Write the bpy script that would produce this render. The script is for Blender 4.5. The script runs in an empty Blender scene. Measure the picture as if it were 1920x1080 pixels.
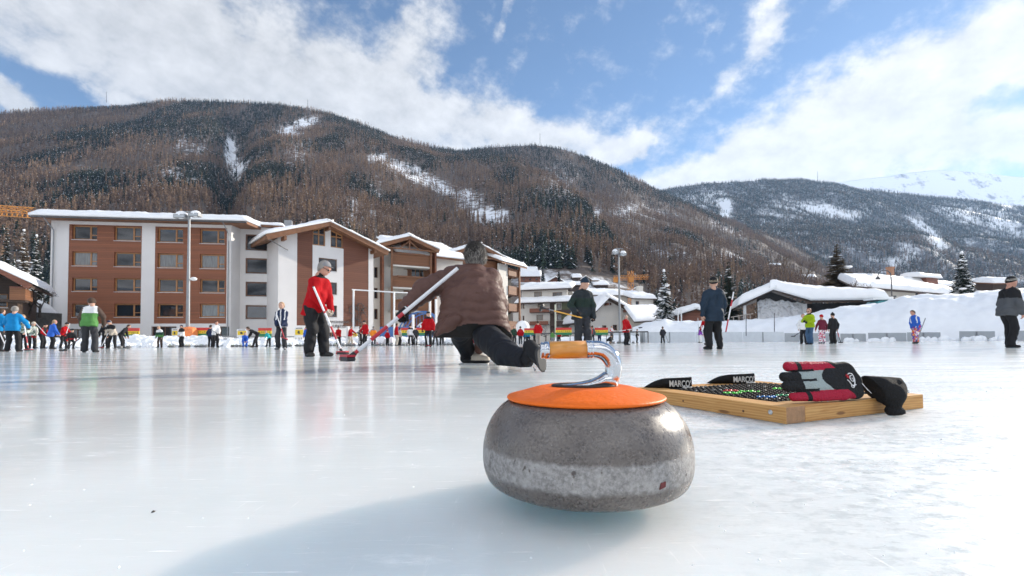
import bpy, math, random
import numpy as np
from mathutils import Vector, Matrix
R = math.radians
SC = bpy.context.scene
COL = SC.collection
# ------------------------------------------------------------------ camera
FPX = 870.0                      # focal length in pixels of a 1920-wide frame
CAMH = 0.22
PITCH, ROLL = 1.7, -0.418
SHY = 101.0/FPX - math.tan(R(PITCH))
cam_d = bpy.data.cameras.new('camera')
cam = bpy.data.objects.new('camera', cam_d); COL.objects.link(cam)
cam_d.sensor_width = 36.0; cam_d.lens = 36.0*FPX/1920.0
cam_d.shift_y = SHY*FPX/1920.0
cam_d.clip_start = 0.02; cam_d.clip_end = 30000
cam.matrix_world = Matrix.Translation((0, 0, CAMH)) @ Matrix.Rotation(R(90+PITCH), 4, 'X') @ Matrix.Rotation(R(ROLL), 4, 'Z')
cam_d.dof.use_dof = True; cam_d.dof.focus_distance = 0.78; cam_d.dof.aperture_fstop = 24.0
SC.camera = cam
CM = cam.matrix_world.to_3x3()
CMI = CM.inverted()

def ray(px, py):
    d = CM @ Vector(((px-960)/FPX, (540-py)/FPX + SHY, -1.0))
    return d / d.y
def at(px, py, Y):
    """world point on the line of sight through a photo pixel, Y metres away along the view"""
    d = ray(px, py)
    return Vector((d.x*Y, Y, CAMH + d.z*Y))
def ground(px, py, z=0.0):
    d = ray(px, py); Y = (z-CAMH)/d.z
    return Vector((d.x*Y, Y, z))
def proj(p):
    q = CMI @ (Vector(p) - Vector((0, 0, CAMH)))
    return 960 + FPX*q.x/-q.z, 540 - FPX*(q.y/-q.z - SHY)

# ------------------------------------------------------------------ light
SUN_AZ, SUN_EL = 58.0, 20.0      # degrees right of the view direction, above the horizon
world = bpy.data.worlds.new('World'); SC.world = world; world.use_nodes = True
wn, wl = world.node_tree.nodes, world.node_tree.links
for n in list(wn): wn.remove(n)
def W(t, **kw):
    n = wn.new(t)
    for k, v in kw.items(): setattr(n, k, v)
    return n
sky = W('ShaderNodeTexSky', sky_type='NISHITA', sun_disc=False)
sky.sun_elevation = R(SUN_EL); sky.sun_rotation = R(SUN_AZ); sky.altitude = 1600
sky.air_density = 1.0; sky.dust_density = 0.3; sky.ozone_density = 3.0
SKY_STRENGTH = 0.094
tc = W('ShaderNodeTexCoord'); sep = W('ShaderNodeSeparateXYZ'); wl.new(tc.outputs['Generated'], sep.inputs[0])
def WM(op, a, b=None, c=None):
    n = W('ShaderNodeMath', operation=op)
    for i, x in enumerate((a, b, c)):
        if x is None: continue
        if isinstance(x, (int, float)): n.inputs[i].default_value = x
        else: wl.new(x, n.inputs[i])
    return n.outputs[0]
azi = WM('ARCTAN2', sep.outputs[0], sep.outputs[1])
ele = WM('ARCSINE', sep.outputs[2])
comb = W('ShaderNodeCombineXYZ'); wl.new(azi, comb.inputs[0]); wl.new(ele, comb.inputs[1])
def ang(px, py):
    d = ray(px, py).normalized()
    return math.atan2(d.x, d.y), math.asin(d.z)
# noise that bends the cloud outlines
nz1 = W('ShaderNodeTexNoise'); nz1.inputs['Scale'].default_value = 5.0; nz1.inputs['Detail'].default_value = 7; nz1.inputs['Roughness'].default_value = 0.6
wl.new(comb.outputs[0], nz1.inputs['Vector'])
vs = W('ShaderNodeVectorMath', operation='SUBTRACT'); wl.new(nz1.outputs['Color'], vs.inputs[0]); vs.inputs[1].default_value = (.5, .5, .5)
vm = W('ShaderNodeVectorMath', operation='MULTIPLY_ADD'); wl.new(vs.outputs[0], vm.inputs[0]); vm.inputs[1].default_value = (.22, .16, 0); wl.new(comb.outputs[0], vm.inputs[2])
# (photo x, photo y, half width, half height, turn, weight): the banks of cloud, each at its own bearing and height
CLOUDS = [(300, 60, 540, 200, 0, 1.15), (520, 170, 260, 60, 14, .8), (785, 90, 60, 150, 24, .75), (680, 170, 130, 70, 20, .6),
          (880, 235, 260, 55, 8, .75), (-10, 192, 70, 36, 35, 1.3), (1000, 262, 150, 40, 0, .45),
          (1170, 268, 75, 26, -22, 1.0), (1440, 60, 75, 45, -52, .50), (1380, 125, 125, 26, -30, .50), (1430, 10, 50, 32, -35, .5), (1345, 45, 26, 12, -50, .35), (945, 10, 40, 16, -30, .45),
          (1480, 270, 290, 78, -14, .85), (1720, 175, 310, 90, -28, .95), (1910, 60, 200, 82, -30, .9), (1720, 290, 440, 60, -6, .75), (1600, 320, 620, 110, 0, .30), (950, 300, 480, 110, 0, .28), (1300, 318, 110, 24, -12, .6),
          (1920, 250, 140, 45, -10, .7), (105, 165, 150, 26, 8, -.75), (1870, 170, 70, 22, -15, -.5)]
tot = None
for px, py, hw, hh, rot, wt in CLOUDS:
    a0, e0 = ang(px, py)
    sa = abs(ang(px+20, py)[0]-ang(px-20, py)[0])/40; se = abs(ang(px, py+20)[1]-ang(px, py-20)[1])/40
    mp = W('ShaderNodeMapping', vector_type='TEXTURE')
    mp.inputs['Location'].default_value = (a0, e0, 0); mp.inputs['Rotation'].default_value = (0, 0, R(-rot)); mp.inputs['Scale'].default_value = (hw*sa, hh*se, 1)
    wl.new(vm.outputs[0], mp.inputs['Vector'])
    ln = W('ShaderNodeVectorMath', operation='LENGTH'); wl.new(mp.outputs[0], ln.inputs[0])
    mr = W('ShaderNodeMapRange', interpolation_type='SMOOTHSTEP'); wl.new(ln.outputs['Value'], mr.inputs['Value'])
    mr.inputs['From Min'].default_value = 1.55; mr.inputs['From Max'].default_value = 0.20; mr.inputs['To Min'].default_value = 0; mr.inputs['To Max'].default_value = wt
    tot = mr.outputs[0] if tot is None else WM('ADD', tot, mr.outputs[0])
# away from the photo's part of the sky: unseen broken cloud, thickened as added fill light
nz2 = W('ShaderNodeTexNoise'); nz2.inputs['Scale'].default_value = 3.2; nz2.inputs['Detail'].default_value = 6; wl.new(tc.outputs['Generated'], nz2.inputs['Vector'])
beh = W('ShaderNodeMapRange', interpolation_type='SMOOTHSTEP'); wl.new(sep.outputs[1], beh.inputs['Value'])
beh.inputs['From Min'].default_value = 0.35; beh.inputs['From Max'].default_value = -0.1; beh.inputs['To Max'].default_value = 1.0
rest = WM('MULTIPLY', beh.outputs[0], WM('MULTIPLY', WM('SUBTRACT', nz2.outputs['Fac'], 0.38), 5.0))
tot = WM('ADD', tot, rest)
nz3 = W('ShaderNodeTexNoise'); nz3.inputs['Scale'].default_value = 14.0; nz3.inputs['Detail'].default_value = 8; nz3.inputs['Roughness'].default_value = 0.62
mpn = W('ShaderNodeMapping'); mpn.inputs['Scale'].default_value = (1.0, 1.5, 1); mpn.inputs['Rotation'].default_value = (0, 0, R(28)); wl.new(comb.outputs[0], mpn.inputs['Vector']); wl.new(mpn.outputs[0], nz3.inputs['Vector'])
dens = WM('ADD', tot, WM('MULTIPLY', WM('SUBTRACT', nz3.outputs['Fac'], 0.5), 2.1))
cov = W('ShaderNodeMapRange', interpolation_type='SMOOTHSTEP'); wl.new(dens, cov.inputs['Value'])
cov.inputs['From Min'].default_value = 0.02; cov.inputs['From Max'].default_value = 1.08; cov.inputs['To Max'].default_value = 0.97
# cloud brightness: whiter towards the sun and at thin bright edges
csun = W('ShaderNodeMapRange', interpolation_type='SMOOTHSTEP'); wl.new(azi, csun.inputs['Value'])
csun.inputs['From Min'].default_value = -0.55; csun.inputs['From Max'].default_value = 0.6; csun.inputs['To Min'].default_value = 0.47; csun.inputs['To Max'].default_value = 0.61
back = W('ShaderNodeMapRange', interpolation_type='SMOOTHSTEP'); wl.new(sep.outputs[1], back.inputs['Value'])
back.inputs['From Min'].default_value = 0.45; back.inputs['From Max'].default_value = -0.2; back.inputs['To Min'].default_value = 0.0; back.inputs['To Max'].default_value = 0.85      # unseen clouds behind the camera, brightness added to lift the shade
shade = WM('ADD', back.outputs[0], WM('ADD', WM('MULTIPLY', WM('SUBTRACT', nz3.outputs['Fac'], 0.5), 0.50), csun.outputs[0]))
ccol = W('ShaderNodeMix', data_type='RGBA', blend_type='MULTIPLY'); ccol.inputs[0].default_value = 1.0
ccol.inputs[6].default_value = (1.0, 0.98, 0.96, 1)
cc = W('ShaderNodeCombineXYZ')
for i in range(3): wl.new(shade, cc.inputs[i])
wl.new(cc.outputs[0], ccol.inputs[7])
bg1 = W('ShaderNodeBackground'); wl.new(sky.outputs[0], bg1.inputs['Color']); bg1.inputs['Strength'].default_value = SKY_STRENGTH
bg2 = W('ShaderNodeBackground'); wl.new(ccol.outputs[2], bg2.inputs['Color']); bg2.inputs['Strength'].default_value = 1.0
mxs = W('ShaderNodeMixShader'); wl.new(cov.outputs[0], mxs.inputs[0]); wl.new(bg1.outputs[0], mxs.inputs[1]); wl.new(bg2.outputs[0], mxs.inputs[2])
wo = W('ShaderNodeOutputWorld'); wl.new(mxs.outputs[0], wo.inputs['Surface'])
sun_d = bpy.data.lights.new('sun', 'SUN'); sun = bpy.data.objects.new('sun', sun_d); COL.objects.link(sun)
sun_d.energy = 5.0; sun_d.angle = R(0.53); sun_d.color = (1.0, 0.91, 0.78)
SD = Vector((math.sin(R(SUN_AZ))*math.cos(R(SUN_EL)), math.cos(R(SUN_AZ))*math.cos(R(SUN_EL)), math.sin(R(SUN_EL))))
sun.rotation_euler = SD.to_track_quat('Z', 'Y').to_euler()
SC.view_settings.view_transform = 'Standard'; SC.view_settings.look = 'None'; SC.view_settings.gamma = 1.0
SC.view_settings.use_curve_mapping = False
SC.view_settings.exposure = 0.71
SC.render.engine = 'CYCLES'
SC.cycles.use_denoising = True
SC.cycles.max_bounces = 6; SC.cycles.diffuse_bounces = 3; SC.cycles.glossy_bounces = 4; SC.cycles.volume_bounces = 1
SC.cycles.sample_clamp_indirect = 6.0; SC.cycles.caustics_reflective = False; SC.cycles.caustics_refractive = False

# ------------------------------------------------------------------ materials
MATS = {}
def mat(name, col=(.5, .5, .5), rough=.6, var=.12, vscale=6.0, bump=0.0, bscale=60.0, metal=0.0, spec=.5, coat=0.0, stretch=(1, 1, 1), dark=None, sheen=0.0, attr=None):
    """a Principled surface whose colour drifts between two tones over a noise, with optional bump"""
    if name in MATS: return MATS[name]
    m = bpy.data.materials.new(name); m.use_nodes = True
    nt = m.node_tree; N, L = nt.nodes, nt.links
    b = N['Principled BSDF']
    b.inputs['Roughness'].default_value = rough; b.inputs['Metallic'].default_value = metal
    b.inputs['Specular IOR Level'].default_value = spec; b.inputs['Coat Weight'].default_value = coat
    if sheen: b.inputs['Sheen Weight'].default_value = sheen
    t = N.new('ShaderNodeTexCoord'); mp = N.new('ShaderNodeMapping'); mp.inputs['Scale'].default_value = stretch
    L.new(t.outputs['Object'], mp.inputs['Vector'])
    nz = N.new('ShaderNodeTexNoise'); nz.inputs['Scale'].default_value = vscale; nz.inputs['Detail'].default_value = 5
    L.new(mp.outputs[0], nz.inputs['Vector'])
    rp = N.new('ShaderNodeValToRGB'); rp.color_ramp.elements[0].position = .3; rp.color_ramp.elements[1].position = .7
    lo = dark if dark else tuple(c*(1-var) for c in col); hi = tuple(min(1, c*(1+var)) for c in col)
    rp.color_ramp.elements[0].color = (*lo, 1); rp.color_ramp.elements[1].color = (*hi, 1)
    L.new(nz.outputs['Fac'], rp.inputs['Fac']); out = rp.outputs['Color']
    if attr:
        at_ = N.new('ShaderNodeAttribute'); at_.attribute_name = attr
        mx = N.new('ShaderNodeMix'); mx.data_type = 'RGBA'; mx.blend_type = 'MULTIPLY'; mx.inputs[0].default_value = 1
        L.new(out, mx.inputs[6]); L.new(at_.outputs['Color'], mx.inputs[7]); out = mx.outputs[2]
    L.new(out, b.inputs['Base Color'])
    if bump:
        n2 = N.new('ShaderNodeTexNoise'); n2.inputs['Scale'].default_value = bscale; n2.inputs['Detail'].default_value = 6
        L.new(mp.outputs[0], n2.inputs['Vector'])
        bp = N.new('ShaderNodeBump'); bp.inputs['Strength'].default_value = bump; bp.inputs['Distance'].default_value = .02
        L.new(n2.outputs['Fac'], bp.inputs['Height']); L.new(bp.outputs[0], b.inputs['Normal'])
    MATS[name] = m
    return m

# ------------------------------------------------------------------ objects, tags
def tag(o, label=None, cat=None, group=None, kind=None):
    if label: o['label'] = label
    if cat: o['category'] = cat
    if group: o['group'] = group
    if kind: o['kind'] = kind
    return o
def thing(name, label, cat, loc=(0, 0, 0), rz=0.0, group=None):
    o = bpy.data.objects.new(name, None); COL.objects.link(o); o.empty_display_size = .2
    o.location = loc; o.rotation_euler = (0, 0, rz)
    return tag(o, label, cat, group)
def link(name, me, mats, parent=None, smooth=False):
    o = bpy.data.objects.new(name, me); COL.objects.link(o)
    for m in (mats if isinstance(mats, (list, tuple)) else [mats]): me.materials.append(m)
    if smooth:
        me.polygons.foreach_set('use_smooth', np.ones(len(me.polygons), dtype=bool))
    if parent: o.parent = parent
    return o
def copy_tree(o, parent=None):
    c = o.copy(); COL.objects.link(c)
    if parent: c.parent = parent
    for ch in list(o.children): copy_tree(ch, c)
    return c

class MB:
    """collects shapes and links them as one mesh"""
    def __init__(s, T=None): s.v = []; s.f = []; s.m = []; s.T = T or Matrix.Identity(4)
    def add(s, vs, fs, mi=0):
        o = len(s.v); s.v += [tuple(s.T @ Vector(p)) for p in vs]
        s.f += [tuple(i+o for i in f) for f in fs]; s.m += [mi]*len(fs)
        return s
    def box(s, x0, x1, y0, y1, z0, z1, mi=0, M=None):
        vs = [(x, y, z) for z in (z0, z1) for y in (y0, y1) for x in (x0, x1)]
        if M: vs = [M @ Vector(p) for p in vs]
        return s.add(vs, [(0, 2, 3, 1), (4, 5, 7, 6), (0, 1, 5, 4), (2, 6, 7, 3), (0, 4, 6, 2), (1, 3, 7, 5)], mi)
    def bar(s, a, b, w, h=None, mi=0, up=(0, 0, 1)):
        a, b = Vector(a), Vector(b); d = (b-a).normalized(); h = h or w
        x = d.cross(Vector(up)); x = x.normalized() if x.length > 1e-4 else Vector((1, 0, 0)); y = x.cross(d)
        vs = [p + x*sx*w/2 + y*sy*h/2 for p in (a, b) for sy in (-1, 1) for sx in (-1, 1)]
        return s.add(vs, [(0, 1, 3, 2), (4, 6, 7, 5), (0, 4, 5, 1), (2, 3, 7, 6), (0, 2, 6, 4), (1, 5, 7, 3)], mi)
    def tube(s, pts, rad, n=8, mi=0, caps=True, sq=None):
        """a tube along pts; rad a number or one per point; sq = (a, b) scale of the section"""
        pts = [Vector(p) for p in pts]; k = len(pts)
        rad = [rad]*k if isinstance(rad, (int, float)) else rad
        d0 = (pts[1]-pts[0]).normalized(); x = d0.orthogonal().normalized()
        if sq: x = d0.cross(Vector((0, 0, 1)));  x = x.normalized() if x.length > 1e-4 else Vector((1, 0, 0))
        vs = []
        for i, p in enumerate(pts):
            d = ((pts[min(i+1, k-1)]-p).normalized() + (p-pts[max(i-1, 0)]).normalized()).normalized()
            x = (x - d*x.dot(d)).normalized(); y = d.cross(x)
            a, b = sq if sq else (1, 1)
            vs += [p + (x*math.cos(2*math.pi*j/n)*a + y*math.sin(2*math.pi*j/n)*b)*rad[i] for j in range(n)]
        fs = [(i*n+j, i*n+(j+1) % n, (i+1)*n+(j+1) % n, (i+1)*n+j) for i in range(k-1) for j in range(n)]
        if caps: fs += [tuple(range(n-1, -1, -1)), tuple((k-1)*n+j for j in range(n))]
        return s.add(vs, fs, mi)
    def lathe(s, prof, n=24, mi=0, M=None, mis=None):
        vs = []; fs = []; k = len(prof)
        for r, z in prof: vs += [Vector((r*math.cos(2*math.pi*j/n), r*math.sin(2*math.pi*j/n), z)) for j in range(n)]
        if M: vs = [M @ p for p in vs]
        for i in range(k-1):
            fs = [(i*n+j, i*n+(j+1) % n, (i+1)*n+(j+1) % n, (i+1)*n+j) for j in range(n)]
            if i == 0: s.add(vs, fs, mis[i] if mis else mi); base = len(s.v)-len(vs)
            else:
                s.f += [tuple(q+base for q in f) for f in fs]; s.m += [mis[i] if mis else mi]*n
        s.f += [tuple(base+j for j in range(n-1, -1, -1)), tuple(base+(k-1)*n+j for j in range(n))]; s.m += [mis[0] if mis else mi, mis[-1] if mis else mi]
        return s
    def prism(s, poly, y0, y1, mi=0, M=None):
        """polygon of (x, z), counter-clockwise seen from -y, pushed from y0 to y1"""
        n = len(poly)
        vs = [Vector((x, y0, z)) for x, z in poly] + [Vector((x, y1, z)) for x, z in poly]
        if M: vs = [M @ p for p in vs]
        return s.add(vs, [tuple(range(n)), tuple(range(2*n-1, n-1, -1))] + [((i+1) % n, i, n+i, n+(i+1) % n) for i in range(n)], mi)
    def ball(s, c, r, n=10, mi=0, M=None):
        rx, ry, rz = (r, r, r) if isinstance(r, (int, float)) else r
        m = n//2+1; c = Vector(c)
        vs = []
        for i in range(m+1):
            t = math.pi*i/m; rr = max(math.sin(t), 1e-4)
            vs += [c + Vector((rx*rr*math.cos(2*math.pi*j/n), ry*rr*math.sin(2*math.pi*j/n), rz*math.cos(t))) for j in range(n)]
        if M: vs = [M @ p for p in vs]
        return s.add(vs, [(i*n+j, (i+1)*n+j, (i+1)*n+(j+1) % n, i*n+(j+1) % n) for i in range(m) for j in range(n)], mi)
    def build(s, name, mats, parent=None, smooth=False):
        me = bpy.data.meshes.new(name); me.from_pydata(s.v, [], s.f)
        me.polygons.foreach_set('material_index', np.array(s.m, dtype=np.int32))
        return link(name, me, mats, parent, smooth)

def np_mesh(name, V, F, mats, mi=None, parent=None, smooth=True):
    """mesh from numpy arrays: V (n,3), F (m,k) with k = 3 or 4"""
    me = bpy.data.meshes.new(name); k = F.shape[1]
    me.vertices.add(len(V)); me.vertices.foreach_set('co', np.ascontiguousarray(V, dtype=np.float32).ravel())
    me.loops.add(F.size); me.loops.foreach_set('vertex_index', np.ascontiguousarray(F, dtype=np.int32).ravel())
    me.polygons.add(len(F)); me.polygons.foreach_set('loop_start', np.arange(0, F.size, k, dtype=np.int32))
    if mi is not None: me.polygons.foreach_set('material_index', np.ascontiguousarray(mi, dtype=np.int32))
    me.update(calc_edges=True)
    return link(name, me, mats, parent, smooth)

# smooth value noise on arrays, for terrain and snow
def vnoise(x, y, seed=0):
    x = np.asarray(x, dtype=np.float64); y = np.asarray(y, dtype=np.float64)
    xi = np.floor(x).astype(np.int64); yi = np.floor(y).astype(np.int64); fx = x-xi; fy = y-yi
    fx = fx*fx*(3-2*fx); fy = fy*fy*(3-2*fy)
    def h(a, b):
        n = (a*374761393 + b*668265263 + seed*974711) & 0x7fffffff
        n = ((n ^ (n >> 13))*1274126177) & 0x7fffffff
        return ((n ^ (n >> 16)) & 0xffff)/65535.0
    return (h(xi, yi)*(1-fx)+h(xi+1, yi)*fx)*(1-fy) + (h(xi, yi+1)*(1-fx)+h(xi+1, yi+1)*fx)*fy
def fbm(x, y, o=4, seed=0):
    t = 0; a = .5
    for i in range(o): t = t + a*vnoise(x*2**i, y*2**i, seed+i*17); a *= .5
    return t/(1-.5**o)

# ------------------------------------------------------------------ smooth solids: blended limbs turned into one skin
def cap(a, b, ra, rb=None, m=0, q=0.0, k=None):
    return (np.array(a, dtype=np.float32), np.array(b, dtype=np.float32), ra, ra if rb is None else rb, m, q, k)
def sdf_mesh(prims, vox, k=.03, cuts=(), wrinkle=0.0, seed=0):
    """blend the tapered limbs in prims, cut with planes (point, outward normal), return verts, quads, material per face"""
    lo = np.min([np.minimum(p[0], p[1])-max(p[2], p[3]) for p in prims], axis=0)-3*vox
    hi = np.max([np.maximum(p[0], p[1])+max(p[2], p[3]) for p in prims], axis=0)+3*vox
    n = np.ceil((hi-lo)/vox).astype(int)+1
    ax = [lo[i]+vox*np.arange(n[i], dtype=np.float32) for i in range(3)]
    G = np.stack(np.meshgrid(*ax, indexing='ij'), axis=-1)
    D = None
    def pd(P, p):
        a, b, ra, rb, m, q, kk = p
        ba = b-a; l2 = max(float(ba@ba), 1e-9)
        h = np.clip(((P-a)@ba)/l2, 0, 1)
        d = np.linalg.norm(P-a-h[..., None]*ba, axis=-1)-(ra+(rb-ra)*h)
        if q: d = d-.024*np.sqrt(np.abs(np.sin(h*(math.sqrt(l2)/q)*math.pi+.35*np.sin(P[..., 0]*11+P[..., 2]*5)+.2*np.sin(P[..., 0]*29+1))))
        return d
    for p in prims:
        d = pd(G, p); kk = p[6] or k
        if D is None: D = d
        else:
            h = np.clip(.5+.5*(d-D)/kk, 0, 1); D = d*(1-h)+D*h-kk*h*(1-h)
    if wrinkle:
        rs = np.random.RandomState(seed+5)
        for fr, am in ((9, .45), (15, .55), (27, .38)):
            w = rs.normal(size=(3, 3)); w = w/np.linalg.norm(w, axis=1)[:, None]*fr*(.8+.4*rs.rand(3)[:, None]); ph = rs.rand(3)*6.3
            wv = np.sin(G@w[0].astype(np.float32)+ph[0]+1.7*np.sin(G@w[1].astype(np.float32)*.6+ph[1]))
            if fr > 9: wv = .8-1.6*np.abs(wv)                  # sharp creases
            D = D+wrinkle*am*wv*np.cos(G@w[2].astype(np.float32)*.7+ph[2])
    for pt, nr in cuts:
        nr = np.array(Vector(nr).normalized(), dtype=np.float32)
        D = np.maximum(D, (G-np.array(pt, dtype=np.float32))@nr)
    I = D < 0
    c = [(i, j, l) for i in (0, 1) for j in (0, 1) for l in (0, 1)]
    s = lambda A, o: A[o[0]:A.shape[0]-1+o[0], o[1]:A.shape[1]-1+o[1], o[2]:A.shape[2]-1+o[2]]
    cnt = sum(s(I, o).astype(np.int8) for o in c); act = (cnt > 0) & (cnt < 8)
    idx = np.argwhere(act)
    pos = np.zeros((len(idx), 3), dtype=np.float32); num = np.zeros(len(idx), dtype=np.float32)
    for i, o1 in enumerate(c):
        for o2 in c[i+1:]:
            if sum(abs(u-v) for u, v in zip(o1, o2)) != 1: continue
            d1 = D[idx[:, 0]+o1[0], idx[:, 1]+o1[1], idx[:, 2]+o1[2]]; d2 = D[idx[:, 0]+o2[0], idx[:, 1]+o2[1], idx[:, 2]+o2[2]]
            x = (d1 < 0) != (d2 < 0)
            t = np.where(x, d1/np.where(x, d1-d2, 1), 0)
            e = np.array(o1, dtype=np.float32)+t[:, None]*(np.array(o2)-np.array(o1)).astype(np.float32)
            pos += np.where(x[:, None], e, 0); num += x
    V = lo+vox*(idx+pos/num[:, None])
    vid = -np.ones(act.shape, dtype=np.int64); vid[act] = np.arange(len(idx))
    Q = []
    for a in range(3):
        b, d = (a+1) % 3, (a+2) % 3
        A = np.moveaxis(I, (a, b, d), (0, 1, 2)); X = A[:-1] != A[1:]; X = X[:, 1:-1, 1:-1]
        e = np.argwhere(X)
        if not len(e): continue
        vv = np.moveaxis(vid, (a, b, d), (0, 1, 2))
        i, j, l = e[:, 0], e[:, 1]+1, e[:, 2]+1
        q = np.stack([vv[i, j-1, l-1], vv[i, j, l-1], vv[i, j, l], vv[i, j-1, l]], axis=1)
        fl = ~A[i, j, l]
        q[fl] = q[fl][:, ::-1]
        Q.append(q)
    F = np.concatenate(Q); F = F[(F >= 0).all(axis=1)]
    C = V[F].mean(axis=1)
    dd = np.stack([pd(C, p) for p in prims]); mi = np.array([p[4] for p in prims])[dd.argmin(axis=0)]
    return V, F, mi
# ================================================================== SETTING
def structure(o): return tag(o, kind='structure')
# ---- ice: milky sheet with polished lanes, scratches and frosted patches
def ice_material():
    m = bpy.data.materials.new('ice'); m.use_nodes = True; nt = m.node_tree; N, L = nt.nodes, nt.links
    b = N['Principled BSDF']; t = N.new('ShaderNodeTexCoord')
    def mp(scale, rot=0, loc=(0, 0, 0)):
        n = N.new('ShaderNodeMapping'); n.inputs['Scale'].default_value = scale; n.inputs['Rotation'].default_value = (0, 0, R(rot)); n.inputs['Location'].default_value = loc
        L.new(t.outputs['Object'], n.inputs['Vector']); return n.outputs[0]
    def nz(v, s, d=5, r=.55):
        n = N.new('ShaderNodeTexNoise'); n.inputs['Scale'].default_value = s; n.inputs['Detail'].default_value = d; n.inputs['Roughness'].default_value = r
        L.new(v, n.inputs['Vector']); return n.outputs['Fac']
    def mr(v, a, b_, c=0, d=1):
        n = N.new('ShaderNodeMapRange'); n.interpolation_type = 'SMOOTHSTEP'; L.new(v, n.inputs['Value'])
        for k, x in zip(('From Min', 'From Max', 'To Min', 'To Max'), (a, b_, c, d)): n.inputs[k].default_value = x
        return n.outputs[0]
    def ma(op, a, b_=None):
        n = N.new('ShaderNodeMath'); n.operation = op; n.use_clamp = op == 'ADD'
        for i, x in enumerate((a, b_)):
            if x is None: continue
            if isinstance(x, (int, float)): n.inputs[i].default_value = x
            else: L.new(x, n.inputs[i])
        return n.outputs[0]
    big = nz(mp((1, 1, 1)), 1.1, 6)                                   # broad cloudiness
    patch = mr(nz(mp((.8, 1.8, 1), 18), 4.6, 10, .74), .55, .74)       # frosted smears
    scr = mr(nz(mp((1.6, 34, 1), 14), 6.0, 6, .66), .59, .70)          # long thin scratches
    scr2 = mr(nz(mp((26, 1.8, 1), 33), 5.0, 6, .66), .62, .72)
    fleck = mr(nz(mp((1, 1.4, 1)), 60, 5, .75), .64, .76)              # loose ice crumbs
    # near the tray the surface is pebbled and frosted
    geo = N.new('ShaderNodeSeparateXYZ'); L.new(t.outputs['Object'], geo.inputs[0])
    rough_zone = ma('MULTIPLY', mr(geo.outputs[0], .05, .7), mr(geo.outputs[1], 9.0, .7))
    peb = mr(nz(mp((1, 1.3, 1), 20), 34, 10, .80), .42, .66)
    frost = ma('MULTIPLY', rough_zone, peb)
    white = ma('ADD', ma('ADD', ma('MULTIPLY', patch, .75), ma('MULTIPLY', scr, .85)), ma('ADD', ma('MULTIPLY', scr2, .4), ma('MULTIPLY', fleck, ma('ADD', .15, ma('MULTIPLY', rough_zone, .5)))))
    white = ma('ADD', white, ma('MULTIPLY', frost, .45))
    base = N.new('ShaderNodeValToRGB'); base.color_ramp.elements[0].position = .32; base.color_ramp.elements[1].position = .68
    base.color_ramp.elements[0].color = (.64, .685, .69, 1); base.color_ramp.elements[1].color = (.78, .805, .805, 1); L.new(big, base.inputs['Fac'])
    mx = N.new('ShaderNodeMix'); mx.data_type = 'RGBA'; L.new(white, mx.inputs[0]); L.new(base.outputs[0], mx.inputs[6]); mx.inputs[7].default_value = (.95, .955, .95, 1)
    # grey crumbs and melt spots among the frost
    spot = ma('MULTIPLY', rough_zone, mr(nz(mp((1, 1.5, 1), 10), 26, 9, .78), .52, .40))
    m2 = N.new('ShaderNodeMix'); m2.data_type = 'RGBA'; L.new(ma('MULTIPLY', spot, .75), m2.inputs[0]); L.new(mx.outputs[2], m2.inputs[6]); m2.inputs[7].default_value = (.40, .44, .45, 1)
    L.new(m2.outputs[2], b.inputs['Base Color'])
    rgh = ma('ADD', ma('ADD', mr(nz(mp((.35, 2.6, 1), 4), 2.0, 5), .35, .7, .06, .17), ma('MULTIPLY', white, .22)), ma('MULTIPLY', rough_zone, .16))
    L.new(rgh, b.inputs['Roughness'])
    b.inputs['IOR'].default_value = 1.31; L.new(ma('SUBTRACT', .5, ma('MULTIPLY', rough_zone, .34)), b.inputs['Specular IOR Level'])
    b.inputs['Subsurface Weight'].default_value = 1.0; b.inputs['Subsurface Radius'].default_value = (.7, .9, 1.0); b.inputs['Subsurface Scale'].default_value = .40
    hgt = ma('ADD', ma('MULTIPLY', nz(mp((.5, 2.0, 1), 6), 9.0, 6, .6), .25), ma('MULTIPLY', white, .12))
    hgt = ma('ADD', hgt, ma('MULTIPLY', frost, .40))
    bp = N.new('ShaderNodeBump'); bp.inputs['Strength'].default_value = .22; bp.inputs['Distance'].default_value = .012
    L.new(hgt, bp.inputs['Height']); L.new(bp.outputs[0], b.inputs['Normal'])
    return m
ICE = ice_material()
def grid_sheet(name, xs, ys, zf, m, smooth=True):
    X, Y = np.meshgrid(xs, ys); Z = zf(X, Y)
    V = np.stack([X, Y, Z], -1).reshape(-1, 3); nx, ny = len(xs), len(ys)
    i = (np.arange(ny-1)[:, None]*nx+np.arange(nx-1)[None]).ravel()
    return np_mesh(name, V, np.stack([i, i+1, i+nx+1, i+nx], 1), m, smooth=smooth)
structure(grid_sheet('ice', np.array([-60, -20, -5, 5, 20, 60.]), np.array([-12, -4, 0, 4, 12, 40, 68.]), lambda X, Y: X*0, ICE))
SNOW = mat('snow', (.84, .86, .88), .55, .04, 1.2, .35, 5.0)
SNOWR = mat('roof_snow', (.86, .87, .88), .55, .03, .8, .3, 2.5)
GSNOW = mat('trodden_snow', (.78, .80, .83), .6, .07, .6, .4, 3.0)
structure(grid_sheet('ground', np.linspace(-9000, 9000, 25), np.linspace(-9000, 9000, 25), lambda X, Y: X*0-.06, GSNOW))

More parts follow.
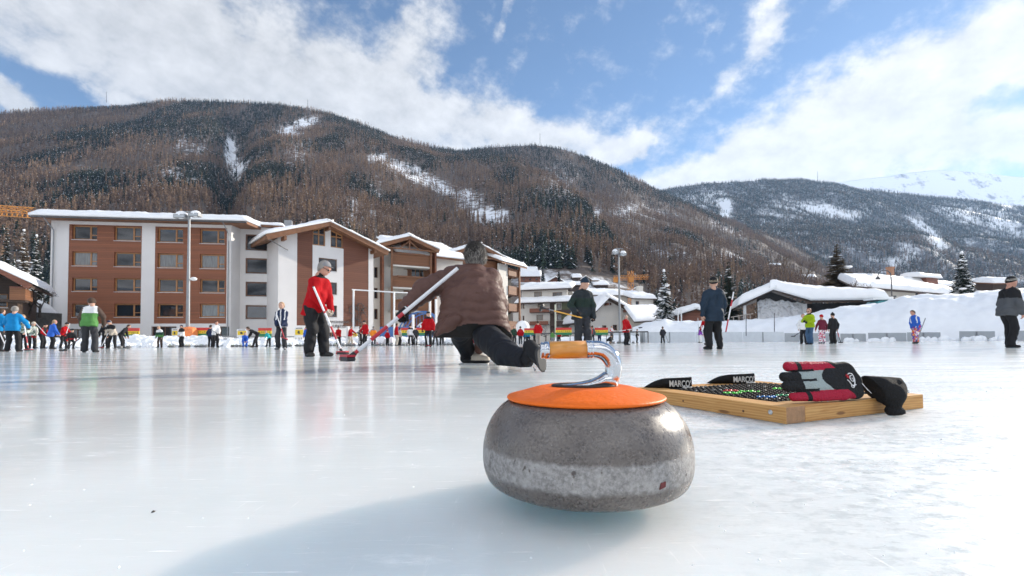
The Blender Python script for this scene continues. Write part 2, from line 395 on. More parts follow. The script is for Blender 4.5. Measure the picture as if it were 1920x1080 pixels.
# ---- hillside behind the village
def smooth_interp(px, xs, ys):
    return np.interp(px, xs, ys)
RX = [-900, -400, 0, 60, 160, 240, 300, 420, 520, 620, 690, 740, 800, 865, 940, 1010, 1060, 1110, 1160, 1240, 1320, 1400, 1470, 1540, 1620, 1720, 1850, 2200, 2700]
RYv = [330, 250, 208, 203, 198, 194, 183, 185, 190, 209, 233, 253, 270, 280, 271, 268, 276, 294, 314, 355, 392, 424, 450, 478, 508, 535, 560, 600, 620]
def horizon_y(px): return 641-(px-960)*math.tan(R(.418))
def ridge_tan(px): return (horizon_y(px)-smooth_interp(px, RX, RYv))/FPX
def foot_d(px): return np.interp(px, [-900, 0, 420, 900, 1100, 1300, 1600, 2700], [170, 170, 175, 150, 130, 170, 230, 260])
def ridge_d(px): return np.interp(px, [-900, 0, 420, 900, 1300, 1700, 2700], [1200, 1150, 1250, 1300, 1400, 1500, 1600])
def hill_z(px, Y):
    f, r = foot_d(px), ridge_d(px); t = np.clip((Y-f)/(r-f), 0, None); tt = np.minimum(t, 1)
    z1 = ridge_tan(px)*r
    X = (px-960)/FPX*Y
    env = np.clip(tt*6, 0, 1)*np.clip((1-tt)*5, 0, 1)
    lum = (fbm(X/260+9, Y/330, 4, 3)-.5)*75*env + (fbm(X/70, Y/120, 3, 8)-.5)*22*env
    gul = -38*np.exp(-((px-(430+ (tt-.5)*40))/26)**2)*env
    fold = -55*np.clip((px-(905+ (1-tt)*330))/60, 0, 1)*np.clip((1310-px)/260, 0, 1)*env
    z = z1*tt**1.22 + lum + gul + fold
    return np.where(t > 1, z1-(Y-r)*.55, z)
pxs = np.arange(-900, 2704, 9.0); tt = np.concatenate([np.linspace(0, 1, 130)**1.4, [1.06, 1.2, 1.5]])
PX, TT = np.meshgrid(pxs, tt); YY = foot_d(PX)-25+(ridge_d(PX)-foot_d(PX)+25)*TT
ZZ = hill_z(PX, YY); XX = (PX-960)/FPX*YY
def hill_material(name, ground, snow, lo, hi, s1, s2):
    m = bpy.data.materials.new(name); m.use_nodes = True; nt = m.node_tree; N, L = nt.nodes, nt.links
    b = N['Principled BSDF']; b.inputs['Roughness'].default_value = .8
    t = N.new('ShaderNodeTexCoord')
    n1 = N.new('ShaderNodeTexNoise'); n1.inputs['Scale'].default_value = s1; n1.inputs['Detail'].default_value = 8; n1.inputs['Roughness'].default_value = .7
    L.new(t.outputs['Object'], n1.inputs['Vector'])
    mr = N.new('ShaderNodeMapRange'); mr.inputs['From Min'].default_value = lo; mr.inputs['From Max'].default_value = hi; 
    ao = N.new('ShaderNodeAttribute'); ao.attribute_name = 'open'
    md = N.new('ShaderNodeMath'); md.operation = 'MULTIPLY_ADD'; L.new(ao.outputs['Fac'], md.inputs[0]); md.inputs[1].default_value = .35; L.new(n1.outputs['Fac'], md.inputs[2])
    L.new(md.outputs[0], mr.inputs['Value'])
    mx = N.new('ShaderNodeMix'); mx.data_type = 'RGBA'; L.new(mr.outputs[0], mx.inputs[0]); mx.inputs[6].default_value = (*ground, 1); mx.inputs[7].default_value = (*snow, 1)
    L.new(mx.outputs[2], b.inputs['Base Color'])
    n2 = N.new('ShaderNodeTexNoise'); n2.inputs['Scale'].default_value = s2; n2.inputs['Detail'].default_value = 6; L.new(t.outputs['Object'], n2.inputs['Vector'])
    bp = N.new('ShaderNodeBump'); bp.inputs['Strength'].default_value = .7; bp.inputs['Distance'].default_value = 3.0; L.new(n2.outputs['Fac'], bp.inputs['Height']); L.new(bp.outputs[0], b.inputs['Normal'])
    return m
HILLM = hill_material('hill_snow_and_shaded_ground', (.11, .085, .07), (.80, .82, .85), .60, .80, .09, .08)  # dark tone: undergrowth, plus forest floor shade put into the colour
V = np.stack([XX, YY, ZZ], -1).reshape(-1, 3); nx = len(pxs); i = (np.arange(len(tt)-1)[:, None]*nx+np.arange(nx-1)[None]).ravel()
def open_ground(o, P, Yv, Zv):
    """marks where the slope lies open and white instead of under trees"""
    pyv = horizon_y(P)-Zv/Yv*FPX
    a = o.data.attributes.new('open', 'FLOAT', 'POINT'); a.data.foreach_set('value', np.clip(clearing(P, pyv), 0, 1).astype(np.float32).ravel())
    return o

# ---- forest: every tree its own little spire of branches, set down on the slope
def tree_shape(kind, n, rs):
    """unit-high tree as loose triangles: (k,3,3), material (0 larch twig, 1 needles, 2 snow, 3 bark)"""
    T = []; M = []
    for a in (0, 2.1, 4.2):
        w = .012; T.append([(w*math.cos(a), w*math.sin(a), 0), (w*math.cos(a+2.1), w*math.sin(a+2.1), 0), (0, 0, .97)]); M.append(3)
    if kind == 'larch':
        for q in range(n):
            h = .22+.76*rs.rand()**.9; r = ((1-h)**.65*.125+.012)*(.35+.75*rs.rand()); a = rs.rand()*6.283
            c = np.array([math.cos(a), math.sin(a), 0]); s = np.array([-math.sin(a), math.cos(a), 0])
            p = c*r*.15+np.array([0, 0, h]); e = c*r*1.1+np.array([0, 0, h+.02+.05*rs.rand()])
            w = (.012+.012*rs.rand())*(90/n)**.5; up = np.array([0, 0, 1.0])*(.5+rs.rand())+s*rs.normal()*.8
            T.append([p+up*w, p-up*w, e]); M.append(2 if rs.rand() < .02 else 0)
    else:
        q = 0; nt = max(4, int(math.sqrt(n/1.6))); per = max(3, n//nt)
        for t in range(nt):
            h = .06+.9*t/nt; r = (1-h)**.85*.165+.015
            for k in range(per):
                a = 6.283*k/per+t*1.3+rs.rand()*.5; rr = r*(.65+.5*rs.rand()); dw = .42*(6/per)**.6
                T.append([(0, 0, h+.10*(1.3-h)), (rr*math.cos(a-dw), rr*math.sin(a-dw), h-.02-.03*rs.rand()), (rr*math.cos(a+dw), rr*math.sin(a+dw), h-.02-.03*rs.rand())])
                M.append(2 if rs.rand() < .06 else 1)
    return np.array(T, dtype=np.float32), np.array(M)
def scatter(name, pts, hts, kinds, tint, nfaces, mats, seed):
    rs = np.random.RandomState(seed); VV = []; MM = []; CC = []
    for kd in ('larch', 'spruce'):
        for v in range(5):
            T, Mi = tree_shape(kd, nfaces, rs)
            sel = np.where((kinds == (0 if kd == 'larch' else 1)) & (np.arange(len(pts)) % 5 == v))[0]
            if not len(sel): continue
            a = rs.rand(len(sel))*6.283; sw = hts[sel]*(.8+.5*rs.rand(len(sel)))*(1.0 if kd == 'larch' else 1.05)
            ca, sa = np.cos(a)[:, None], np.sin(a)[:, None]; P = T.reshape(-1, 3)
            x = (P[None, :, 0]*ca-P[None, :, 1]*sa)*sw[:, None]+pts[sel, 0:1]
            y = (P[None, :, 0]*sa+P[None, :, 1]*ca)*sw[:, None]+pts[sel, 1:2]
            z = P[None, :, 2]*hts[sel][:, None]+pts[sel, 2:3]-.6
            VV.append(np.stack([x, y, z], -1).reshape(-1, 3).astype(np.float32)); MM.append(np.tile(Mi, len(sel))); CC.append(np.repeat(tint[sel], len(Mi)))
    return np.concatenate(VV), np.concatenate(MM), np.concatenate(CC)
def forest(name, groups, mats):
    V = np.concatenate([g[0] for g in groups]); M = np.concatenate([g[1] for g in groups]); C = np.concatenate([g[2] for g in groups])
    o = np_mesh(name, V, np.arange(len(V)).reshape(-1, 3), mats, M, smooth=False)
    at_ = o.data.attributes.new('tint', 'FLOAT_COLOR', 'FACE')
    c4 = np.ones((len(C), 4), dtype=np.float32); c4[:, :3] = C[:, None]; c4[:, 2] *= np.clip(1.35-.35*C, .6, 1.2); at_.data.foreach_set('color', c4.ravel())
    return tag(o, kind='stuff')
FM = [mat('larch_twigs', (.235, .160, .116), .9, .25, .15, attr='tint', spec=.1), mat('fir_needles', (.030, .042, .034), .85, .35, .2, attr='tint', spec=.15), mat('snow_on_branches', (.75, .77, .8), .6, .05, 3), mat('bark', (.15, .11, .085), .9, .2, 1)]
# clearings on the slope: photo x, y, half width, half height, turn, how bare
CLEAR = [(430, 285, 13, 46, -6, 1.0), (447, 315, 16, 22, 0, .95), (565, 228, 36, 12, -18, .95), (540, 240, 26, 14, 0, .9), (770, 320, 60, 16, 22, .9), (820, 345, 45, 14, 25, .8), (918, 402, 40, 18, 8, 1.0), (880, 370, 30, 22, 30, .7), (710, 292, 26, 9, 0, .8),
         (350, 270, 42, 30, 30, .45), (560, 280, 30, 30, 0, .45), (660, 400, 14, 50, 0, .6), (700, 370, 12, 50, 0, .5), (1122, 402, 9, 18, 0, .85), (1180, 395, 40, 18, 0, .5), (1050, 345, 40, 50, 0, .28), (1240, 400, 60, 20, 10, .3), (1360, 425, 50, 8, 25, .6), (1370, 480, 40, 14, 10, .5),
         (340, 330, 60, 14, 20, .6), (1010, 520, 60, 16, 0, 1), (1100, 535, 60, 16, 0, 1), (60, 560, 50, 70, 0, 1), (1260, 475, 40, 10, 0, .6)]
def clearing(px, py):
    b = np.zeros_like(px)
    for cx, cy, w, h, rot, k in CLEAR:
        c, s = math.cos(R(rot)), math.sin(R(rot)); dx, dy = px-cx, py-cy
        u, v = (dx*c+dy*s)/w, (-dx*s+dy*c)/h
        b = np.maximum(b, k*np.clip(1.4-1.0*np.sqrt(u*u+v*v), 0, 1))
    return np.clip(b*(.30+1.35*fbm(px/12, py/6, 3, 77)), 0, 1)
structure(open_ground(np_mesh('hills', np.stack([XX, YY, ZZ], -1).reshape(-1, 3), np.stack([i, i+1, i+nx+1, i+nx], 1), HILLM), PX, YY, ZZ))
rs = np.random.RandomState(11)
NT = 98000
px = rs.uniform(-260, 1960, NT); f, r = foot_d(px), ridge_d(px)+25
Y = np.sqrt(rs.rand(NT)*(r*r-f*f)+f*f)
z = hill_z(px, np.minimum(Y, ridge_d(px))); X = (px-960)/FPX*Y
py = horizon_y(px)-z/Y*FPX
keep = rs.rand(NT) > clearing(px, py)+.0
keep &= ~((px > 930) & (px < 1240) & (Y < 290)) & ~((px > 1240) & (Y < 300) & (rs.rand(NT) < .5))
keep &= rs.rand(NT) > .35*(fbm(X/60, Y/60, 3, 21) < .42)
px, py, X, Y, z = px[keep], py[keep], X[keep], Y[keep], z[keep]; n = len(px)
pd_ = fbm(X/90+3, Y/150, 4, 5)                               # where the firs stand among the larches
top = np.clip((Y-foot_d(px))/(ridge_d(px)-foot_d(px)), 0, 1)
pf = np.clip((pd_-.50)*5+.20+.5*np.clip(top-.75, 0, 1)*2+.15*np.exp(-((px-1050)/130)**2)*(top > .5)+.3*np.exp(-((px-480)/110)**2), .04, .95)
kinds = (rs.rand(n) < pf).astype(int)
hts = (10.0+8.5*rs.rand(n))*np.where(kinds == 1, .92, 1.05)*np.interp(Y, [150, 400, 1200], [1.15, 1.0, .82])
tint = .62+.75*rs.rand(n)*(.6+.8*fbm(X/40, Y/40, 2, 9))
P3 = np.stack([X, Y, z], -1)
GR = []
for lo, hi, nf, sd in ((0, 330, 120, 1), (330, 620, 60, 2), (620, 5000, 26, 3)):
    s_ = (Y >= lo) & (Y < hi)
    if s_.any(): GR.append(scatter('t', P3[s_], hts[s_], kinds[s_], tint[s_], nf, FM, sd))
forest('forest', GR, FM)

# ---- the wooded mountain across the valley and the white alp behind it
def mountain(name, xs, rys, d0, d1, pw, amp, m, step=8, sc=1.0, seed=4, clear=False):
    pxs = np.arange(xs[0], xs[-1]+1, step); tt = np.concatenate([np.linspace(0, 1, 70), [1.05, 1.3]])
    PX, TT = np.meshgrid(pxs, tt); Y = d0+(d1-d0)*TT
    def zf(P, Y):
        t = (Y-d0)/(d1-d0); tt = np.clip(t, 0, 1); z1 = (horizon_y(P)-np.interp(P, xs, rys))/FPX*d1; X = (P-960)/FPX*Y
        env = np.clip(tt*6, 0, 1)*np.clip((1-tt)*5+.12, 0, 1)
        z = z1*tt**pw+((fbm(X/(430*sc), Y/(500*sc), 4, seed)-.5)*amp+(fbm(X/(110*sc), Y/(200*sc), 3, seed+2)-.5)*amp*.35)*env
        return np.where(t > 1, z1-(Y-d1)*.5, z)
    Z = zf(PX, Y); V = np.stack([(PX-960)/FPX*Y, Y, Z], -1).reshape(-1, 3); nx = len(pxs); i = (np.arange(len(tt)-1)[:, None]*nx+np.arange(nx-1)[None]).ravel()
    o = np_mesh(name, V, np.stack([i, i+1, i+nx+1, i+nx], 1), m); structure(o)
    if clear: open_ground(o, PX, Y, Z)
    return zf
MID = hill_material('far_slope', (.13, .13, .14), (.80, .82, .85), .50, .70, .02, .02)
MX, MY = [1120, 1200, 1260, 1330, 1390, 1440, 1500, 1550, 1600, 1660, 1720, 1800, 1880, 1960, 2100, 2400], [385, 362, 350, 341, 336, 334, 335, 341, 350, 356, 362, 370, 380, 388, 400, 430]
MCL = [(1363, 385, 12, 28, -8, 1.0), (1340, 370, 10, 14, 0, .7), (1550, 392, 50, 12, 12, .9), (1600, 402, 30, 9, 0, .6), (1745, 430, 45, 9, 38, .9), (1765, 455, 14, 22, -12, .9), (1830, 400, 60, 18, 10, .6), (1890, 410, 50, 30, 20, .6), (1680, 492, 16, 9, 0, .8), (1700, 470, 20, 24, 0, .4), (1470, 400, 40, 40, 0, .3), (1330, 372, 60, 12, 0, .4)]
CLEAR, keepc = MCL, CLEAR
mz = mountain('mountain', MX, MY, 700, 2600, 1.25, 190, MID, clear=True)
rs = np.random.RandomState(5); NM = 105000
px = rs.uniform(1140, 2150, NM); Y = np.sqrt(rs.rand(NM)*(2600**2-1100**2)+1100**2); X = (px-960)/FPX*Y; z = mz(px, Y); py = horizon_y(px)-z/Y*FPX
keep = (rs.rand(NM) > clearing(px, py)) & (rs.rand(NM) > .55*(fbm(X/75, Y/130, 3, 31) < .47)); CLEAR = keepc
px, py, X, Y, z = px[keep], py[keep], X[keep], Y[keep], z[keep]; n = len(px)
kinds = (rs.rand(n) < np.where(Y < 1500, .45, .8)).astype(int); hts = 13+9*rs.rand(n); tint = .7+.6*rs.rand(n)
forest('far_forest', [scatter('t', np.stack([X, Y, z], -1), hts, kinds, tint, 11, FM, 8)], FM)
ALP = hill_material('alp_snow', (.26, .26, .29), (.80, .82, .86), .34, .44, .006, .006)
mountain('snow_mountain', [1380, 1480, 1560, 1620, 1680, 1720, 1760, 1800, 1850, 1900, 1960, 2100, 2500], [372, 350, 342, 333, 327, 320, 316, 317, 321, 327, 333, 352, 420], 3250, 4300, 1.0, 110, ALP, 8, 2.0, 14)
# the valley side behind the photographer, which the panes and the chrome mirror
az = np.linspace(R(82), R(285), 90); rr = np.concatenate([[260], np.linspace(400, 1300, 20)]); AZ, RR = np.meshgrid(az, rr)
X, Y = np.sin(AZ)*RR, np.cos(AZ)*RR
Z = -1+np.clip((RR-300)/1000, 0, 1)**1.1*(430+170*np.sin(AZ*3.1))*np.clip((AZ-R(80))/R(30), 0, 1)*np.clip((R(288)-AZ)/R(20), 0, 1)+fbm(X/200, Y/200, 4, 6)*40
nx = len(az); i = (np.arange(len(rr)-1)[:, None]*nx+np.arange(nx-1)[None]).ravel()
structure(np_mesh('hills', np.stack([X, Y, Z], -1).reshape(-1, 3), np.stack([i, i+1, i+nx+1, i+nx], 1), hill_material('valley_side', (.04, .038, .035), (.80, .82, .85), .45, .53, .03, .03)))
# ================================================================== BUILDINGS
PLAST = mat('plaster_white', (.66, .635, .62), .8, .04, .5, .1, 30)
PLASTW = mat('plaster_warm', (.62, .59, .54), .85, .06, .5, .15, 20)
def planks(name, col, per=6.0, vertical=False, var=.25):
    """boarding with thin dark joints and board-to-board tone changes"""
    if name in MATS: return MATS[name]
    m = bpy.data.materials.new(name); m.use_nodes = True; N, L = m.node_tree.nodes, m.node_tree.links; b = N['Principled BSDF']; b.inputs['Roughness'].default_value = .65
    t = N.new('ShaderNodeTexCoord'); sp = N.new('ShaderNodeSeparateXYZ'); L.new(t.outputs['Object'], sp.inputs[0])
    mu = N.new('ShaderNodeMath'); mu.operation = 'MULTIPLY'; L.new(sp.outputs[0 if vertical else 2], mu.inputs[0]); mu.inputs[1].default_value = per
    fl = N.new('ShaderNodeMath'); fl.operation = 'FLOOR'; L.new(mu.outputs[0], fl.inputs[0])
    wn_ = N.new('ShaderNodeTexWhiteNoise'); wn_.noise_dimensions = '1D'; L.new(fl.outputs[0], wn_.inputs['W'])
    fr = N.new('ShaderNodeMath'); fr.operation = 'FRACT'; L.new(mu.outputs[0], fr.inputs[0])
    lt = N.new('ShaderNodeMath'); lt.operation = 'GREATER_THAN'; L.new(fr.outputs[0], lt.inputs[0]); lt.inputs[1].default_value = .08
    nz = N.new('ShaderNodeTexNoise'); nz.inputs['Scale'].default_value = 2.0; nz.inputs['Detail'].default_value = 6
    mp = N.new('ShaderNodeMapping'); mp.inputs['Scale'].default_value = (9, 9, .6) if vertical else (.5, .5, 9); L.new(t.outputs['Object'], mp.inputs[0]); L.new(mp.outputs[0], nz.inputs[0])
    ad = N.new('ShaderNodeMath'); ad.operation = 'ADD'; L.new(wn_.outputs['Value'], ad.inputs[0]); L.new(nz.outputs['Fac'], ad.inputs[1])
    mr = N.new('ShaderNodeMapRange'); mr.inputs['From Max'].default_value = 1.7; mr.inputs['To Min'].default_value = 1-var; mr.inputs['To Max'].default_value = 1+var; L.new(ad.outputs[0], mr.inputs[0])
    m2 = N.new('ShaderNodeMath'); m2.operation = 'MULTIPLY'; L.new(mr.outputs[0], m2.inputs[0])
    m3 = N.new('ShaderNodeMapRange'); m3.inputs['To Min'].default_value = .45; L.new(lt.outputs[0], m3.inputs[0]); L.new(m3.outputs[0], m2.inputs[1])
    vm_ = N.new('ShaderNodeVectorMath'); vm_.operation = 'SCALE'; vm_.inputs[0].default_value = col; L.new(m2.outputs[0], vm_.inputs['Scale']); L.new(vm_.outputs[0], b.inputs['Base Color'])
    MATS[name] = m; return m
CLAD = planks('cedar_boarding', (.21, .072, .032), 5.0)
CLADV = planks('dark_board_panel', (.145, .052, .027), 4.0, False, .2)
BALW = planks('balcony_boards', (.185, .078, .034), 5.5)
DARKW = planks('old_dark_timber', (.055, .034, .024), 4.5)
CHAL = planks('chalet_timber', (.20, .075, .045), 4.0)
EAVE = mat('eave_timber', (.19, .085, .040), .7, .2, 2.0)
FRAMEW = mat('window_frame_wood', (.36, .17, .065), .5, .15, 4)
FRAMED = mat('window_frame_dark', (.17, .085, .05), .55, .15, 4)
GLASS = mat('window_glass', (.018, .022, .028), .04, .2, 1.5, spec=1.0)
CURT = mat('curtained_glass', (.15, .155, .155), .12, .35, 3.0, spec=1.0, stretch=(6, 6, .4))
SILL = mat('sill_metal', (.55, .55, .56), .4, .05, 5)
METAL = mat('grey_metal', (.26, .27, .28), .5, .08, 3, metal=.3)
DGREY = mat('gutter_dark', (.07, .07, .075), .45, .15, 3)
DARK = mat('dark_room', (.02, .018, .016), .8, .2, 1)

class House:
    """a building in its own frame: u along the front, v into the depth, z up; pixels of the photo are read off its planes"""
    def __init__(s, name, label, cat, o, ang_, group=None):
        s.o = Vector((o[0], o[1], 0)); s.a = ang_
        s.root = thing(name, label, cat, s.o, ang_, group); s.M = Matrix.Translation(s.o) @ Matrix.Rotation(ang_, 4, 'Z'); s.I = s.M.inverted()
    @classmethod
    def between(cls, name, label, cat, pa, Ya, pb, Yb, group=None):
        a, b = at(pa, 600, Ya), at(pb, 600, Yb); d = b-a
        h = cls(name, label, cat, a, math.atan2(d.y, d.x), group); h.w = Vector((d.x, d.y)).length; return h
    def uz(s, px, py, v=0.0):
        o = s.I @ Vector((0, 0, CAMH)); d = s.I.to_3x3() @ ray(px, py); t = (v-o.y)/d.y; p = o+d*t
        return p.x, p.z
    def part(s, name, mb, m, smooth=False, parent=None): return mb.build(name, m, parent or s.root, smooth)
    def wall(s, u0, u1, z0, z1, holes=(), v=0.0, th=.25, m=None, name='wall', side=None, gable=None):
        """wall sheet of real thickness with openings (u0,u1,z0,z1)"""
        m = m or PLAST; mb = MB()
        us = sorted({u0, u1} | {h[0] for h in holes} | {h[1] for h in holes}); zs = sorted({z0, z1} | {h[2] for h in holes} | {h[3] for h in holes})
        us = [x for x in us if u0 <= x <= u1]; zs = [x for x in zs if z0 <= x <= z1]
        solid = lambda x, z: not any(h[0] < x < h[1] and h[2] < z < h[3] for h in holes)
        nu, nz_ = len(us)-1, len(zs)-1
        S = [[solid((us[i]+us[i+1])/2, (zs[j]+zs[j+1])/2) for j in range(nz_)] for i in range(nu)]
        g = lambda i, j: 0 <= i < nu and 0 <= j < nz_ and S[i][j]
        for i in range(nu):
            for j in range(nz_):
                if not S[i][j]: continue
                a, b, c, d = us[i], us[i+1], zs[j], zs[j+1]
                mb.add([(a, v, c), (b, v, c), (b, v, d), (a, v, d)], [(0, 1, 2, 3)]); mb.add([(a, v+th, c), (b, v+th, c), (b, v+th, d), (a, v+th, d)], [(3, 2, 1, 0)])
                if not g(i-1, j): mb.add([(a, v, c), (a, v, d), (a, v+th, d), (a, v+th, c)], [(0, 1, 2, 3)])
                if not g(i+1, j): mb.add([(b, v, c), (b, v+th, c), (b, v+th, d), (b, v, d)], [(0, 1, 2, 3)])
                if not g(i, j-1): mb.add([(a, v, c), (a, v+th, c), (b, v+th, c), (b, v, c)], [(0, 1, 2, 3)])
                if not g(i, j+1): mb.add([(a, v, d), (b, v, d), (b, v+th, d), (a, v+th, d)], [(0, 1, 2, 3)])
        if gable:                                             # triangle on top: (u apex, z apex)
            mb.prism([(u0, z1), (u1, z1), gable], v, v+th)
        return s.part(name, mb, m)
    def window(s, u0, u1, z0, z1, v=0.0, split=None, fm=None, pane=None, rec=.14, mull=(), sill=True, fw=.09):
        fm = fm or FRAMEW; f = MB(); a, b = v+rec-.05, v+rec+.04
        f.box(u0, u0+fw, a, b, z0, z1); f.box(u1-fw, u1, a, b, z0, z1); f.box(u0+fw, u1-fw, a, b, z1-fw, z1); f.box(u0+fw, u1-fw, a, b, z0, z0+fw)
        if split:
            us = u0+(u1-u0)*split; f.box(us-fw*.6, us+fw*.6, a-.003, b, z0+fw, z1-fw); zt = z0+(z1-z0)*.34; f.box(us+fw*.6, u1-fw, a-.002, b-.003, zt-fw*.35, zt+fw*.35)
        for q in mull: um = u0+(u1-u0)*q; f.box(um-fw*.4, um+fw*.4, a-.003, b, z0+fw, z1-fw)
        w = s.part('window', f, fm)
        w_ = MB().box(u0+fw*.5, u1-fw*.5, v+rec+.005, v+rec+.03, z0+fw*.5, z1-fw*.5).build('pane', pane or GLASS, w)
        if sill: MB().box(u0-.03, u1+.03, v-.05, v+rec-.06, z0-.06, z0-.005).build('sill', SILL, w)
        return w
    def px_window(s, x0, x1, y0, y1, v=0.0, **kw):
        """opening read off the photo: returns the hole, and adds the window"""
        ua, zb = s.uz(x0, y1, v); ub, zt = s.uz(x1, y0, v); s.window(ua, ub, zb, zt, v, **kw); return (ua, ub, zb, zt)
    def snow(s, c, th=.6, seed=0, n=(30, 14), parent=None, name='roof_snow', over=.12, lump=.25):
        """snow lying on a sloped quad c = [p00, p10, p11, p01] with rounded edges"""
        c = [Vector(p) for p in c]
        U, Vv = np.meshgrid(np.linspace(0, 1, n[0]+1), np.linspace(0, 1, n[1]+1)); lu = max((c[1]-c[0]).length, (c[2]-c[3]).length); lv = (c[3]-c[0]).length
        P = sum(np.array(p)[None, None]*w[..., None] for p, w in zip(c, ((1-U)*(1-Vv), U*(1-Vv), U*Vv, (1-U)*Vv)))
        cen = P.mean(axis=(0, 1)); P = cen+(P-cen)*np.array([1+2*over/max(lu, 1), 1+2*over/max(lv, 1), 1])
        e = np.minimum(np.minimum(U, 1-U)*lu, np.minimum(Vv, 1-Vv)*lv)/(th*.9+.05); e = np.clip(e, 0, 1)
        top = th*(.28+.72*np.sqrt(1-(1-e)**2))*(1+lump*(fbm(P[..., 0]*.55+seed*7, P[..., 1]*.55+P[..., 2]*.3, 4, seed)-.5)*2+.26*(fbm(P[..., 0]*2.3+seed, P[..., 1]*2.3+P[..., 2], 3, seed+4)-.5))
        B = P.copy(); B[..., 2] += .02; T = P.copy(); T[..., 2] += top
        nu, nv = n[0]+1, n[1]+1; V = np.concatenate([T.reshape(-1, 3), B.reshape(-1, 3)]); k = nu*nv
        i = (np.arange(nv-1)[:, None]*nu+np.arange(nu-1)[None]).ravel(); F = [np.stack([i, i+1, i+nu+1, i+nu], 1), np.stack([i+k, i+nu+k, i+nu+1+k, i+1+k], 1)]
        ring = list(range(nu))+[nu-1+nu*j for j in range(1, nv)]+[k-1-j for j in range(1, nu)]+[nu*(nv-1-j) for j in range(1, nv)]; ring = ring[:2*(nu+nv)-4]
        r = np.array(ring); r2 = np.roll(r, -1); F.append(np.stack([r, r+k, r2+k, r2], 1))
        return np_mesh(name, V, np.concatenate(F), SNOWR, None, parent or s.root)
    def slab(s, c, th, m=None, name='roof', parent=None):
        """roof plate through four points, thickness downwards"""
        c = [Vector(p) for p in c]; d = Vector((0, 0, -th))
        return s.part(name, MB().add(c+[p+d for p in c], [(0, 1, 2, 3), (7, 6, 5, 4), (0, 4, 5, 1), (1, 5, 6, 2), (2, 6, 7, 3), (3, 7, 4, 0)]), m or EAVE, parent=parent)
    def gable_roof(s, ul, ur, zl, zr, ua, za, v0, v1, th=.35, sn=.6, m=None, seed=0):
        """two pitches meeting at a ridge that runs into the depth"""
        a = s.slab([(ul, v0, zl), (ua, v0, za), (ua, v1, za), (ul, v1, zl)], th, m); b = s.slab([(ua, v0, za), (ur, v0, zr), (ur, v1, zr), (ua, v1, za)], th, m)
        e = .10
        s.snow([(ul-e, v0-.06, zl), (ua+.25, v0-.06, za), (ua+.25, v1, za), (ul-e, v1, zl)], sn, seed, parent=a); s.snow([(ua-.25, v0-.06, za), (ur+e, v0-.06, zr), (ur+e, v1, zr), (ua-.25, v1, za)], sn, seed+1, parent=b)
        return a, b

# ---- four-storey block with boarded window bays
A = House.between('apartment_block', 'white four storey apartment block with two bays of brown boarding and a flat snowy roof', 'building', 92, 52, 432, 54.7)
u = lambda x, y=500: A.uz(x, y)[0]
zt = A.uz(260, 414)[1]; holes = []
bays = [(u(128), u(265)), (u(290), u(425))]; zb0, zb1 = A.uz(200, 607)[1], A.uz(200, 422)[1]
cols = [(134.5, 182), (213.5, 264), (295, 343.5), (374.5, 421.5)]
rowsL = [(423, 448.5), (472, 498), (521, 546), (569.5, 594.5)]
wh = [[], []]
k = 0
for ci, (x0, x1) in enumerate(cols):
    for ri in range(4):
        y0, y1 = rowsL[ri]; dy = (0, 2.2, 5.2, 7.6)[ci]*(1-ri*.32)
        pn = CURT if (ci*4+ri) in (1, 9, 13, 15) else GLASS
        ua, zb = A.uz(x0, y1+dy); ub, z1_ = A.uz(x1, y0+dy)
        A.window(ua, ub, zb, z1_, .03, split=.70, pane=pn, rec=.26, fw=.13); wh[ci//2].append((ua, ub, zb, z1_))
for b, h in zip(bays, wh):
    A.wall(b[0], b[1], zb0, zb1, h, .03, .4, CLAD, 'boarded_bay')
    for q in h:                                                # darker boarded reveal strip left of each window, seen as a vertical joint
        pass
base_w = [(128, 156, 617, 634), (283, 331, 612, 634), (394, 430, 612, 636)]
bh = [A.px_window(a, b, c, d, fm=FRAMED, rec=.3, mull=(.5,)) for a, b, c, d in base_w]
A.wall(0, A.w, -.06, zt, [(b[0], b[1], zb0, zb1) for b in bays]+bh, 0, .45)
MB().box(.0, A.w, 11.9, 12.3, -.06, zt).box(.0, .4, .45, 11.9, -.06, zt).box(A.w-.4, A.w, .45, 11.9, -.06, zt).build('wall', PLAST, A.root)
uL, zL = A.uz(57, 405, -1.2); uR, zR = A.uz(437, 417, -1.2)
zE = (zL+zR)/2
rf = A.slab([(uL, -1.2, zE+.12), (uR+1.5, -1.2, zE+.12), (A.w+2.6, 13, zE+1.1), (uL, 13, zE+1.1)], .3, EAVE)
A.snow([(uL, -1.25, zE+.12), (uR+1.5, -1.25, zE+.12), (A.w+2.6, 13, zE+1.1), (uL, 13, zE+1.1)], .85, 3, (60, 20), rf, lump=.12)
MB().tube([(uL, -1.32, zE-.02), (uR+1.5, -1.32, zE-.02)], .09, 8).build('gutter', DGREY, rf)
for ux in (.35, A.w-.25):
    MB().tube([(ux-.15, -1.3, zE-.05), (ux-.05, -.9, zE-.5), (ux, -.14, zE-1.2), (ux, -.14, 1.0)], .06, 8).build('downpipe', METAL, A.root)

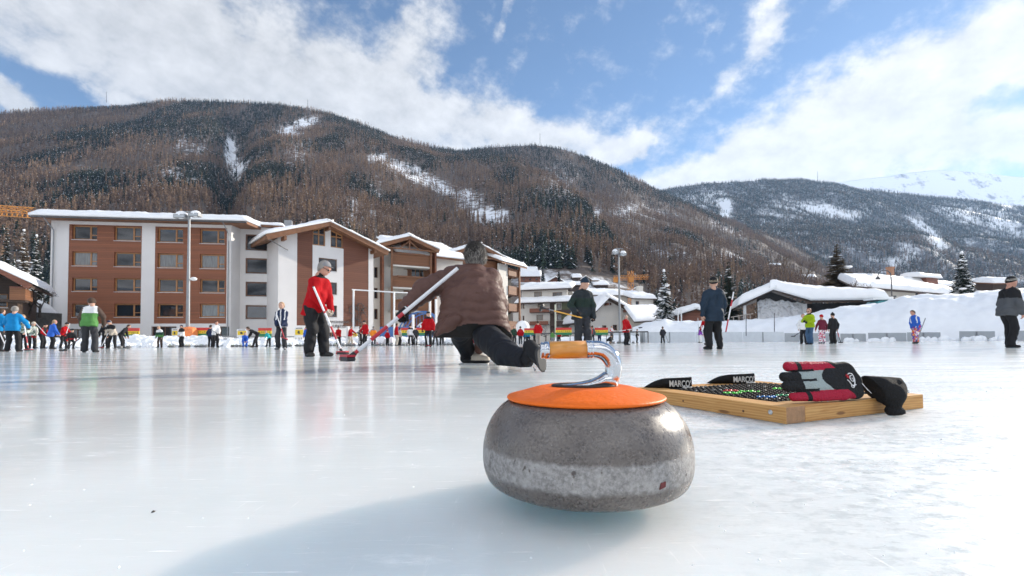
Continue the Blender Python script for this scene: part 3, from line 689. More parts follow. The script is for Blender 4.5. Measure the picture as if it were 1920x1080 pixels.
# ---- recessed white link with four wide windows
B = House.between('apartment_link', 'plain white recessed link wing with a stack of four wide windows', 'building', 440, 57.0, 530, 58.4)
bw = [(460, 508.5, 441, 469), (460, 508.5, 485, 512.5), (460, 508.5, 529, 555.5), (460, 508.5, 572.5, 598)]
hs = [B.px_window(*w, fm=FRAMED, rec=.22, fw=.16) for w in bw]
zt = B.uz(480, 426)[1]
B.wall(-1, B.w+3.5, -.06, zt, hs, 0, .4)
MB().box(-1, B.w+3.5, .4, 9, -.06, zt-.02).build('wall', PLAST, B.root)
sl = B.slab([(-1.2, -.4, zt+.25), (B.w, -.4, zt+.25), (B.w, 9, zt+.5), (-1.2, 9, zt+.5)], .22)
B.snow([(-1.2, -.4, zt+.25), (B.w, -.4, zt+.25), (B.w, 9, zt+.5), (-1.2, 9, zt+.5)], .5, 5, parent=sl)
for q, (cx, cz) in enumerate(((545, .0), (541, .3))):
    uu, zz = B.uz(cx-4, 413, 5.0); MB().box(uu-.5, uu+.4, 5.0+q, 5.6+q, zt, zz+cz).build('chimney', METAL, B.root)

# ---- broad gabled wing with brown panels
C = House.between('gabled_residence', 'white gabled wing with two tall brown panels under a broad snow covered roof', 'building', 521, 54.5, 700, 62.5)
uz = C.uz
zt = uz(560, 452)[1]; ua_, za = uz(619, 414, -1.4); ul, zl = uz(500, 443, -1.4); ur, zr = uz(728, 468, -1.4)
zl = zr = (zl+zr)/2
wins = [(597.5, 632, 486.5, 506), (612, 632, 530, 551.5), (612, 632, 573, 594)]
hs = [C.px_window(*w, fm=FRAMED, rec=.2, mull=(.5,)) for w in wins]
hb = C.px_window(612, 632, 623, 640, fm=FRAMEW, rec=.2, mull=(.5,)); hs.append(hb)
zsl = lambda uu: za-.45-(za-zl)*abs(uu-ua_)/((ua_-ul) if uu < ua_ else (ur-ua_))
uw0, uw1 = uz(586, 500)[0], uz(644, 500)[0]; zgw = uz(610, 462)[1]
p0, p1 = uz(557, 500)[0], uz(691, 500)[0]; zpb = uz(660, 612)[1]
C.wall(0, C.w, -.06, zgw, hs+[(p0, uw0, zpb, zgw), (uw1, p1, zpb, zgw)], 0, .4)
gh = MB(); 
def gp_(us, z0, v0=0, v1=.4, mi=0):                            # strip of gable wall following the roof slope
    gh.prism([(us[0], z0), (us[1], z0), (us[1], zsl(us[1])), (us[0], zsl(us[0]))], v0, v1, mi)
gl0, gl1, gr0, gr1 = uz(586.5, 440)[0], uz(610, 440)[0], uz(620, 440)[0], uz(643, 440)[0]
for a, b in ((0, p0), (gl1, gr0), (p1, C.w)):
    gh = MB()
    if a == gl1: gh.prism([(a, zgw), (b, zgw), (b, zsl(b)), (ua_, zsl(ua_)), (a, zsl(a))], 0, .4)
    else: gp_((a, b), zgw)
    C.part('gable_wall', gh, PLAST)
gh = MB(); gp_((p0, gl0), zgw, .02, .38); gh.box(p0, uw0, .02, .38, zpb, zgw); C.part('boarded_panel', gh, CLADV)
gh = MB(); gp_((gr1, p1), zgw, .02, .38); gh.box(uw1, p1, .02, .38, zpb, zgw); C.part('boarded_panel', gh, CLADV)
for a, b in ((gl0, gl1), (gr0, gr1)):                         # the two raked gable windows
    f = MB(); za_, zb_ = zsl(a), zsl(b); v0, v1 = .14, .26
    f.box(a, b, v0, v1, zgw, zgw+.14); f.box(a, a+.12, v0, v1, zgw+.14, za_); f.box(b-.12, b, v0, v1, zgw+.14, zb_)
    mid = (a+b)/2; f.box(mid-.07, mid+.07, v0, v1, zgw+.14, zsl(mid)-.05); f.box(a+.12, mid-.07, v0+.01, v1, zgw+1.35, zgw+1.5); f.box(mid+.07, b-.12, v0+.01, v1, zgw+1.35, zgw+1.5)
    f.prism([(a, za_-.2), (b, zb_-.2), (b, zb_), (a, za_)], v0-.003, v1)
    w = C.part('window', f, FRAMEW); g = MB(); g.prism([(a+.02, zgw+.02), (b-.02, zgw+.02), (b-.02, zb_-.03), (a+.02, za_-.03)], .20, .24); g.build('pane', GLASS, w)
MB().box(0, .4, .4, 12, -.06, zgw+.3).box(C.w-.4, C.w, .4, 12, -.06, zgw+.3).box(.4, C.w-.4, 11.6, 12, -.06, zgw).build('wall', PLAST, C.root)
a_, b_ = C.gable_roof(ul, ur, zl, zr, ua_, za, -1.4, 13, .42, .62, EAVE, 11)
bb = MB()
for us in ((ul, zl), (ur, zr)):
    bb.bar((us[0], -1.42, us[1]-.30), (ua_, -1.42, za-.30), .10, .62)
bb.build('bargeboard', EAVE, C.root)
for ux in (uz(529, 470)[0], ua_, uz(696, 470)[0]): MB().box(ux-.14, ux+.14, -1.3, 0, zsl(ux)-.62, zsl(ux)-.18).build('purlin', EAVE, C.root)
MB().tube([(ul+.1, -1.3, zl-.4), (ul+1.6, -1.0, zl-1.05), (ul+2.6, -.2, zl-1.25)], .06).build('downpipe', DGREY, C.root)
def text_mesh(body, size, depth=.03, m=None, parent=None, name='lettering', M=None, bold=0.0):
    cu = bpy.data.curves.new('t', 'FONT'); cu.body = body; cu.size = size; cu.extrude = depth/2; cu.align_x = 'CENTER'; cu.offset = bold; cu.resolution_u = 3
    ob = bpy.data.objects.new('t', cu); COL.objects.link(ob); dg = bpy.context.evaluated_depsgraph_get()
    me = bpy.data.meshes.new_from_object(ob.evaluated_get(dg)); bpy.data.objects.remove(ob); bpy.data.curves.remove(cu)
    me.materials.clear(); me.transform((M or Matrix.Identity(4)) @ Matrix.Rotation(R(90), 4, 'X'))
    return link(name, me, m, parent)
LETT = mat('bronze_letters', (.16, .13, .12), .5, .1, 5)
t1 = uz(627, 604); t2 = uz(629, 611)
text_mesh('SENIORENWOHNUNG', .44, .05, LETT, C.root, M=Matrix.Translation((t1[0]-.3, -.03, t1[1]-.12)))
text_mesh('ST. MAURITIUS', .52, .05, LETT, C.root, M=Matrix.Translation((t2[0]-.2, -.03, t2[1]-.2)))
sg = MB(); IRON = mat('iron_sculpture', (.05, .045, .045), .6, .2, 4)      # wrought figure on the brown panel
cx, cz = uz(672, 588, -.05)
for r_, ox, oz in ((.75, 0, 0), (.5, -.75, .45), (.6, .5, -.5), (.35, -.6, -.9), (.3, .95, .55), (.45, .2, .9)):
    sg.tube([(cx+ox+r_*math.cos(t), -.06-.05*math.sin(3*t+ox), cz+oz+r_*math.sin(t)*1.1) for t in np.linspace(0, 5.4, 16)], .035, 5)
for d in (-.5, .0, .45): sg.tube([(cx+d, -.05, cz-1.9), (cx+d*.5, -.08, cz-.4), (cx+d*1.8, -.05, cz+1.3)], .03, 5)
C.part('relief', sg, IRON)

# ---- balcony gables beyond
def balcony_house(label, xa, Ya, xb, Yb, xapex, yapex, yl, yr, floors, x_in0, x_in1, seed, rail_x):
    D = House.between('balcony_wing', label, 'building', xa, Ya, xb, Yb, 'balcony wings of the residence')
    ua, za = D.uz(xapex, yapex, -1.2); u0, z0 = D.uz(xa-1, yl, -1.2); u1, z1 = D.uz(xb+1, yr, -1.2); z0 = z1 = (z0+z1)/2
    zw = z0-.3
    hs = []
    for y0, y1 in floors:                                      # recessed back wall with paired windows
        for a, b in ((.16, .44), (.52, .86)):
            xx0, xx1 = x_in0+(x_in1-x_in0)*a, x_in0+(x_in1-x_in0)*b
            q0, zb = D.uz(xx0, y0+1, 1.7); q1, zq = D.uz(xx1, y0-15, 1.7); D.window(q0, q1, zb, zq, 1.7, fm=FRAMEW, mull=(.33, .66), rec=.12); hs.append((q0, q1, zb, zq))
    D.wall(0, D.w, -.06, zw, hs, 1.7, .3, BALW, 'rear_wall')
    D.part('side_wall', MB().box(0, .3, 0, 1.7, -.06, zw).box(D.w-.3, D.w, 0, 1.7, -.06, zw).box(0, .3, 2.0, 10, -.06, zw).box(D.w-.3, D.w, 2.0, 10, -.06, zw), CLAD)
    ul_, ur_ = D.uz(x_in0, 500)[0], D.uz(x_in1, 500)[0]
    for y0, y1 in floors:
        zb, zt_ = D.uz((x_in0+x_in1)/2, y1)[1], D.uz((x_in0+x_in1)/2, y0)[1]
        bl = D.part('balcony', MB().box(ul_, ur_, -.30, -.18, zb+.1, zt_), BALW)
        MB().box(ul_, ur_, -.34, 1.68, zb-.12, zb+.09).build('slab', PLASTW, bl); MB().box(ul_-.05, ur_+.05, -.36, -.12, zt_+.01, zt_+.10).build('handrail', EAVE, bl)
        MB().box(ul_+.8, ur_-.9, -.52, -.37, zt_-.05, zt_+.16).build('planter', EAVE, bl)
    for rx in rail_x:
        uu = D.uz(rx, 540)[0]; D.part('post', MB().box(uu-.13, uu+.13, -.6, -.38, -.06, zw+.1), EAVE)
    D.gable_roof(u0-.3, u1+.3, z0, z1, ua, za, -1.2, 11, .4, .62, EAVE, seed)
    t = MB(); t.bar((u0, -.9, z0-.32), (u1, -.9, z0-.32), .18); t.bar((ua, -.9, z0-.32), (ua, -.9, za-.4), .18); t.bar((ua-1.4, -.9, z0-.25), (ua-.1, -.9, za-.9), .14); t.bar((ua+1.4, -.9, z0-.25), (ua+.1, -.9, za-.9), .14)
    for us in (u0-.3, u1+.3): t.bar((us, -1.22, z0-.3), (ua, -1.22, za-.3), .08, .5)
    D.part('gable_truss', t, EAVE)
    D.part('gable_wall', MB().prism([(.1, zw), (D.w-.1, zw), (ua, za-.6)], 1.72, 1.95), BALW)
    return D
D1 = balcony_house('timber balcony wing with a king post gable, next to the big brown panelled gable', 716, 66, 819, 70, 769, 441, 457, 468, [(478, 500), (520.5, 541), (564, 584)], 733, 806, 21, (733, 806))
D2 = balcony_house('timber balcony wing with a small snowy gable, behind the person in the brown coat', 850, 77, 946, 82, 900, 456, 474, 484, [(491, 511), (529, 547), (566, 584)], 866, 936, 31, (867, 936))
LK = House.between('connecting_wing', 'white connecting wing with a snowy roof between the two timber balcony gables', 'building', 700, 66.5, 862, 75)
hs = [LK.px_window(a, b, c, d, fm=FRAMED, rec=.2) for a, b, c, d in ((701.5, 708.5, 501, 520.5), (701.5, 708.5, 540, 559.5), (701.5, 708.5, 579, 598.5), (823.5, 835, 545.5, 558), (823.5, 835, 585, 598))]
zt = LK.uz(840, 487)[1]; LK.wall(-.2, LK.w+.6, -.06, zt, hs, 0, .35, PLASTW); ud0 = LK.uz(806, 480)[0]
sl = LK.slab([(ud0-6, -1.0, zt+.1), (LK.w+.5, -1.0, zt+.1), (LK.w+.5, 6.5, zt+3.6), (ud0-6, 6.5, zt+3.6)], .3, EAVE)
LK.snow([(ud0-6, -1.0, zt+.1), (LK.w+.5, -1.0, zt+.1), (LK.w+.5, 6.5, zt+3.6), (ud0-6, 6.5, zt+3.6)], .7, 41, parent=sl, lump=.35)
EW = House.between('end_wing', 'end wing with timber corner balconies and low snow roof, rightmost of the residence', 'building', 938, 80, 972, 85)
zt = EW.uz(950, 497)[1]
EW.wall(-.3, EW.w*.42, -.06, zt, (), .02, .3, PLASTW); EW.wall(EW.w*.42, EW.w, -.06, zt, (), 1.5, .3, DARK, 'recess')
for y0, y1 in ((503, 517), (536, 552), (569, 583), (602, 618)):
    zb, z1 = EW.uz(955, y1)[1], EW.uz(955, y0)[1]; EW.part('balcony', MB().box(EW.w*.42, EW.w+.02, -.2, -.05, zb, z1).box(EW.w*.42, EW.w, -.04, 1.45, zb-.14, zb), BALW)
EW.part('post', MB().box(EW.w-.28, EW.w+.06, -.48, -.22, -.06, zt+.1), EAVE)
EW.part('side_wall', MB().box(EW.w-.3, EW.w, 1.8, 11, -.06, zt), PLASTW)
sl = EW.slab([(-1.0, -1.1, zt+.15), (EW.w+1.4, -1.1, zt+.15), (EW.w-.5, 6, zt+3.2), (-1.0, 6, zt+3.2)], .3, EAVE); EW.snow([(-1.0, -1.1, zt+.15), (EW.w+1.4, -1.1, zt+.15), (EW.w-.5, 6, zt+3.2), (-1.0, 6, zt+3.2)], .7, 43, parent=sl, lump=.3)

# ---- village houses
def chalet(label, x0, x1, y_eave, y_base, y_ridge, Y, wallm, depth=8.0, group='chalets on the slope', nwin=2, snow=.7, gable=False, name='chalet', turn=0.0):
    """small house on the slope; gable = the pointed side faces us"""
    xm = (x0+x1)/2; tz = (horizon_y(xm)-y_base)/FPX
    if Y > 115:                                                # stand it where the slope meets the line of sight
        for yy in range(120, 900, 5):
            if float(hill_z(np.array(xm), np.array(float(yy)))) >= tz*yy: Y = yy; break
    a = at(x0, y_base, Y); b = at(x1, y_base, Y); h = House(name, label, 'house', a, turn, group); h.root.location.z = a.z; 
    h.M = Matrix.Translation(a) @ Matrix.Rotation(turn, 4, 'Z'); h.I = h.M.inverted(); w = (b-a).length*math.cos(turn); 
    ze = h.uz(x0, y_eave)[1]; zr = h.uz((x0+x1)/2, y_ridge)[1]; zr = max(zr, ze+.8)
    hs = []
    for i in range(nwin):
        c = w*(i+.6)/(nwin+.2); hs.append((c-.55, c+.55, ze*.42, ze*.42+1.15)); h.window(*hs[-1], fm=FRAMED, rec=.12, mull=(.5,), sill=False)
    h.wall(0, w, -8, ze, hs, 0, .3, wallm, gable=(w/2, zr) if gable else None)
    h.part('side_wall', MB().box(0, .3, .3, depth, -8, ze).box(w-.3, w, .3, depth, -8, ze).box(.3, w-.3, depth-.3, depth, -8, ze), wallm)
    if gable: h.gable_roof(-.9, w+.9, ze-.3, ze-.3, w/2, zr+.3, -.9, depth, .22, snow, EAVE, int(x0))
    else:
        for sgn, vv in ((0, -.9), (1, depth+.6)):
            q = [(-.7, vv, ze), (w+.7, vv, ze), (w+.7, depth/2, zr), (-.7, depth/2, zr)]
            if sgn: q = [q[3], q[2], q[1], q[0]]
            s_ = h.slab(q, .22); h.snow(q, snow, int(x0)+sgn, (16, 8), s_)
        for uu in (0, w-.3): h.part('gable_wall', MB(Matrix.Translation((uu, 0, 0)) @ Matrix.Rotation(R(90), 4, 'Z')).prism([(.0, ze), (depth, ze), (depth/2, zr-.25)], -.3, 0), wallm)
    return h
chalet('red brown timber chalet with a thick snow roof, highest on the slope beside the residence', 975, 1013, 519, 531, 506, 225, CHAL, nwin=3)
chalet('low snow roofed house just above the red brown chalet', 978, 1006, 508, 515, 499, 250, PLASTW, nwin=1)
chalet('brown timber chalet half buried in snow, right of the red brown chalet', 1022, 1062, 532, 545, 520, 190, CHAL, nwin=2, gable=True)
chalet('small square house with a domed snow cap on the slope', 1075, 1089, 521, 533, 514, 185, DARKW, nwin=2, snow=1.2)
GREENW = planks('green_boards', (.05, .12, .075), 4)
chalet('green boarded hut with a pointed snow roof on the slope', 1091, 1106, 524, 536, 518, 190, GREENW, nwin=0, gable=True, snow=.4)
chalet('grey slope house with a single snow pitch, beside the green hut', 1108, 1122, 526, 535, 523, 188, PLASTW, nwin=1)
chalet('dark house with dormers under a broad snow roof on the slope', 1068, 1090, 535, 548, 527, 165, DARKW, nwin=2)
chalet('dark low house with two dormer windows right of the beanie', 1114, 1140, 535, 546, 528, 160, DARKW, nwin=2)
chalet('small grey gabled house at the foot of the orange crane', 1186, 1202, 546, 556, 539, 150, PLASTW, nwin=1, gable=True, snow=.35)
chalet('snow capped hut high in the wood to the right', 1440, 1465, 497, 502, 493, 330, DARKW, nwin=0)
chalet('white house with a thin snow roof behind the hut on the bank', 1498, 1530, 520, 530, 514, 170, PLASTW, nwin=1)
chalet('far snow roofed house right of the dark fir', 1828, 1846, 537, 546, 533, 130, DARKW, nwin=0)
chalet('snow piled roof at the far right behind the grey jacket', 1862, 1890, 532, 548, 525, 110, DARKW, nwin=0, snow=1.4)
chalet('wide snow roofed barn at the foot of the wood', 1330, 1350, 598, 606, 592, 110, DARKW, nwin=0)

# white guesthouse with balconies
G = House.between('guesthouse', 'white guesthouse with two snow roofs and dark balconies left of the beanie', 'building', 962, 100, 1072, 96)
uzg = G.uz
zlow = uzg(1020, 568)[1]; zup = uzg(1020, 546)[1]
hs = [G.px_window(a, b, c, d, v=1.6, fm=FRAMED, rec=.15, mull=(.34, .67), pane=CURT) for a, b, c, d in ((1001.5, 1016, 546.5, 557.5), (1036, 1054, 547.5, 557.5))]
ua, ub = uzg(978, 550, 1.6)[0], uzg(1064, 550, 1.6)[0]
G.wall(ua, ub, uzg(1020, 566, 1.6)[1]-1, uzg(1020, 543, 1.6)[1], hs, 1.6, .3, PLASTW)
hs = [G.px_window(a, b, c, d, fm=FRAMED, rec=.15, pane=p) for a, b, c, d, p in ((975, 978, 570, 579, GLASS), (980, 983, 570, 579, GLASS), (974, 977, 592, 601, GLASS), (980, 983, 592, 601, GLASS), (1044, 1052, 569, 579, CURT), (1044, 1053, 589, 601, CURT), (1042, 1062, 611, 620, CURT), (1008, 1018, 568, 577, GLASS), (1006, 1018, 590, 600, CURT))]
G.wall(0, G.w, -.06, zlow, hs, 0, .3, PLASTW)
for a, b, y0, y1, m_ in ((993, 1030, 577.5, 586, CHAL), (1031, 1070, 580, 588, DARKW), (1031, 1072, 601, 611, DARKW), (993, 1028, 602, 609, CHAL)):
    q0, zb = uzg(a, y1, -.8); q1, z1 = uzg(b, y0, -.8); bl = G.part('balcony', MB().box(q0, q1, -.9, -.8, zb, z1), m_); MB().box(q0, q1, -.79, -.01, zb-.1, zb+.05).build('slab', DARKW, bl)
qa, qb = uzg(1031, 570, -.02)[0], uzg(1042, 570, -.02)[0]; G.part('timber_panel', MB().box(qa, qb, -.04, -.003, .5, zlow-.1), DARKW); qa = uzg(1053, 570, -.02)[0]; G.part('timber_panel', MB().box(qa, G.w, -.04, -.003, .5, zlow-.1), mat('olive_panel', (.12, .13, .07), .7))
q = [(uzg(966, 568, -.9)[0], -1.0, zlow+.05), (G.w+.3, -1.0, zlow+.05), (G.w+.3, 1.7, zlow+1.0), (uzg(972, 560, 1.6)[0], 1.7, zlow+1.0)]; s_ = G.slab(q, .25, DARKW); G.snow(q, .7, 51, parent=s_, lump=.3)
zu = uzg(1020, 543, 1.6)[1]; q = [(ua-1, .9, zu), (ub+1, .9, zu), (ub+.5, 8, zu+1.6), (ua-.5, 8, zu+1.6)]; s_ = G.slab(q, .25, DARKW); G.snow(q, .9, 53, parent=s_, lump=.4)
G.part('side_wall', MB().box(0, .3, .3, 9, -.06, zlow).box(G.w-.3, G.w, .3, 9, -.06, zlow).box(ua, ub, 7.5, 7.8, -.06, zu), PLASTW)

# white house with the big sweeping snow roof
Hh = House.between('farmhouse', 'white farmhouse with a gable end and one great sweeping snow roof behind the lamp post', 'building', 1106, 84, 1208, 86)
uzh = Hh.uz
hs = [Hh.px_window(a, b, c, d, fm=FRAMED, rec=.15, mull=(.5,)) for a, b, c, d in ((1115, 1119, 591, 597), (1129, 1136, 585.5, 595), (1149, 1156, 584, 594), (1158, 1162, 583, 593), (1129, 1137, 610, 618), (1149, 1157, 609, 619), (1143, 1146.5, 567.5, 572.5))]
ua_, za = uzh(1139, 560, 0); zl = uzh(1110, 592, 0)[1]; ur, zr = uzh(1214, 603, 0)
zr2 = uzh(1203, 598)[1]
gh = MB()
zg = lambda u_: za-.2-(za-zl)*(ua_-u_)/ua_ if u_ < ua_ else za-.2-(za-zr2)*(u_-ua_)/(Hh.w-ua_)
Hh.wall(0, Hh.w, -.06, min(zl, zr2)-.35, hs[:6], 0, .3, PLASTW)
zz0 = min(zl, zr2)-.35; h7 = hs[6]; gh.prism([(0, zz0), (h7[0], zz0), (h7[0], zg(h7[0])), (ua_, zg(ua_)), (0, zg(0))] if h7[0] > ua_ else [(0, zz0), (ua_, zz0), (ua_, zg(ua_)), (0, zg(0))], 0, .3)
gh.prism([(max(h7[1], ua_), zz0), (Hh.w, zz0), (Hh.w, zg(Hh.w)), (max(h7[1], ua_), zg(max(h7[1], ua_)))], 0, .3); gh.box(h7[0], h7[1], .003, .3, zz0, h7[2]); gh.prism([(h7[0], h7[3]), (h7[1], h7[3]), (h7[1], zg(h7[1])), (h7[0], zg(h7[0]))], .003, .3)
Hh.part('gable_wall', gh, PLASTW)
pl, zpl = uzh(1100, 603, -1.6); pr, zpr = uzh(1218, 613, -1.6); pa, zpa = uzh(1141, 556, -1.6)
Hh.gable_roof(pl, Hh.w+2.0, zpl, uzh(1214, 607, -1.6)[1], pa, zpa, -1.7, 15, .28, 1.0, DARKW, 61)
for fx in (.28, .62, .8): ux = Hh.w*fx; Hh.part('purlin', MB().box(ux-.15, ux+.15, -1.5, 0, zg(ux)-.7, zg(ux)-.25), CHAL)
Hh.part('side_wall', MB().box(Hh.w-.3, Hh.w, .3, 15, -.06, zr2-.4).box(0, .3, .3, 15, -.06, zl-.4), PLASTW)
hs = [(4, 5.2, 4.4, 5.6), (9, 10, 4.4, 5.6)]
# lean-to in front of its right side
LT = House.between('lean_to', 'low lean-to with a snowy pitched roof and timber braces beside the farmhouse', 'building', 1186, 78, 1262, 82)
z0 = LT.uz(1190, 604)[1]; zq = LT.uz(1240, 580, 4)[1]
LT.wall(0.5, LT.w, -.06, z0-.2, [(2.2, 3.4, .8, 2.2)], 1.2, .25, PLASTW); LT.window(2.2, 3.4, .8, 2.2, 1.2, fm=FRAMED, rec=.1, mull=(.5,))
for ux in (2.0, 4.8): LT.part('brace', MB().bar((ux, -.6, z0-.2), (ux+1.3, 1.1, z0-2.2), .16), DARKW)
q = [(-.4, -.9, z0), (LT.w, -.9, z0+.5), (LT.w, 5, zq+.6), (2.4, 5, zq+.3)]; s_ = LT.slab(q, .2, DARKW); LT.snow(q, .55, 63, parent=s_, lump=.2)
# long snowy roofs behind
for lab, xa, xb, ye, yr, Y, sd in (('long low building under a deep flat snow cover behind the farmhouse ridge', 1104, 1176, 554, 546, 120, 71), ('broad snow roof with a stone chimney behind the farmhouse, left of the snowy fir', 1186, 1225, 560, 551, 118, 73), ('snow roof showing between the guesthouse and the farmhouse', 1070, 1112, 568, 553, 110, 75)):
    h = House.between('long_house', lab, 'building', xa, Y, xb, Y+2, 'snow roofed houses behind the farmhouse'); ze = h.uz(xa, ye)[1]; zr_ = h.uz((xa+xb)/2, yr, 5)[1]
    h.wall(0, h.w, -.06, ze, [(1.0, 2.0, ze-1.7, ze-.6)], 0, .3, PLASTW); h.window(1.0, 2.0, ze-1.7, ze-.6, 0, fm=FRAMED); q = [(-.5, -.8, ze), (h.w+.5, -.8, ze), (h.w+.5, 6, zr_), (-.5, 6, zr_)]; s_ = h.slab(q, .2, DARKW); h.snow(q, 1.0, sd, parent=s_, lump=.3)
    if sd == 73: h.part('chimney', MB().box(h.w-1.6, h.w-.2, 4, 5.2, ze, zr_+2.0), PLASTW)

# dark hut with a snow plastered wall and a great snow roof, right of centre
K = House.between('hut', 'dark hut with a snow plastered gable and a huge rounded snow roof on the bank', 'building', 1420, 66, 1512, 64)
uzk = K.uz
zb = uzk(1450, 604)[1]; pa, zpa = uzk(1448, 541, -1.5); pl, zpl = uzk(1388, 573, -1.5); pr, zpr = uzk(1516, 564, -1.5)
zgk = lambda u_: zpa-.3-(zpa-zpl)*(pa-u_)/(pa-pl) if u_ < pa else zpa-.3-(zpa-zpr)*(u_-pa)/(pr-pa)
WPL = hill_material('snow_plastered_wall', (.035, .032, .03), (.84, .85, .87), .30, .34, .8, 1.5)
K.part('wall', MB().prism([(0, -.06), (K.w, -.06), (K.w, zgk(K.w)), (pa, zgk(pa)), (0, zgk(0))], 0, .3), mat('tarred_wall', (.022, .022, .024), .7, .3, 2))
rs_ = np.random.RandomState(3); xs_ = np.linspace(.05, K.w-.05, 60); lim = np.array([zgk(x) for x in xs_]); zk = zgk(0)*.93+np.minimum((lim-zgk(0))*.38, .9)+.55*(fbm(xs_*1.3, xs_*0, 4, 5)-.5)*2; zk = np.minimum(zk, lim-.08)
mbk = MB()
for i_ in range(59): mbk.add([(xs_[i_], -.11, -.06), (xs_[i_+1], -.11, -.06), (xs_[i_+1], -.10, zk[i_+1]-.06), (xs_[i_], -.10, zk[i_]-.06), (xs_[i_], -.003, zk[i_]), (xs_[i_+1], -.003, zk[i_+1])], [(0, 1, 2, 3), (3, 2, 5, 4)])
K.part('snow_plaster', mbk, WPL, True)
K.part('post', MB().box(-1.9, -1.55, -1.2, -.85, -.06, zgk(-1.7)), mat('post_paint', (.6, .6, .6), .7))
K.part('side_wall', MB().box(K.w-.3, K.w+9.0, .8, 1.1, -.06, zpr-.25).box(K.w-.3, K.w, .3, .8, -.06, zpr-.25), mat('tarred_wall', (.022, .022, .024), .7, .3, 2))
K.part('corner_board', MB().box(K.w-.5, K.w+.05, -.25, -.05, -.06, zpr-.3), mat('post_paint', (.6, .6, .6), .7))
a_ = K.slab([(pl, -1.6, zpl), (pa, -1.6, zpa), (pa+1.5, 8, zpa), (pl, 8, zpl)], .28, DARKW); uz9 = K.w+9.6
q = [(pa, -1.6, zpa), (pr, -1.6, zpr), (uz9, .2, zpr-.1), (uz9-2.5, 8, zpr+.9), (pa+1.5, 8, zpa)]
b_ = K.part('roof', MB().add(q+[(x, y, z-.28) for x, y, z in q], [(0, 1, 2, 3, 4), (9, 8, 7, 6, 5)]+[(i, i+5, (i+1) % 5+5, (i+1) % 5) for i in range(5)]), DARKW)
K.snow([(pl-.2, -1.8, zpl), (pa+.4, -1.8, zpa), (pa+1.9, 8, zpa), (pl-.2, 8, zpl)], 1.35, 81, (24, 20), a_, lump=.12)
K.snow([(pa-.4, -1.8, zpa), (pr+.2, -1.8, zpr), (uz9+.2, .0, zpr-.1), (pa+1.5, 8, zpa)], 1.45, 82, (30, 20), b_, lump=.16)
fr_ = MB(); fa, fb = uzk(1300, 591, -1), uzk(1424, 592, -1)
q0, z0 = uzk(1370, 592, -2); q1, z1 = uzk(1412, 588, -2); z2 = uzk(1412, 597, -2)[1]
st = thing('ramp_railing', 'pale timber railing with posts climbing to the big snow roofed hut', 'railing', K.M @ Vector((q0, -2, 0)), K.a)
MB().bar((0, 0, z0-.2), (q1-q0, 0, z1), .12).bar((0, 0, z0-1.0), (q1-q0, 0, z2-.3), .12).build('rail', mat('grey_timber', (.34, .3, .26), .8, .2, 3), st)
for i in range(4): x = (q1-q0)*(i+.5)/4; MB().bar((x, .08, -.06), (x, .08, z0-.1+.08*i), .12).build('post', MATS['grey_timber'], st)
# small brown hut
S = House.between('shed', 'small brown boarded shed with a curved snow roof beside the snowy fir', 'building', 1272, 72, 1326, 71)
pa, zpa = S.uz(1306, 578, -.8); pl, zpl = S.uz(1262, 594, -.8); pr, zpr = S.uz(1345, 592, -.8)
S.part('wall', MB().prism([(0, -.06), (S.w+1.2, -.06), (S.w+1.2, zpr+.1), (pa, zpa-.25), (0, zpl+.2)], 0, .25), CHAL)
S.gable_roof(pl, pr, zpl, zpr, pa, zpa, -.9, 6, .22, .95, DARKW, 91)
S.part('side_wall', MB().box(0, .25, .25, 5.5, -.06, zpl+.1).box(S.w+.95, S.w+1.2, .25, 5.5, -.06, zpr), CHAL)
for lab, ux in (('left of the two white flood poles beside the brown shed', 1272), ('right of the two white flood poles beside the brown shed', 1278)):
    p = at(ux, 620, 69); tag(MB().tube([(p.x, p.y, -.05), (p.x, p.y, at(ux, 581, 69).z)], .1, 8).build('white_pole', mat('white_paint', (.75, .75, .74), .5, .05, 2)), 'white pole, '+lab, 'pole', 'white poles by the shed')

# right house with the wide snow roof
Rr = House.between('country_house', 'low cream house under a wide two level snow roof with a brick chimney', 'building', 1604, 74, 1718, 80)
uzr = Rr.uz
hs = [Rr.px_window(a, b, c, d, fm=FRAMED, rec=.15, mull=m_) for a, b, c, d, m_ in ((1608, 1618, 554, 564, (.5,)), (1627, 1633, 551, 563, ()), (1716, 1723, 549, 558, ()))]
ze = uzr(1660, 546)[1]; ue0, ue1 = uzr(1598, 548, -1.2)[0], uzr(1792, 548, -1.2)[0]
Rr.wall(.3, Rr.w, -.06, ze, hs[:2], 0, .3, PLASTW); Rr.wall(Rr.w, ue1-2.0, -.06, ze, [], .3, .3, CHAL, 'timber_wall')
q = [(ue0, -1.3, ze+.3), (ue1, -1.3, ze-.2), (ue1-5, 7, ze+2.9), (ue0+9.5, 7, ze+2.9)]; s_ = Rr.slab(q, .3, DARKW); Rr.snow(q, 1.25, 95, (50, 22), s_, lump=.14)
zu = uzr(1680, 521, 7)[1]; a0, a1 = uzr(1614, 520, 7)[0], uzr(1785, 525, 7)[0]
q = [(a0, 5.5, ze+3.0), (a1, 5.5, ze+2.6), (a1-6, 13, zu+.6), (a0+8.5, 13, zu+.8)]; s_ = Rr.slab(q, .25, DARKW); Rr.snow(q, .95, 96, (40, 16), s_, lump=.14)
uc, zc = uzr(1674, 503, 8); Rr.part('chimney', MB().box(uc-.45, uc+.45, 8, 8.9, ze+2, zc).box(uc-.55, uc+.55, 7.9, 9, zc, zc+.3), mat('chimney_brick', (.38, .2, .12), .8, .2, 5))
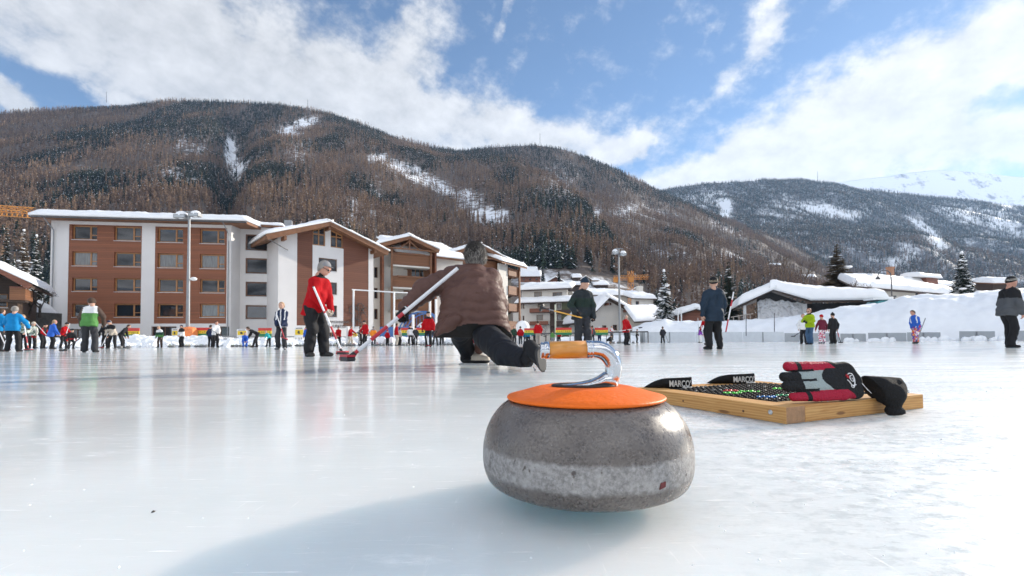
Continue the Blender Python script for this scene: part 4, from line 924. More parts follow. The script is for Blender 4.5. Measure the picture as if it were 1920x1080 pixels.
uc, zc = uzr(1738, 520, 6); Rr.part('dormer', MB().box(uc-2.2, uc+1.6, 5.0, 7.5, ze+2, zc-.3), CHAL); Rr.snow([(uc-5, 4.6, zc-.3), (uc+2, 4.6, zc-.3), (uc+2, 8, zc), (uc-5, 8, zc)], .9, 97)

# left chalet
Q = House.between('old_chalet', 'old dark timber chalet with snowy gable roof and wooden balcony at the left edge', 'building', -46, 40, 32, 41.5)
uzq = Q.uz
pa, zpa = uzq(4, 506, -1); pr, zpr = uzq(57, 533, -1.6)
Q.wall(0, Q.w, -.06, zpr, [(Q.w-1.5, Q.w-.6, .9, 2.0), (Q.w-1.6, Q.w-.6, 3.6, 4.8)], 0, .3, DARKW); Q.window(Q.w-1.5, Q.w-.6, .9, 2.0, 0, rec=.12); Q.window(Q.w-1.6, Q.w-.6, 3.6, 4.8, 0, rec=.12)
Q.part('gable_wall', MB().prism([(0, zpr), (Q.w, zpr), (Q.w, zpr+.3), (Q.w*.6, zpa-.5), (0, zpr+.6)], 0, .3), DARKW)
Q.gable_roof(Q.w*.6-(pr-Q.w*.6), pr, zpr, zpr, Q.w*.6, zpa+.3, -1.6, 9, .3, .7, DARKW, 98)
Q.part('bargeboard', MB().bar((pr, -1.62, zpr-.25), (Q.w*.6, -1.62, zpa+.05), .1, .5), CHAL)
q0, zb = uzq(18, 562, -1.4); q1, z1 = uzq(48, 541, -1.4); bl = Q.part('balcony', MB().box(q0, q1, -1.5, -1.4, zb, z1), BALW); MB().box(q0-4, q1, -1.38, -.02, zb-.15, zb+.05).build('slab', DARKW, bl); MB().box(q0, q1+.03, -1.55, -1.36, z1+.01, z1+.12).build('handrail', CHAL, bl); MB().box(q1-.1, q1, -1.37, 1.5, zb+.06, z1).build('side_panel', BALW, bl)
Q.part('side_wall', MB().box(Q.w-.3, Q.w, .3, 8, -.06, zpr), DARKW)
p0, p1 = at(36, 600, 46), at(100, 600, 49)
gw = House.between('garden_wall', 'dark stone garden wall below the snowy slope at the left', 'wall', 30, 46, 96, 49); z_ = gw.uz(60, 585)[1]
MB().box(0, gw.w+1, 0, .5, -.06, z_).build('wall', mat('dark_stone', (.06, .055, .05), .9, .4, 2.5, .5, 3), gw.root)
gw.snow([(0, .5, z_-.1), (gw.w+1, .5, z_-.1), (gw.w+6, 26, z_+7.5), (-8, 26, z_+7.5)], .7, 99, (24, 20), name='snow_slope')
# ================================================================== SNOW BANKS, BARRIERS
def bank(name, label, cat, tops, Yf, Yt, Yb, nx, seed, lump, base=-.05, rough=.0, kind='structure', zmul=1.0, back=True):
    """heap of snow: its crest read off the photo (x, y), foot at Yf, crest at Yt, back at Yb (functions of x)"""
    xs = np.linspace(tops[0][0], tops[-1][0], nx); ty = np.interp(xs, [t[0] for t in tops], [t[1] for t in tops])
    ts = np.concatenate([np.linspace(0, 1, 26), np.linspace(1.06, 2, 10)]); PX, T = np.meshgrid(xs, ts); TY = np.broadcast_to(ty, PX.shape)
    yf, yt, yb = Yf(PX), Yt(PX), Yb(PX)
    Y = np.where(T <= 1, yf+(yt-yf)*T, yt+(yb-yt)*(T-1)); zc = CAMH+(horizon_y(PX)-TY)/FPX*yt
    t = np.clip(T, 0, 1); prof = np.where(T <= 1, np.sin(t*math.pi/2)**.8, np.cos((T-1)*math.pi/2*.9))
    X = (PX-960)/FPX*Y
    Z = base+(zc-base)*prof*zmul + lump*(fbm(X*1.1+seed, Y*1.1, 4, seed)-.5)*np.clip(t*3, 0, 1)+rough*(np.abs(fbm(X*2.6, Y*2.6+T*3, 3, seed+3)-.5)*2-.3)*np.clip(t*4, 0, 1)
    V = np.stack([X, Y, Z], -1).reshape(-1, 3); k = len(xs); i = (np.arange(len(ts)-1)[:, None]*k+np.arange(k-1)[None]).ravel()
    o = np_mesh(name, V, np.stack([i, i+1, i+k+1, i+k], 1), SNOW)
    return tag(o, label, cat, kind=kind)
lin = lambda a, b, x0=0, x1=1920: (lambda P: a+(b-a)*(P-x0)/(x1-x0))
bank('snow_bank', None, None, [(1186, 615), (1206, 607), (1230, 601), (1246, 598), (1262, 603), (1290, 602), (1330, 603), (1372, 601), (1400, 600), (1450, 597), (1500, 592), (1540, 583), (1575, 576), (1620, 573), (1660, 566), (1690, 557), (1740, 553), (1800, 552), (1850, 547), (1880, 544), (1930, 541), (2010, 540), (2300, 545)],
     lambda P: np.interp(P, [1186, 1500, 2300], [63, 53, 32])+.4, lambda P: np.interp(P, [1186, 1500, 2300], [67, 60, 41]), lambda P: np.interp(P, [1186, 1500, 2300], [74, 70, 58]), 260, 3, .55)
bank('snow_bank', None, None, [(1040, 632), (1100, 631), (1150, 630), (1200, 628)], lambda P: 60+P*0, lambda P: 62.5+P*0, lambda P: 67+P*0, 60, 5, .4)
bank('snow_bank', None, None, [(-330, 622), (-60, 624), (60, 628), (130, 632), (200, 628), (262, 626), (330, 629), (400, 627), (440, 633), (520, 631), (560, 634), (640, 631), (690, 630), (760, 629), (820, 630), (900, 631), (935, 634), (955, 640)],
     lin(34.6, 37.5, 0, 1040), lin(36.4, 39.4, 0, 1040), lin(40, 43, 0, 1040), 420, 9, .26, rough=.30, zmul=.86)
rs = random.Random(4)                                           # broken lumps shovelled along the bank
lp = MB()
for i in range(520):
    pxv = rs.uniform(-60, 945); Yv = 34.4+2.9*pxv/1040+rs.random()**1.6*2.2; p = at(pxv, 640, Yv); r_ = rs.uniform(.05, .24)*(1 if rs.random() < .8 else 1.5)
    M = Matrix.Translation((p.x, p.y, rs.uniform(-.02, .10)+max(0, (Yv-34.4-2.9*pxv/1040))*.22)) @ Matrix.Rotation(rs.random()*6, 4, Vector((rs.random(), rs.random(), rs.random()+.01)))
    lp.box(-r_*rs.uniform(.6, 1.2), r_, -r_*.8, r_*rs.uniform(.6, 1), -r_*.5, r_*rs.uniform(.4, .9), 0, M)
tag(lp.build('snow_lumps', SNOW), kind='stuff')
BARR = mat('barrier_grey', (.36, .38, .40), .45, .06, 2); BARRL = mat('barrier_frosted', (.60, .63, .66), .4, .05, 2)
def barrier(x0, x1, y0, y1, Y0, Y1, m, label):
    a, b = at(x0, y1, Y0), at(x1, y1, Y1); za, zb = at(x0, y0, Y0).z, at(x1, y0, Y1).z
    t = thing('barrier_board', label, 'barrier', (a.x, a.y, 0), 0, 'rink barrier boards'); d = Vector((b.x-a.x, b.y-a.y, 0)); n = Vector((-d.y, d.x, 0)).normalized()*.08
    vs = [Vector((0, 0, -.05)), d+Vector((0, 0, -.05)), d+Vector((0, 0, zb)), Vector((0, 0, za))]
    MB().add(vs+[v+n for v in vs], [(0, 1, 2, 3), (7, 6, 5, 4), (0, 4, 5, 1), (1, 5, 6, 2), (2, 6, 7, 3), (3, 7, 4, 0)]).build('panel', m, t)
    MB().bar(d*.5-n*.25+Vector((0, 0, -.05)), d*.5-n*.25+Vector((0, 0, (za+zb)/2-.02)), .08).build('post', METAL, t)
by = lambda x: np.interp(x, [1140, 1500, 1920], [64, 52.5, 41])
for x0, x1, y0, m_, lab in ((1142, 1199, 623.5, BARRL, 'pale frosted barrier board, first one right of the lamp post'), (1200, 1210, 622.5, BARR, 'short grey barrier panel left of the lone dark figure with a broom'), (1211, 1303, 622.5, BARRL, 'pale barrier board behind the lone dark figure with a broom'), (1304, 1392, 622.3, BARRL, 'pale barrier board behind the person in the navy parka'),
                           (1393, 1470, 622.2, BARRL, 'pale barrier board with two thin rods, left of the lime jacket'), (1471, 1574, 624.5, BARR, 'grey barrier board behind the trio with the lime jacket'), (1576, 1624, 625.5, BARR, 'short grey snow smeared barrier board right of the trio'), (1628, 1700, 624, BARR, 'grey barrier board left of the person in blue with patterned trousers'), (1701, 1764, 623, BARR, 'grey barrier board right of the person in blue with patterned trousers'),
                           (1799, 1866, 621, BARR, 'grey barrier board half buried beneath the highest snow bank'), (1908, 1990, 620, BARR, 'grey barrier board at the right edge behind the grey jacket')):
    barrier(x0, x1, y0, 640, by(x0), by(x1), m_, lab)
for i, (xx, yy0, w) in enumerate(((1596, 636, 34), (1660, 637, 50), (1775, 634, 60), (1820, 633, 40), (1850, 636, 40), (1890, 632, 30), (1745, 636, 30))):  # snow slumped over the boards
    Yv = by(xx)-.25; p = at(xx, 640, Yv); w_ = w*Yv/FPX; rr_ = random.Random(i); mb = MB()
    for j in range(7): mb.ball((p.x+rr_.uniform(-.5, .5)*w_, p.y+rr_.uniform(-.1, .1), .05), (w_*rr_.uniform(.12, .25), .25, rr_.uniform(.15, .5)), 8)
    tag(mb.build('snow_drift', SNOW, None, True), kind='stuff')
for i, lab in enumerate(('thin dark rod standing in the bank in front of the hut, left one', 'thin dark rod standing in the bank in front of the hut, right one')):
    xx, y0, y1 = ((1399, 591, 622), (1452, 587, 621))[i]; Yv = 54; a, b = at(xx, y1+8, Yv+.5), at(xx, y0, Yv+.5); tag(MB().tube([a, b], .045, 6).build('marker_rod', DGREY), lab, 'rod', 'rods in the bank')

# ================================================================== LAMPS, FRAMES, CRANES, MASTS
def flood_lamp(label, x, ytop, ybase, Y, heads, base=False, cone=False):
    p = at(x, ytop, Y); t = thing('flood_lamp', label, 'lamp post', (p.x, p.y, 0)); z = p.z
    MB().tube([(0, 0, -.05), (0, 0, z*.55), (0, 0, z)], [.17, .13, .09], 10).build('pole', METAL, t)
    MB().bar((heads[0][0]*Y/FPX, 0, z), (heads[-1][0]*Y/FPX, 0, z), .09).build('crossbar', METAL, t)
    for dx, dy, w, h in heads:
        hx, hz, w_, h_ = dx*Y/FPX, z-dy*Y/FPX, w*Y/FPX/2, h*Y/FPX
        b = MB().box(hx-w_, hx+w_, -.3, .3, hz-h_*.55, hz).build('lamp_head', METAL, t)
        MB().box(hx-w_+.06, hx+w_-.06, -.305, -.28, hz-h_*.5, hz-h_*.1).build('lens', mat('lamp_lens', (.4, .42, .44), .15, .1, 4), b)
        MB().ball((hx, 0, hz), (w_*1.02, .32, h_*.62), 12).build('snow_cap', SNOWR, b, True)
        MB().bar((hx, 0, hz-h_*.5), (hx, 0, z), .06).build('bracket', METAL, b)
    return t, z
fl, z = flood_lamp('tall grey floodlight post with two snow capped heads in front of the boarded block', 355, 397, 640, 41, [(-15, 6, 22, 12), (12, 4, 18, 10)])
zz = at(355, 524, 41).z; sl_ = MB().bar((0, 0, zz-.1), (.45, 0, zz+.05), .07).build('arm', METAL, fl); MB().ball((.5, -.05, zz+.04), (.3, .2, .17), 10).build('small_lamp', MATS['white_paint'], sl_, True)
fl.data if False else None
tag(MB().box(-.6, .6, -.5, .5, 0, .9, 0, Matrix.Translation((at(355, 640, 40.2).x, 40.2, .6))).ball((at(355, 640, 40.2).x, 40.2, 1.5), (.62, .52, .25), 10).build('padded_post_guard', mat('orange_pad', (.75, .22, .07), .6, .15, 5)), 'orange padding round the foot of the left floodlight post', 'padding')
flood_lamp('grey floodlight post with two heads standing before the white farmhouse', 1160, 466, 640, 60, [(-7, 6, 11, 8), (8, 9, 12, 8)])
def pole_frame():
    p0, p1 = at(663, 543, 44), at(739, 548, 46)
    t = thing('net_frame', 'tall white tube frame standing on the bank before the brown panel', 'frame', (p0.x, p0.y, 0)); d = Vector((p1.x-p0.x, p1.y-p0.y, 0)); WP = MATS['white_paint']
    for q, zt in ((Vector((0, 0, 0)), p0.z), (d, p1.z)): MB().tube([q, q+Vector((0, 0, zt))], .09, 8).build('post', WP, t)
    e = at(765, 549, 47); MB().tube([(-.15, 0, p0.z), d+Vector((0, 0, p1.z)), (e.x-p0.x, e.y-p0.y, e.z)], .06, 8).build('crossbar', WP, t)
pole_frame()
for x, y0, Y, lab in ((806, 547, 44, 'white pole beside the blue climbing dome, left of the pair'), (817.5, 561, 44, 'white pole beside the blue climbing dome, right of the pair'), (774.5, 590, 40, 'short white pole in front of the blue climbing dome'), (1041, 571, 62, 'slim pale pole in front of the guesthouse balconies'), (651.5, 612, 36, 'thin white stake on the snow bank near the red jackets')):
    a = at(x, y0, Y); tag(MB().tube([(a.x, a.y, -.05), (a.x, a.y, a.z)], .11 if Y < 60 else .10, 8).build('white_pole', MATS['white_paint'] if Y != 62 else mat('pale_green_pole', (.5, .52, .42), .5)), lab, 'pole', 'poles behind the bank')
# climbing dome
c = at(794, 640, 52); t = thing('climbing_dome', 'blue and white net climbing dome between the bank and the residence', 'climbing frame', (c.x, c.y, 0)); BLUEP = mat('blue_paint', (.05, .14, .36), .4, .1, 3)
rx, rz = 45*52/FPX, at(794, 584, 52).z
for k, (ry, m_) in enumerate(((0, BLUEP), (1.6, BLUEP), (-1.6, BLUEP))): MB().tube([(rx*math.cos(a), ry, rz*(.96 if ry else 1)*math.sin(a)) for a in np.linspace(0, math.pi, 26)], .07, 6).build('arch', m_, t)
MB().tube([(rx*1.1*x, -1.7, rz*(.42+.22*math.sin(x*5.5+1.1))) for x in np.linspace(-1, 1, 26)], .08, 6).build('wave_tube', MATS['white_paint'], t)
nb = MB()
for k in range(-6, 7): x = rx*k/7; h = rz*math.sqrt(max(0, 1-(k/7)**2)); nb.tube([(x, 0, 0), (x, 0, h)], .03, 4)
for k in range(1, 5): z = rz*k/5; w = rx*math.sqrt(1-(k/5)**2); nb.tube([(-w, .02, z), (w, .02, z)], .03, 4, 1)
nb.build('net', [BLUEP, mat('red_rope', (.4, .06, .08), .6)], t)
MB().box(-rx*1.5, rx*1.1, -3.0, -2.8, .2, 1.9).build('hoarding', BLUEP, t); MB().box(.2, rx*1.0, -3.05, -3.005, 1.4, 2.1).build('panel', MATS['white_paint'], t)

# sponsor banners: red, yellow and green stripes with a row of small dark letters
STR = [mat('banner_red', (.50, .04, .03), .5, .06, 4), mat('banner_yellow', (.72, .50, .02), .5, .06, 4), mat('banner_green', (.02, .17, .07), .5, .06, 4), mat('banner_ink', (.06, .05, .03), .5), mat('banner_white', (.72, .72, .72), .5, .04, 3)]
def banner(x0, x1, y0, y1, Y, label, n=10):
    Y += 2.4
    y0 -= 1.5; y1 -= 1; a, b = at(x0, y1, Y), at(x1, y1, Y); w, h = b.x-a.x, at(x0, y0, Y).z-a.z; t = thing('sponsor_banner', label, 'banner', (a.x, a.y, 0), 0, 'striped banners along the bank'); z = a.z
    for k in range(3): MB().box(0, w, 0, .05, z+h*(2-k)/3, z+h*(3-k)/3-.002).build(('red', 'yellow', 'green')[k]+'_stripe', STR[k], t)
    rr_ = random.Random(int(x0)); lt = MB(); s_ = w/(n+1)
    for k in range(n):                                         # letter strokes, too small to read in the photo
        x = s_*(k+.7); g = h/3; z0 = z+h/3+g*.25; z1 = z0+g*.5; p = rr_.randrange(4)
        lt.box(x, x+s_*.13, -.012, -.001, z0, z1)
        if p != 1: lt.box(x+s_*.14, x+s_*.5, -.012, -.001, z1-g*.12, z1)
        if p > 0: lt.box(x+s_*.14, x+s_*.5, -.012, -.001, z0, z0+g*.12)
        if p in (2, 3): lt.box(x+s_*.42, x+s_*.55, -.011, -.001, z0+g*.13, z1-g*.13)
    lt.build('lettering', STR[3], t); [MB().box(x-.03, x+.03, .06, .11, -.05, z+h*.9).build('support', DGREY, t) for x in (.15, w-.15)]
for a in ((234, 261, 616.5, 634, 37.4, 'striped banner in the gap between the bent figures at the left', 7), (348, 396, 616, 632, 38, 'longest striped banner, left of the person in the white jacket', 11), (484, 509, 616.5, 632, 38.2, 'striped banner behind the child in the turquoise jacket', 6), (561, 580, 617, 633, 38.4, 'striped banner behind the person in the royal blue jacket', 4), (752, 800, 616, 630, 39, 'striped banner under the blue climbing dome', 9), (826, 851, 617, 630, 39, 'striped banner seen below the brown coat', 5), (983, 1010, 617, 629, 42, 'striped banner behind the person in the cyan jacket', 5), (1042, 1072, 616, 629, 43, 'striped banner left of the grey trousers of the beanie wearer', 7), (1115, 1140, 616, 629, 44, 'striped banner on the far side right of the beanie wearer', 6)): banner(*a)
def sign(x0, x1, y0, y1, Y, label):
    Y += 2.4
    a, b = at(x0, y1, Y), at(x1, y1, Y); w, h = b.x-a.x, at(x0, y0, Y).z-a.z; t = thing('advert_board', label, 'sign', (a.x, a.y, 0), 0, 'white and yellow boards'); z = a.z
    MB().box(0, w, 0, .05, z, z+h).build('board', STR[4], t); MB().box(w*.08, w*.92, -.02, -.002, z+h*.25, z+h*.75).build('yellow_field', STR[1], t)
    e = MB(); e.ball((w*.45, -.03, z+h*.5), (w*.12, .012, h*.15), 10); e.box(w*.42, w*.62, -.035, -.022, z+h*.36, z+h*.43); e.box(w*.15, w*.82, -.014, -.002, z+h*.84, z+h*.9); e.build('emblem', STR[3], t)
    for x in (.1, w-.1): MB().box(x-.03, x+.03, .06, .1, -.05, z+h*.9).build('leg', METAL, t)
for a in ((322, 334, 616, 633, 37.8, 'white board with a yellow field left of the person in the white and black jacket'), (444, 463, 617, 632, 37.9, 'white board with a yellow field behind the person bending over a child'), (552, 570, 613, 633, 38.3, 'white board with a yellow field left of the royal blue jacket'), (661, 671, 622, 634, 38.4, 'white board with a yellow field under the pointing arm')): sign(*a)
rl = thing('bank_railing', 'thin grey railing running along the top of the left snow bank', 'railing', at(380, 640, 41.5))
ro = rl.location
a, b = at(380, 630.5, 41.5), at(680, 632, 42); MB().tube([a-ro, b-ro], .05, 6).build('rail', METAL, rl)
for k in range(6): p = a.lerp(b, k/5)-ro; MB().tube([p, (p.x, p.y, -ro.z)], .045, 6).build('post', METAL, rl)
# second railing and clutter right of the brown coat
rl = thing('far_railing', 'dark horizontal railing in the snow between the guesthouse and the lamp post', 'railing', at(1060, 640, 58)); ro = rl.location
a, b = at(940, 627, 57), at(1215, 622, 58); MB().tube([a-ro, b-ro], .09, 6).build('rail', DGREY, rl)
for k in range(9): p = a.lerp(b, k/8)-ro; MB().tube([p, (p.x, p.y, -ro.z)], .07, 6).build('post', DGREY, rl)
# orange tower cranes
CR = mat('crane_orange', (.62, .26, .05), .5, .15, 1)
def truss(mb, a, b, w, n):
    a, b = Vector(a), Vector(b); d = (b-a).normalized(); s = d.orthogonal().normalized()*w/2; q = d.cross(s).normalized()*w/2; t = w*.09
    cs = [s+q, s-q, -s-q, -s+q]
    for c in cs: mb.bar(a+c, b+c, t)
    for i in range(n):
        p, p2 = a.lerp(b, i/n), a.lerp(b, (i+1)/n)
        for k in range(4): mb.bar(p+cs[k], p2+cs[(k+1) % 4], t*.75)
p = at(1183, 555, 170); t = thing('tower_crane', 'orange tower crane rising above the village roofs', 'crane', (p.x, p.y, 0)); zt = at(1183, 508, 170).z
zj = at(1183, 521.5, 170).z
mb = MB(); truss(mb, (0, 0, 0), (0, 0, zt), 1.5, 14); mb.build('mast', CR, t); mb = MB(); truss(mb, (at(1150, 521, 170).x-p.x, 0, zj), (6.5, 0, zj+.4), 1.2, 12); mb.build('jib', CR, t); MB().box(at(1150, 521, 170).x-p.x, at(1158, 521, 170).x-p.x, -.5, .5, zj-1.6, zj+.3).build('counterweight', CR, t); MB().box(-.9, .9, -.9, .9, zj-1.5, zj+.5).build('cab', CR, t)
p = at(-60, 640, 75); t = thing('tower_crane', 'orange lattice crane jib reaching in from the left edge above the chalet', 'crane', (p.x, p.y, 0)); a, b = at(-60, 391, 75), at(62, 399, 73)
mb = MB(); truss(mb, (0, 0, a.z), b-p.to_2d().to_3d(), 1.15, 12); mb.build('jib', CR, t); mb = MB(); truss(mb, (0, 0, 0), (0, 0, a.z+3), 1.6, 16); mb.build('mast', CR, t)
for x, y0, y1, lab in ((199.5, 172, 186, 'lattice mast on the left forest ridge'), (577, 186, 198, 'thin mast on the ridge right of the summit'), (1012.5, 250, 265, 'thin mast on the middle forest ridge'), (1533, 321, 337, 'mast with a bar on the far wooded mountain')):
    Yv = 1150 if x < 1200 else 2500; a, b = at(x, y1+6, Yv), at(x, y0, Yv); w = .6*Yv/1150; mb = MB().tube([a, b], [w, w*.4], 5)
    for k in (.55, .75, .9): q = a.lerp(b, k); mb.bar(q-Vector((w*2.2, 0, 0)), q+Vector((w*2.2, 0, 0)), w*.5)
    tag(mb.build('ridge_mast', DGREY), lab, 'mast', 'masts on the ridges')
# swan-neck street lamp before the right house
p = at(1672, 566, 62); t = thing('street_lamp', 'swan neck street lamp with a bell shade before the wide snow roof', 'street lamp', (p.x, p.y, 0)); f = lambda x, y: at(x, y, 62)-Vector((p.x, p.y, 0))
MB().tube([(0, 0, 0), f(1671.5, 530), f(1670, 513), f(1665, 508), f(1657, 506.5), f(1650, 509), f(1646.5, 515), f(1646, 518)], .07, 8).build('pole', DGREY, t)
c = f(1646, 518); MB().lathe([(.06, .05), (.14, -.1), (.3, -.35), (.32, -.42), (.25, -.4)], 12, 0, Matrix.Translation(c)).build('shade', DGREY, t)
mb = MB(); q = f(1672, 556); mb.box(q.x-.5, q.x+.5, -.15, -.05, q.z-.1, q.z+.1).box(q.x-.3, q.x+.3, -.2, -.16, q.z-.5, q.z-.15); mb.build('sign_arm', DGREY, t)
# teal vehicle roof showing over the bank
a, b = at(1643, 572, 58), at(1672, 572, 58); t = thing('parked_van', 'teal van roof showing above the snow bank under the street lamp', 'van', (a.x, a.y, 0)); zt = at(1650, 564, 58).z; w = b.x-a.x; TEAL = mat('teal_paint', (.02, .20, .22), .35, .08, 3, coat=.4)
MB().prism([(0, 2.3), (w+1.6, 2.3), (w+1.3, zt-.05), (w+.6, zt+.15), (.4, zt), (.05, zt-.3)], 0, 1.9).box(-.3, w+2.6, .003, 1.897, .5, 2.297).build('body', TEAL, t)
MB().box(.3, w+.4, -.02, -.003, 1.5, 2.2).build('window', GLASS, t)
for x in (.5, w+1.7):
    MB(Matrix.Translation((x, -.05, .35)) @ Matrix.Rotation(R(90), 4, 'X')).lathe([(.1, -.1), (.35, -.1), (.35, .1), (.1, .1)], 16).build('wheel', DGREY, t)
MB().box(-.25, w, .1, 1.8, zt+.16, zt+.3).build('roof_snow', SNOWR, t)
# snow mounds and bushes by the guesthouse
for i, (x, y0, y1, Y, w, lab) in enumerate(((980, 601, 624, 70, 13, 'rounded snow capped stack at the corner of the residence'), )):
    p = at(x, 640, Y); zt = at(x, y0, Y).z; tag(MB().ball((p.x, p.y, zt-1.0), (1.05, .8, 1.0), 14).box(p.x-.9, p.x+.9, p.y-.6, p.y+.6, -.05, zt-1.0).build('covered_stack', SNOWR, None, True), lab, 'snow heap')

# ================================================================== SINGLE TREES
NEED = mat('spruce_needles', (.020, .032, .022), .8, .4, 1.5, spec=.2); BARK = mat('spruce_bark', (.07, .05, .04), .9, .2, 6); NEEDB = mat('brown_needles', (.090, .068, .042), .85, .4, 1.2, spec=.15)
def fir(label, x, ytop, ybase, Y, wpx, snow, seed, needles=None, tiers=26, droop=.35, jag=.3, group='firs standing in the village'):
    needles = needles or NEED; rs = np.random.RandomState(seed); p = at(x, ybase, Y); ztop = at(x, ytop, Y).z; H = ztop-p.z; Rm = wpx*Y/FPX/2
    t = thing('fir_tree', label, 'tree', (p.x, p.y, p.z), 0, group)
    MB().tube([(0, 0, -3), (0, 0, H*.5), (.0, 0, H*.985)], [H*.02+.1, H*.012+.05, .02], 8).build('trunk', BARK, t)
    V = []; M = []
    for k in range(tiers):
        f = k/(tiers-1); z = H*(.05+.93*f); rr_ = Rm*((1-f)**.85)*(1-jag*rs.rand()*.5)+.08; nb = max(5, int(15*(1-f)+5))
        for j in range(nb):
            a = 6.283*(j+rs.rand()*.8)/nb; L = rr_*(.62+.45*rs.rand()); c, s = math.cos(a), math.sin(a); dr = droop*L*(.7+.5*rs.rand()); z0 = z+rs.normal()*H*.008
            m_steps = max(3, int(L/.14)); sn = rs.rand() < snow
            for q in range(m_steps):                          # sprays of needles hanging off the branch, wider near its middle
                u_ = (q+rs.rand())/m_steps; w = (.20+.42*L*.36)*math.sin(math.pi*min(1, .18+u_*.86))+.05; b = np.array([c*L*u_, s*L*u_, z0-dr*u_**1.5])
                sd = np.array([-s, c, 0]); fw = np.array([c, s, -.35])
                for sg in (-1, 1):
                    tip = b+sd*sg*w*(.7+.6*rs.rand())+fw*w*.5-np.array([0, 0, w*(.2+.5*rs.rand())]); e = b+fw*(.16+.1*rs.rand())
                    V.append([b-fw*.05, tip, e]); M.append(0)
                if sn and rs.rand() < .75:
                    for sg in (-1, 1):
                        o = np.array([0, 0, .05]); V.append([b-fw*.09+o, b+sd*sg*w*.62+fw*w*.35+o*.4-np.array([0, 0, w*.2]), b+fw*.22+o*.8]); M.append(1)
    V = np.array(V, dtype=np.float32); o = np_mesh('crown', V.reshape(-1, 3), np.arange(len(V)*3).reshape(-1, 3), [needles, SNOWR], np.array(M), t, False)
    sc = MB(); rs2 = random.Random(seed)                       # pads of snow on the branches
    for k in range(int(70*snow)):
        f = rs2.random()**1.2*.95; a = rs2.random()*6.283; r_ = Rm*(1-f)**.85*rs2.uniform(.35, .95); sz = rs2.uniform(.14, .34)*(.5+.8*(1-f))*Rm/2.2
        sc.ball((r_*math.cos(a), r_*math.sin(a), H*(.05+.93*f)-droop*r_*.8), (sz*1.5, sz*1.5, sz*.5), 8)
    if snow > .3: sc.ball((0, 0, H*.985), (.22, .22, .3), 8)
    if len(sc.v): sc.build('snow_pads', SNOWR, t, True)['kind'] = 'stuff'
fir('tall fir loaded with snow pads, left of the brown shed', 1247, 506, 640, 70, 66, .72, 1, droop=.5)
fir('tall dark green fir with little snow, behind the person in the navy parka', 1368, 490, 612, 75, 62, .10, 2)
fir('broad brownish fir between the hut and the wide snow roof', 1571, 455, 560, 85, 96, .10, 3, NEEDB, 28, .15, .9)
fir('pointed snowy fir at the right end of the wide snow roof', 1806, 473, 560, 72, 52, .55, 4, droop=.45)
fir('slim snowy fir behind the left chalet', 42, 430, 560, 95, 36, .4, 5, NEEDB)
fir('slim dark fir between the chalet and the white block', 66, 440, 560, 100, 32, .4, 6, NEED)
fir('dark fir at the left edge behind the chalet roof', 10, 425, 560, 98, 34, .25, 7)
fir('small dark fir on the village slope beside the red brown chalet', 1018, 500, 530, 215, 12, .3, 8)
fir('small dark fir on the village slope above the domed hut', 1048, 506, 530, 225, 10, .2, 9)
fir('dark firs group by the hut, small one in front of the wood', 1232, 545, 575, 120, 20, .3, 10)
def bare_tree(label, x, ytop, ybase, Y, seed, spread, depth=5, lean=0, group='bare trees', thick=.12, m=None):
    rs = random.Random(seed); p = at(x, ybase, Y); H = at(x, ytop, Y).z-p.z; t = thing('bare_tree', label, 'tree', p, 0, group); tr, cr = MB(), MB()
    def grow(b, d, L, r, k):
        e = b+d*L; mid = b.lerp(e, .5)+Vector((rs.uniform(-1, 1), rs.uniform(-1, 1), 0))*L*.05
        (tr if k == depth else cr).tube([b, mid, e], [r, r*.8, r*.62], 6 if k > 2 else 4, 0, False)
        if k == 0: return
        for i in range(3 if k > 1 else 4):
            ax = Vector((rs.uniform(-1, 1), rs.uniform(-1, 1), rs.uniform(-.2, .2))).normalized(); nd = (Matrix.Rotation(rs.uniform(.35, .9)*spread, 3, ax) @ d); nd.z += .12; nd.normalize()
            grow(b.lerp(e, rs.uniform(.55, 1)), nd, L*rs.uniform(.55, .8), r*.55, k-1)
    grow(Vector((0, 0, -.3)), Vector((lean, 0, 1)).normalized(), H*.38, thick, depth)
    m = m or mat('bare_bark', (.045, .035, .03), .9, .3, 4); tr.build('trunk', m, t); cr.build('crown', m, t)
bare_tree('dark bare tree before the snowy slope, left of the white block', 75, 520, 590, 45, 3, 1.0)
bare_tree('leaning bare tree beside the chalet balcony', 52, 525, 590, 45, 8, .9, 4, .35)
bare_tree('spreading bare tree at the left end of the wide snow roof', 1606, 508, 566, 72, 5, 1.2, 5, -.1, thick=.2, m=mat('bare_bark_brown', (.10, .07, .05), .9, .3, 4))
bare_tree('bare brownish tree left of the big snow roofed hut', 1468, 470, 545, 120, 12, .9, 5, .1, thick=.22, m=MATS['bare_bark_brown'])
bare_tree('bare brownish tree above the big snow roofed hut', 1510, 475, 545, 125, 14, .9, 5, 0, thick=.22, m=MATS['bare_bark_brown'])
for i, (x, y0, Y, lab) in enumerate(((1003, 590, 60, 'snow dusted bush in front of the guesthouse, the left one'), (1024, 603, 60, 'snow dusted bush in front of the guesthouse, the right one'), (690, 605, 56, 'dark bush with snow behind the red jackets'))):
    bare_tree(lab, x, y0, 640, Y, 20+i, 1.5, 4, 0, 'bushes on the bank', .09)
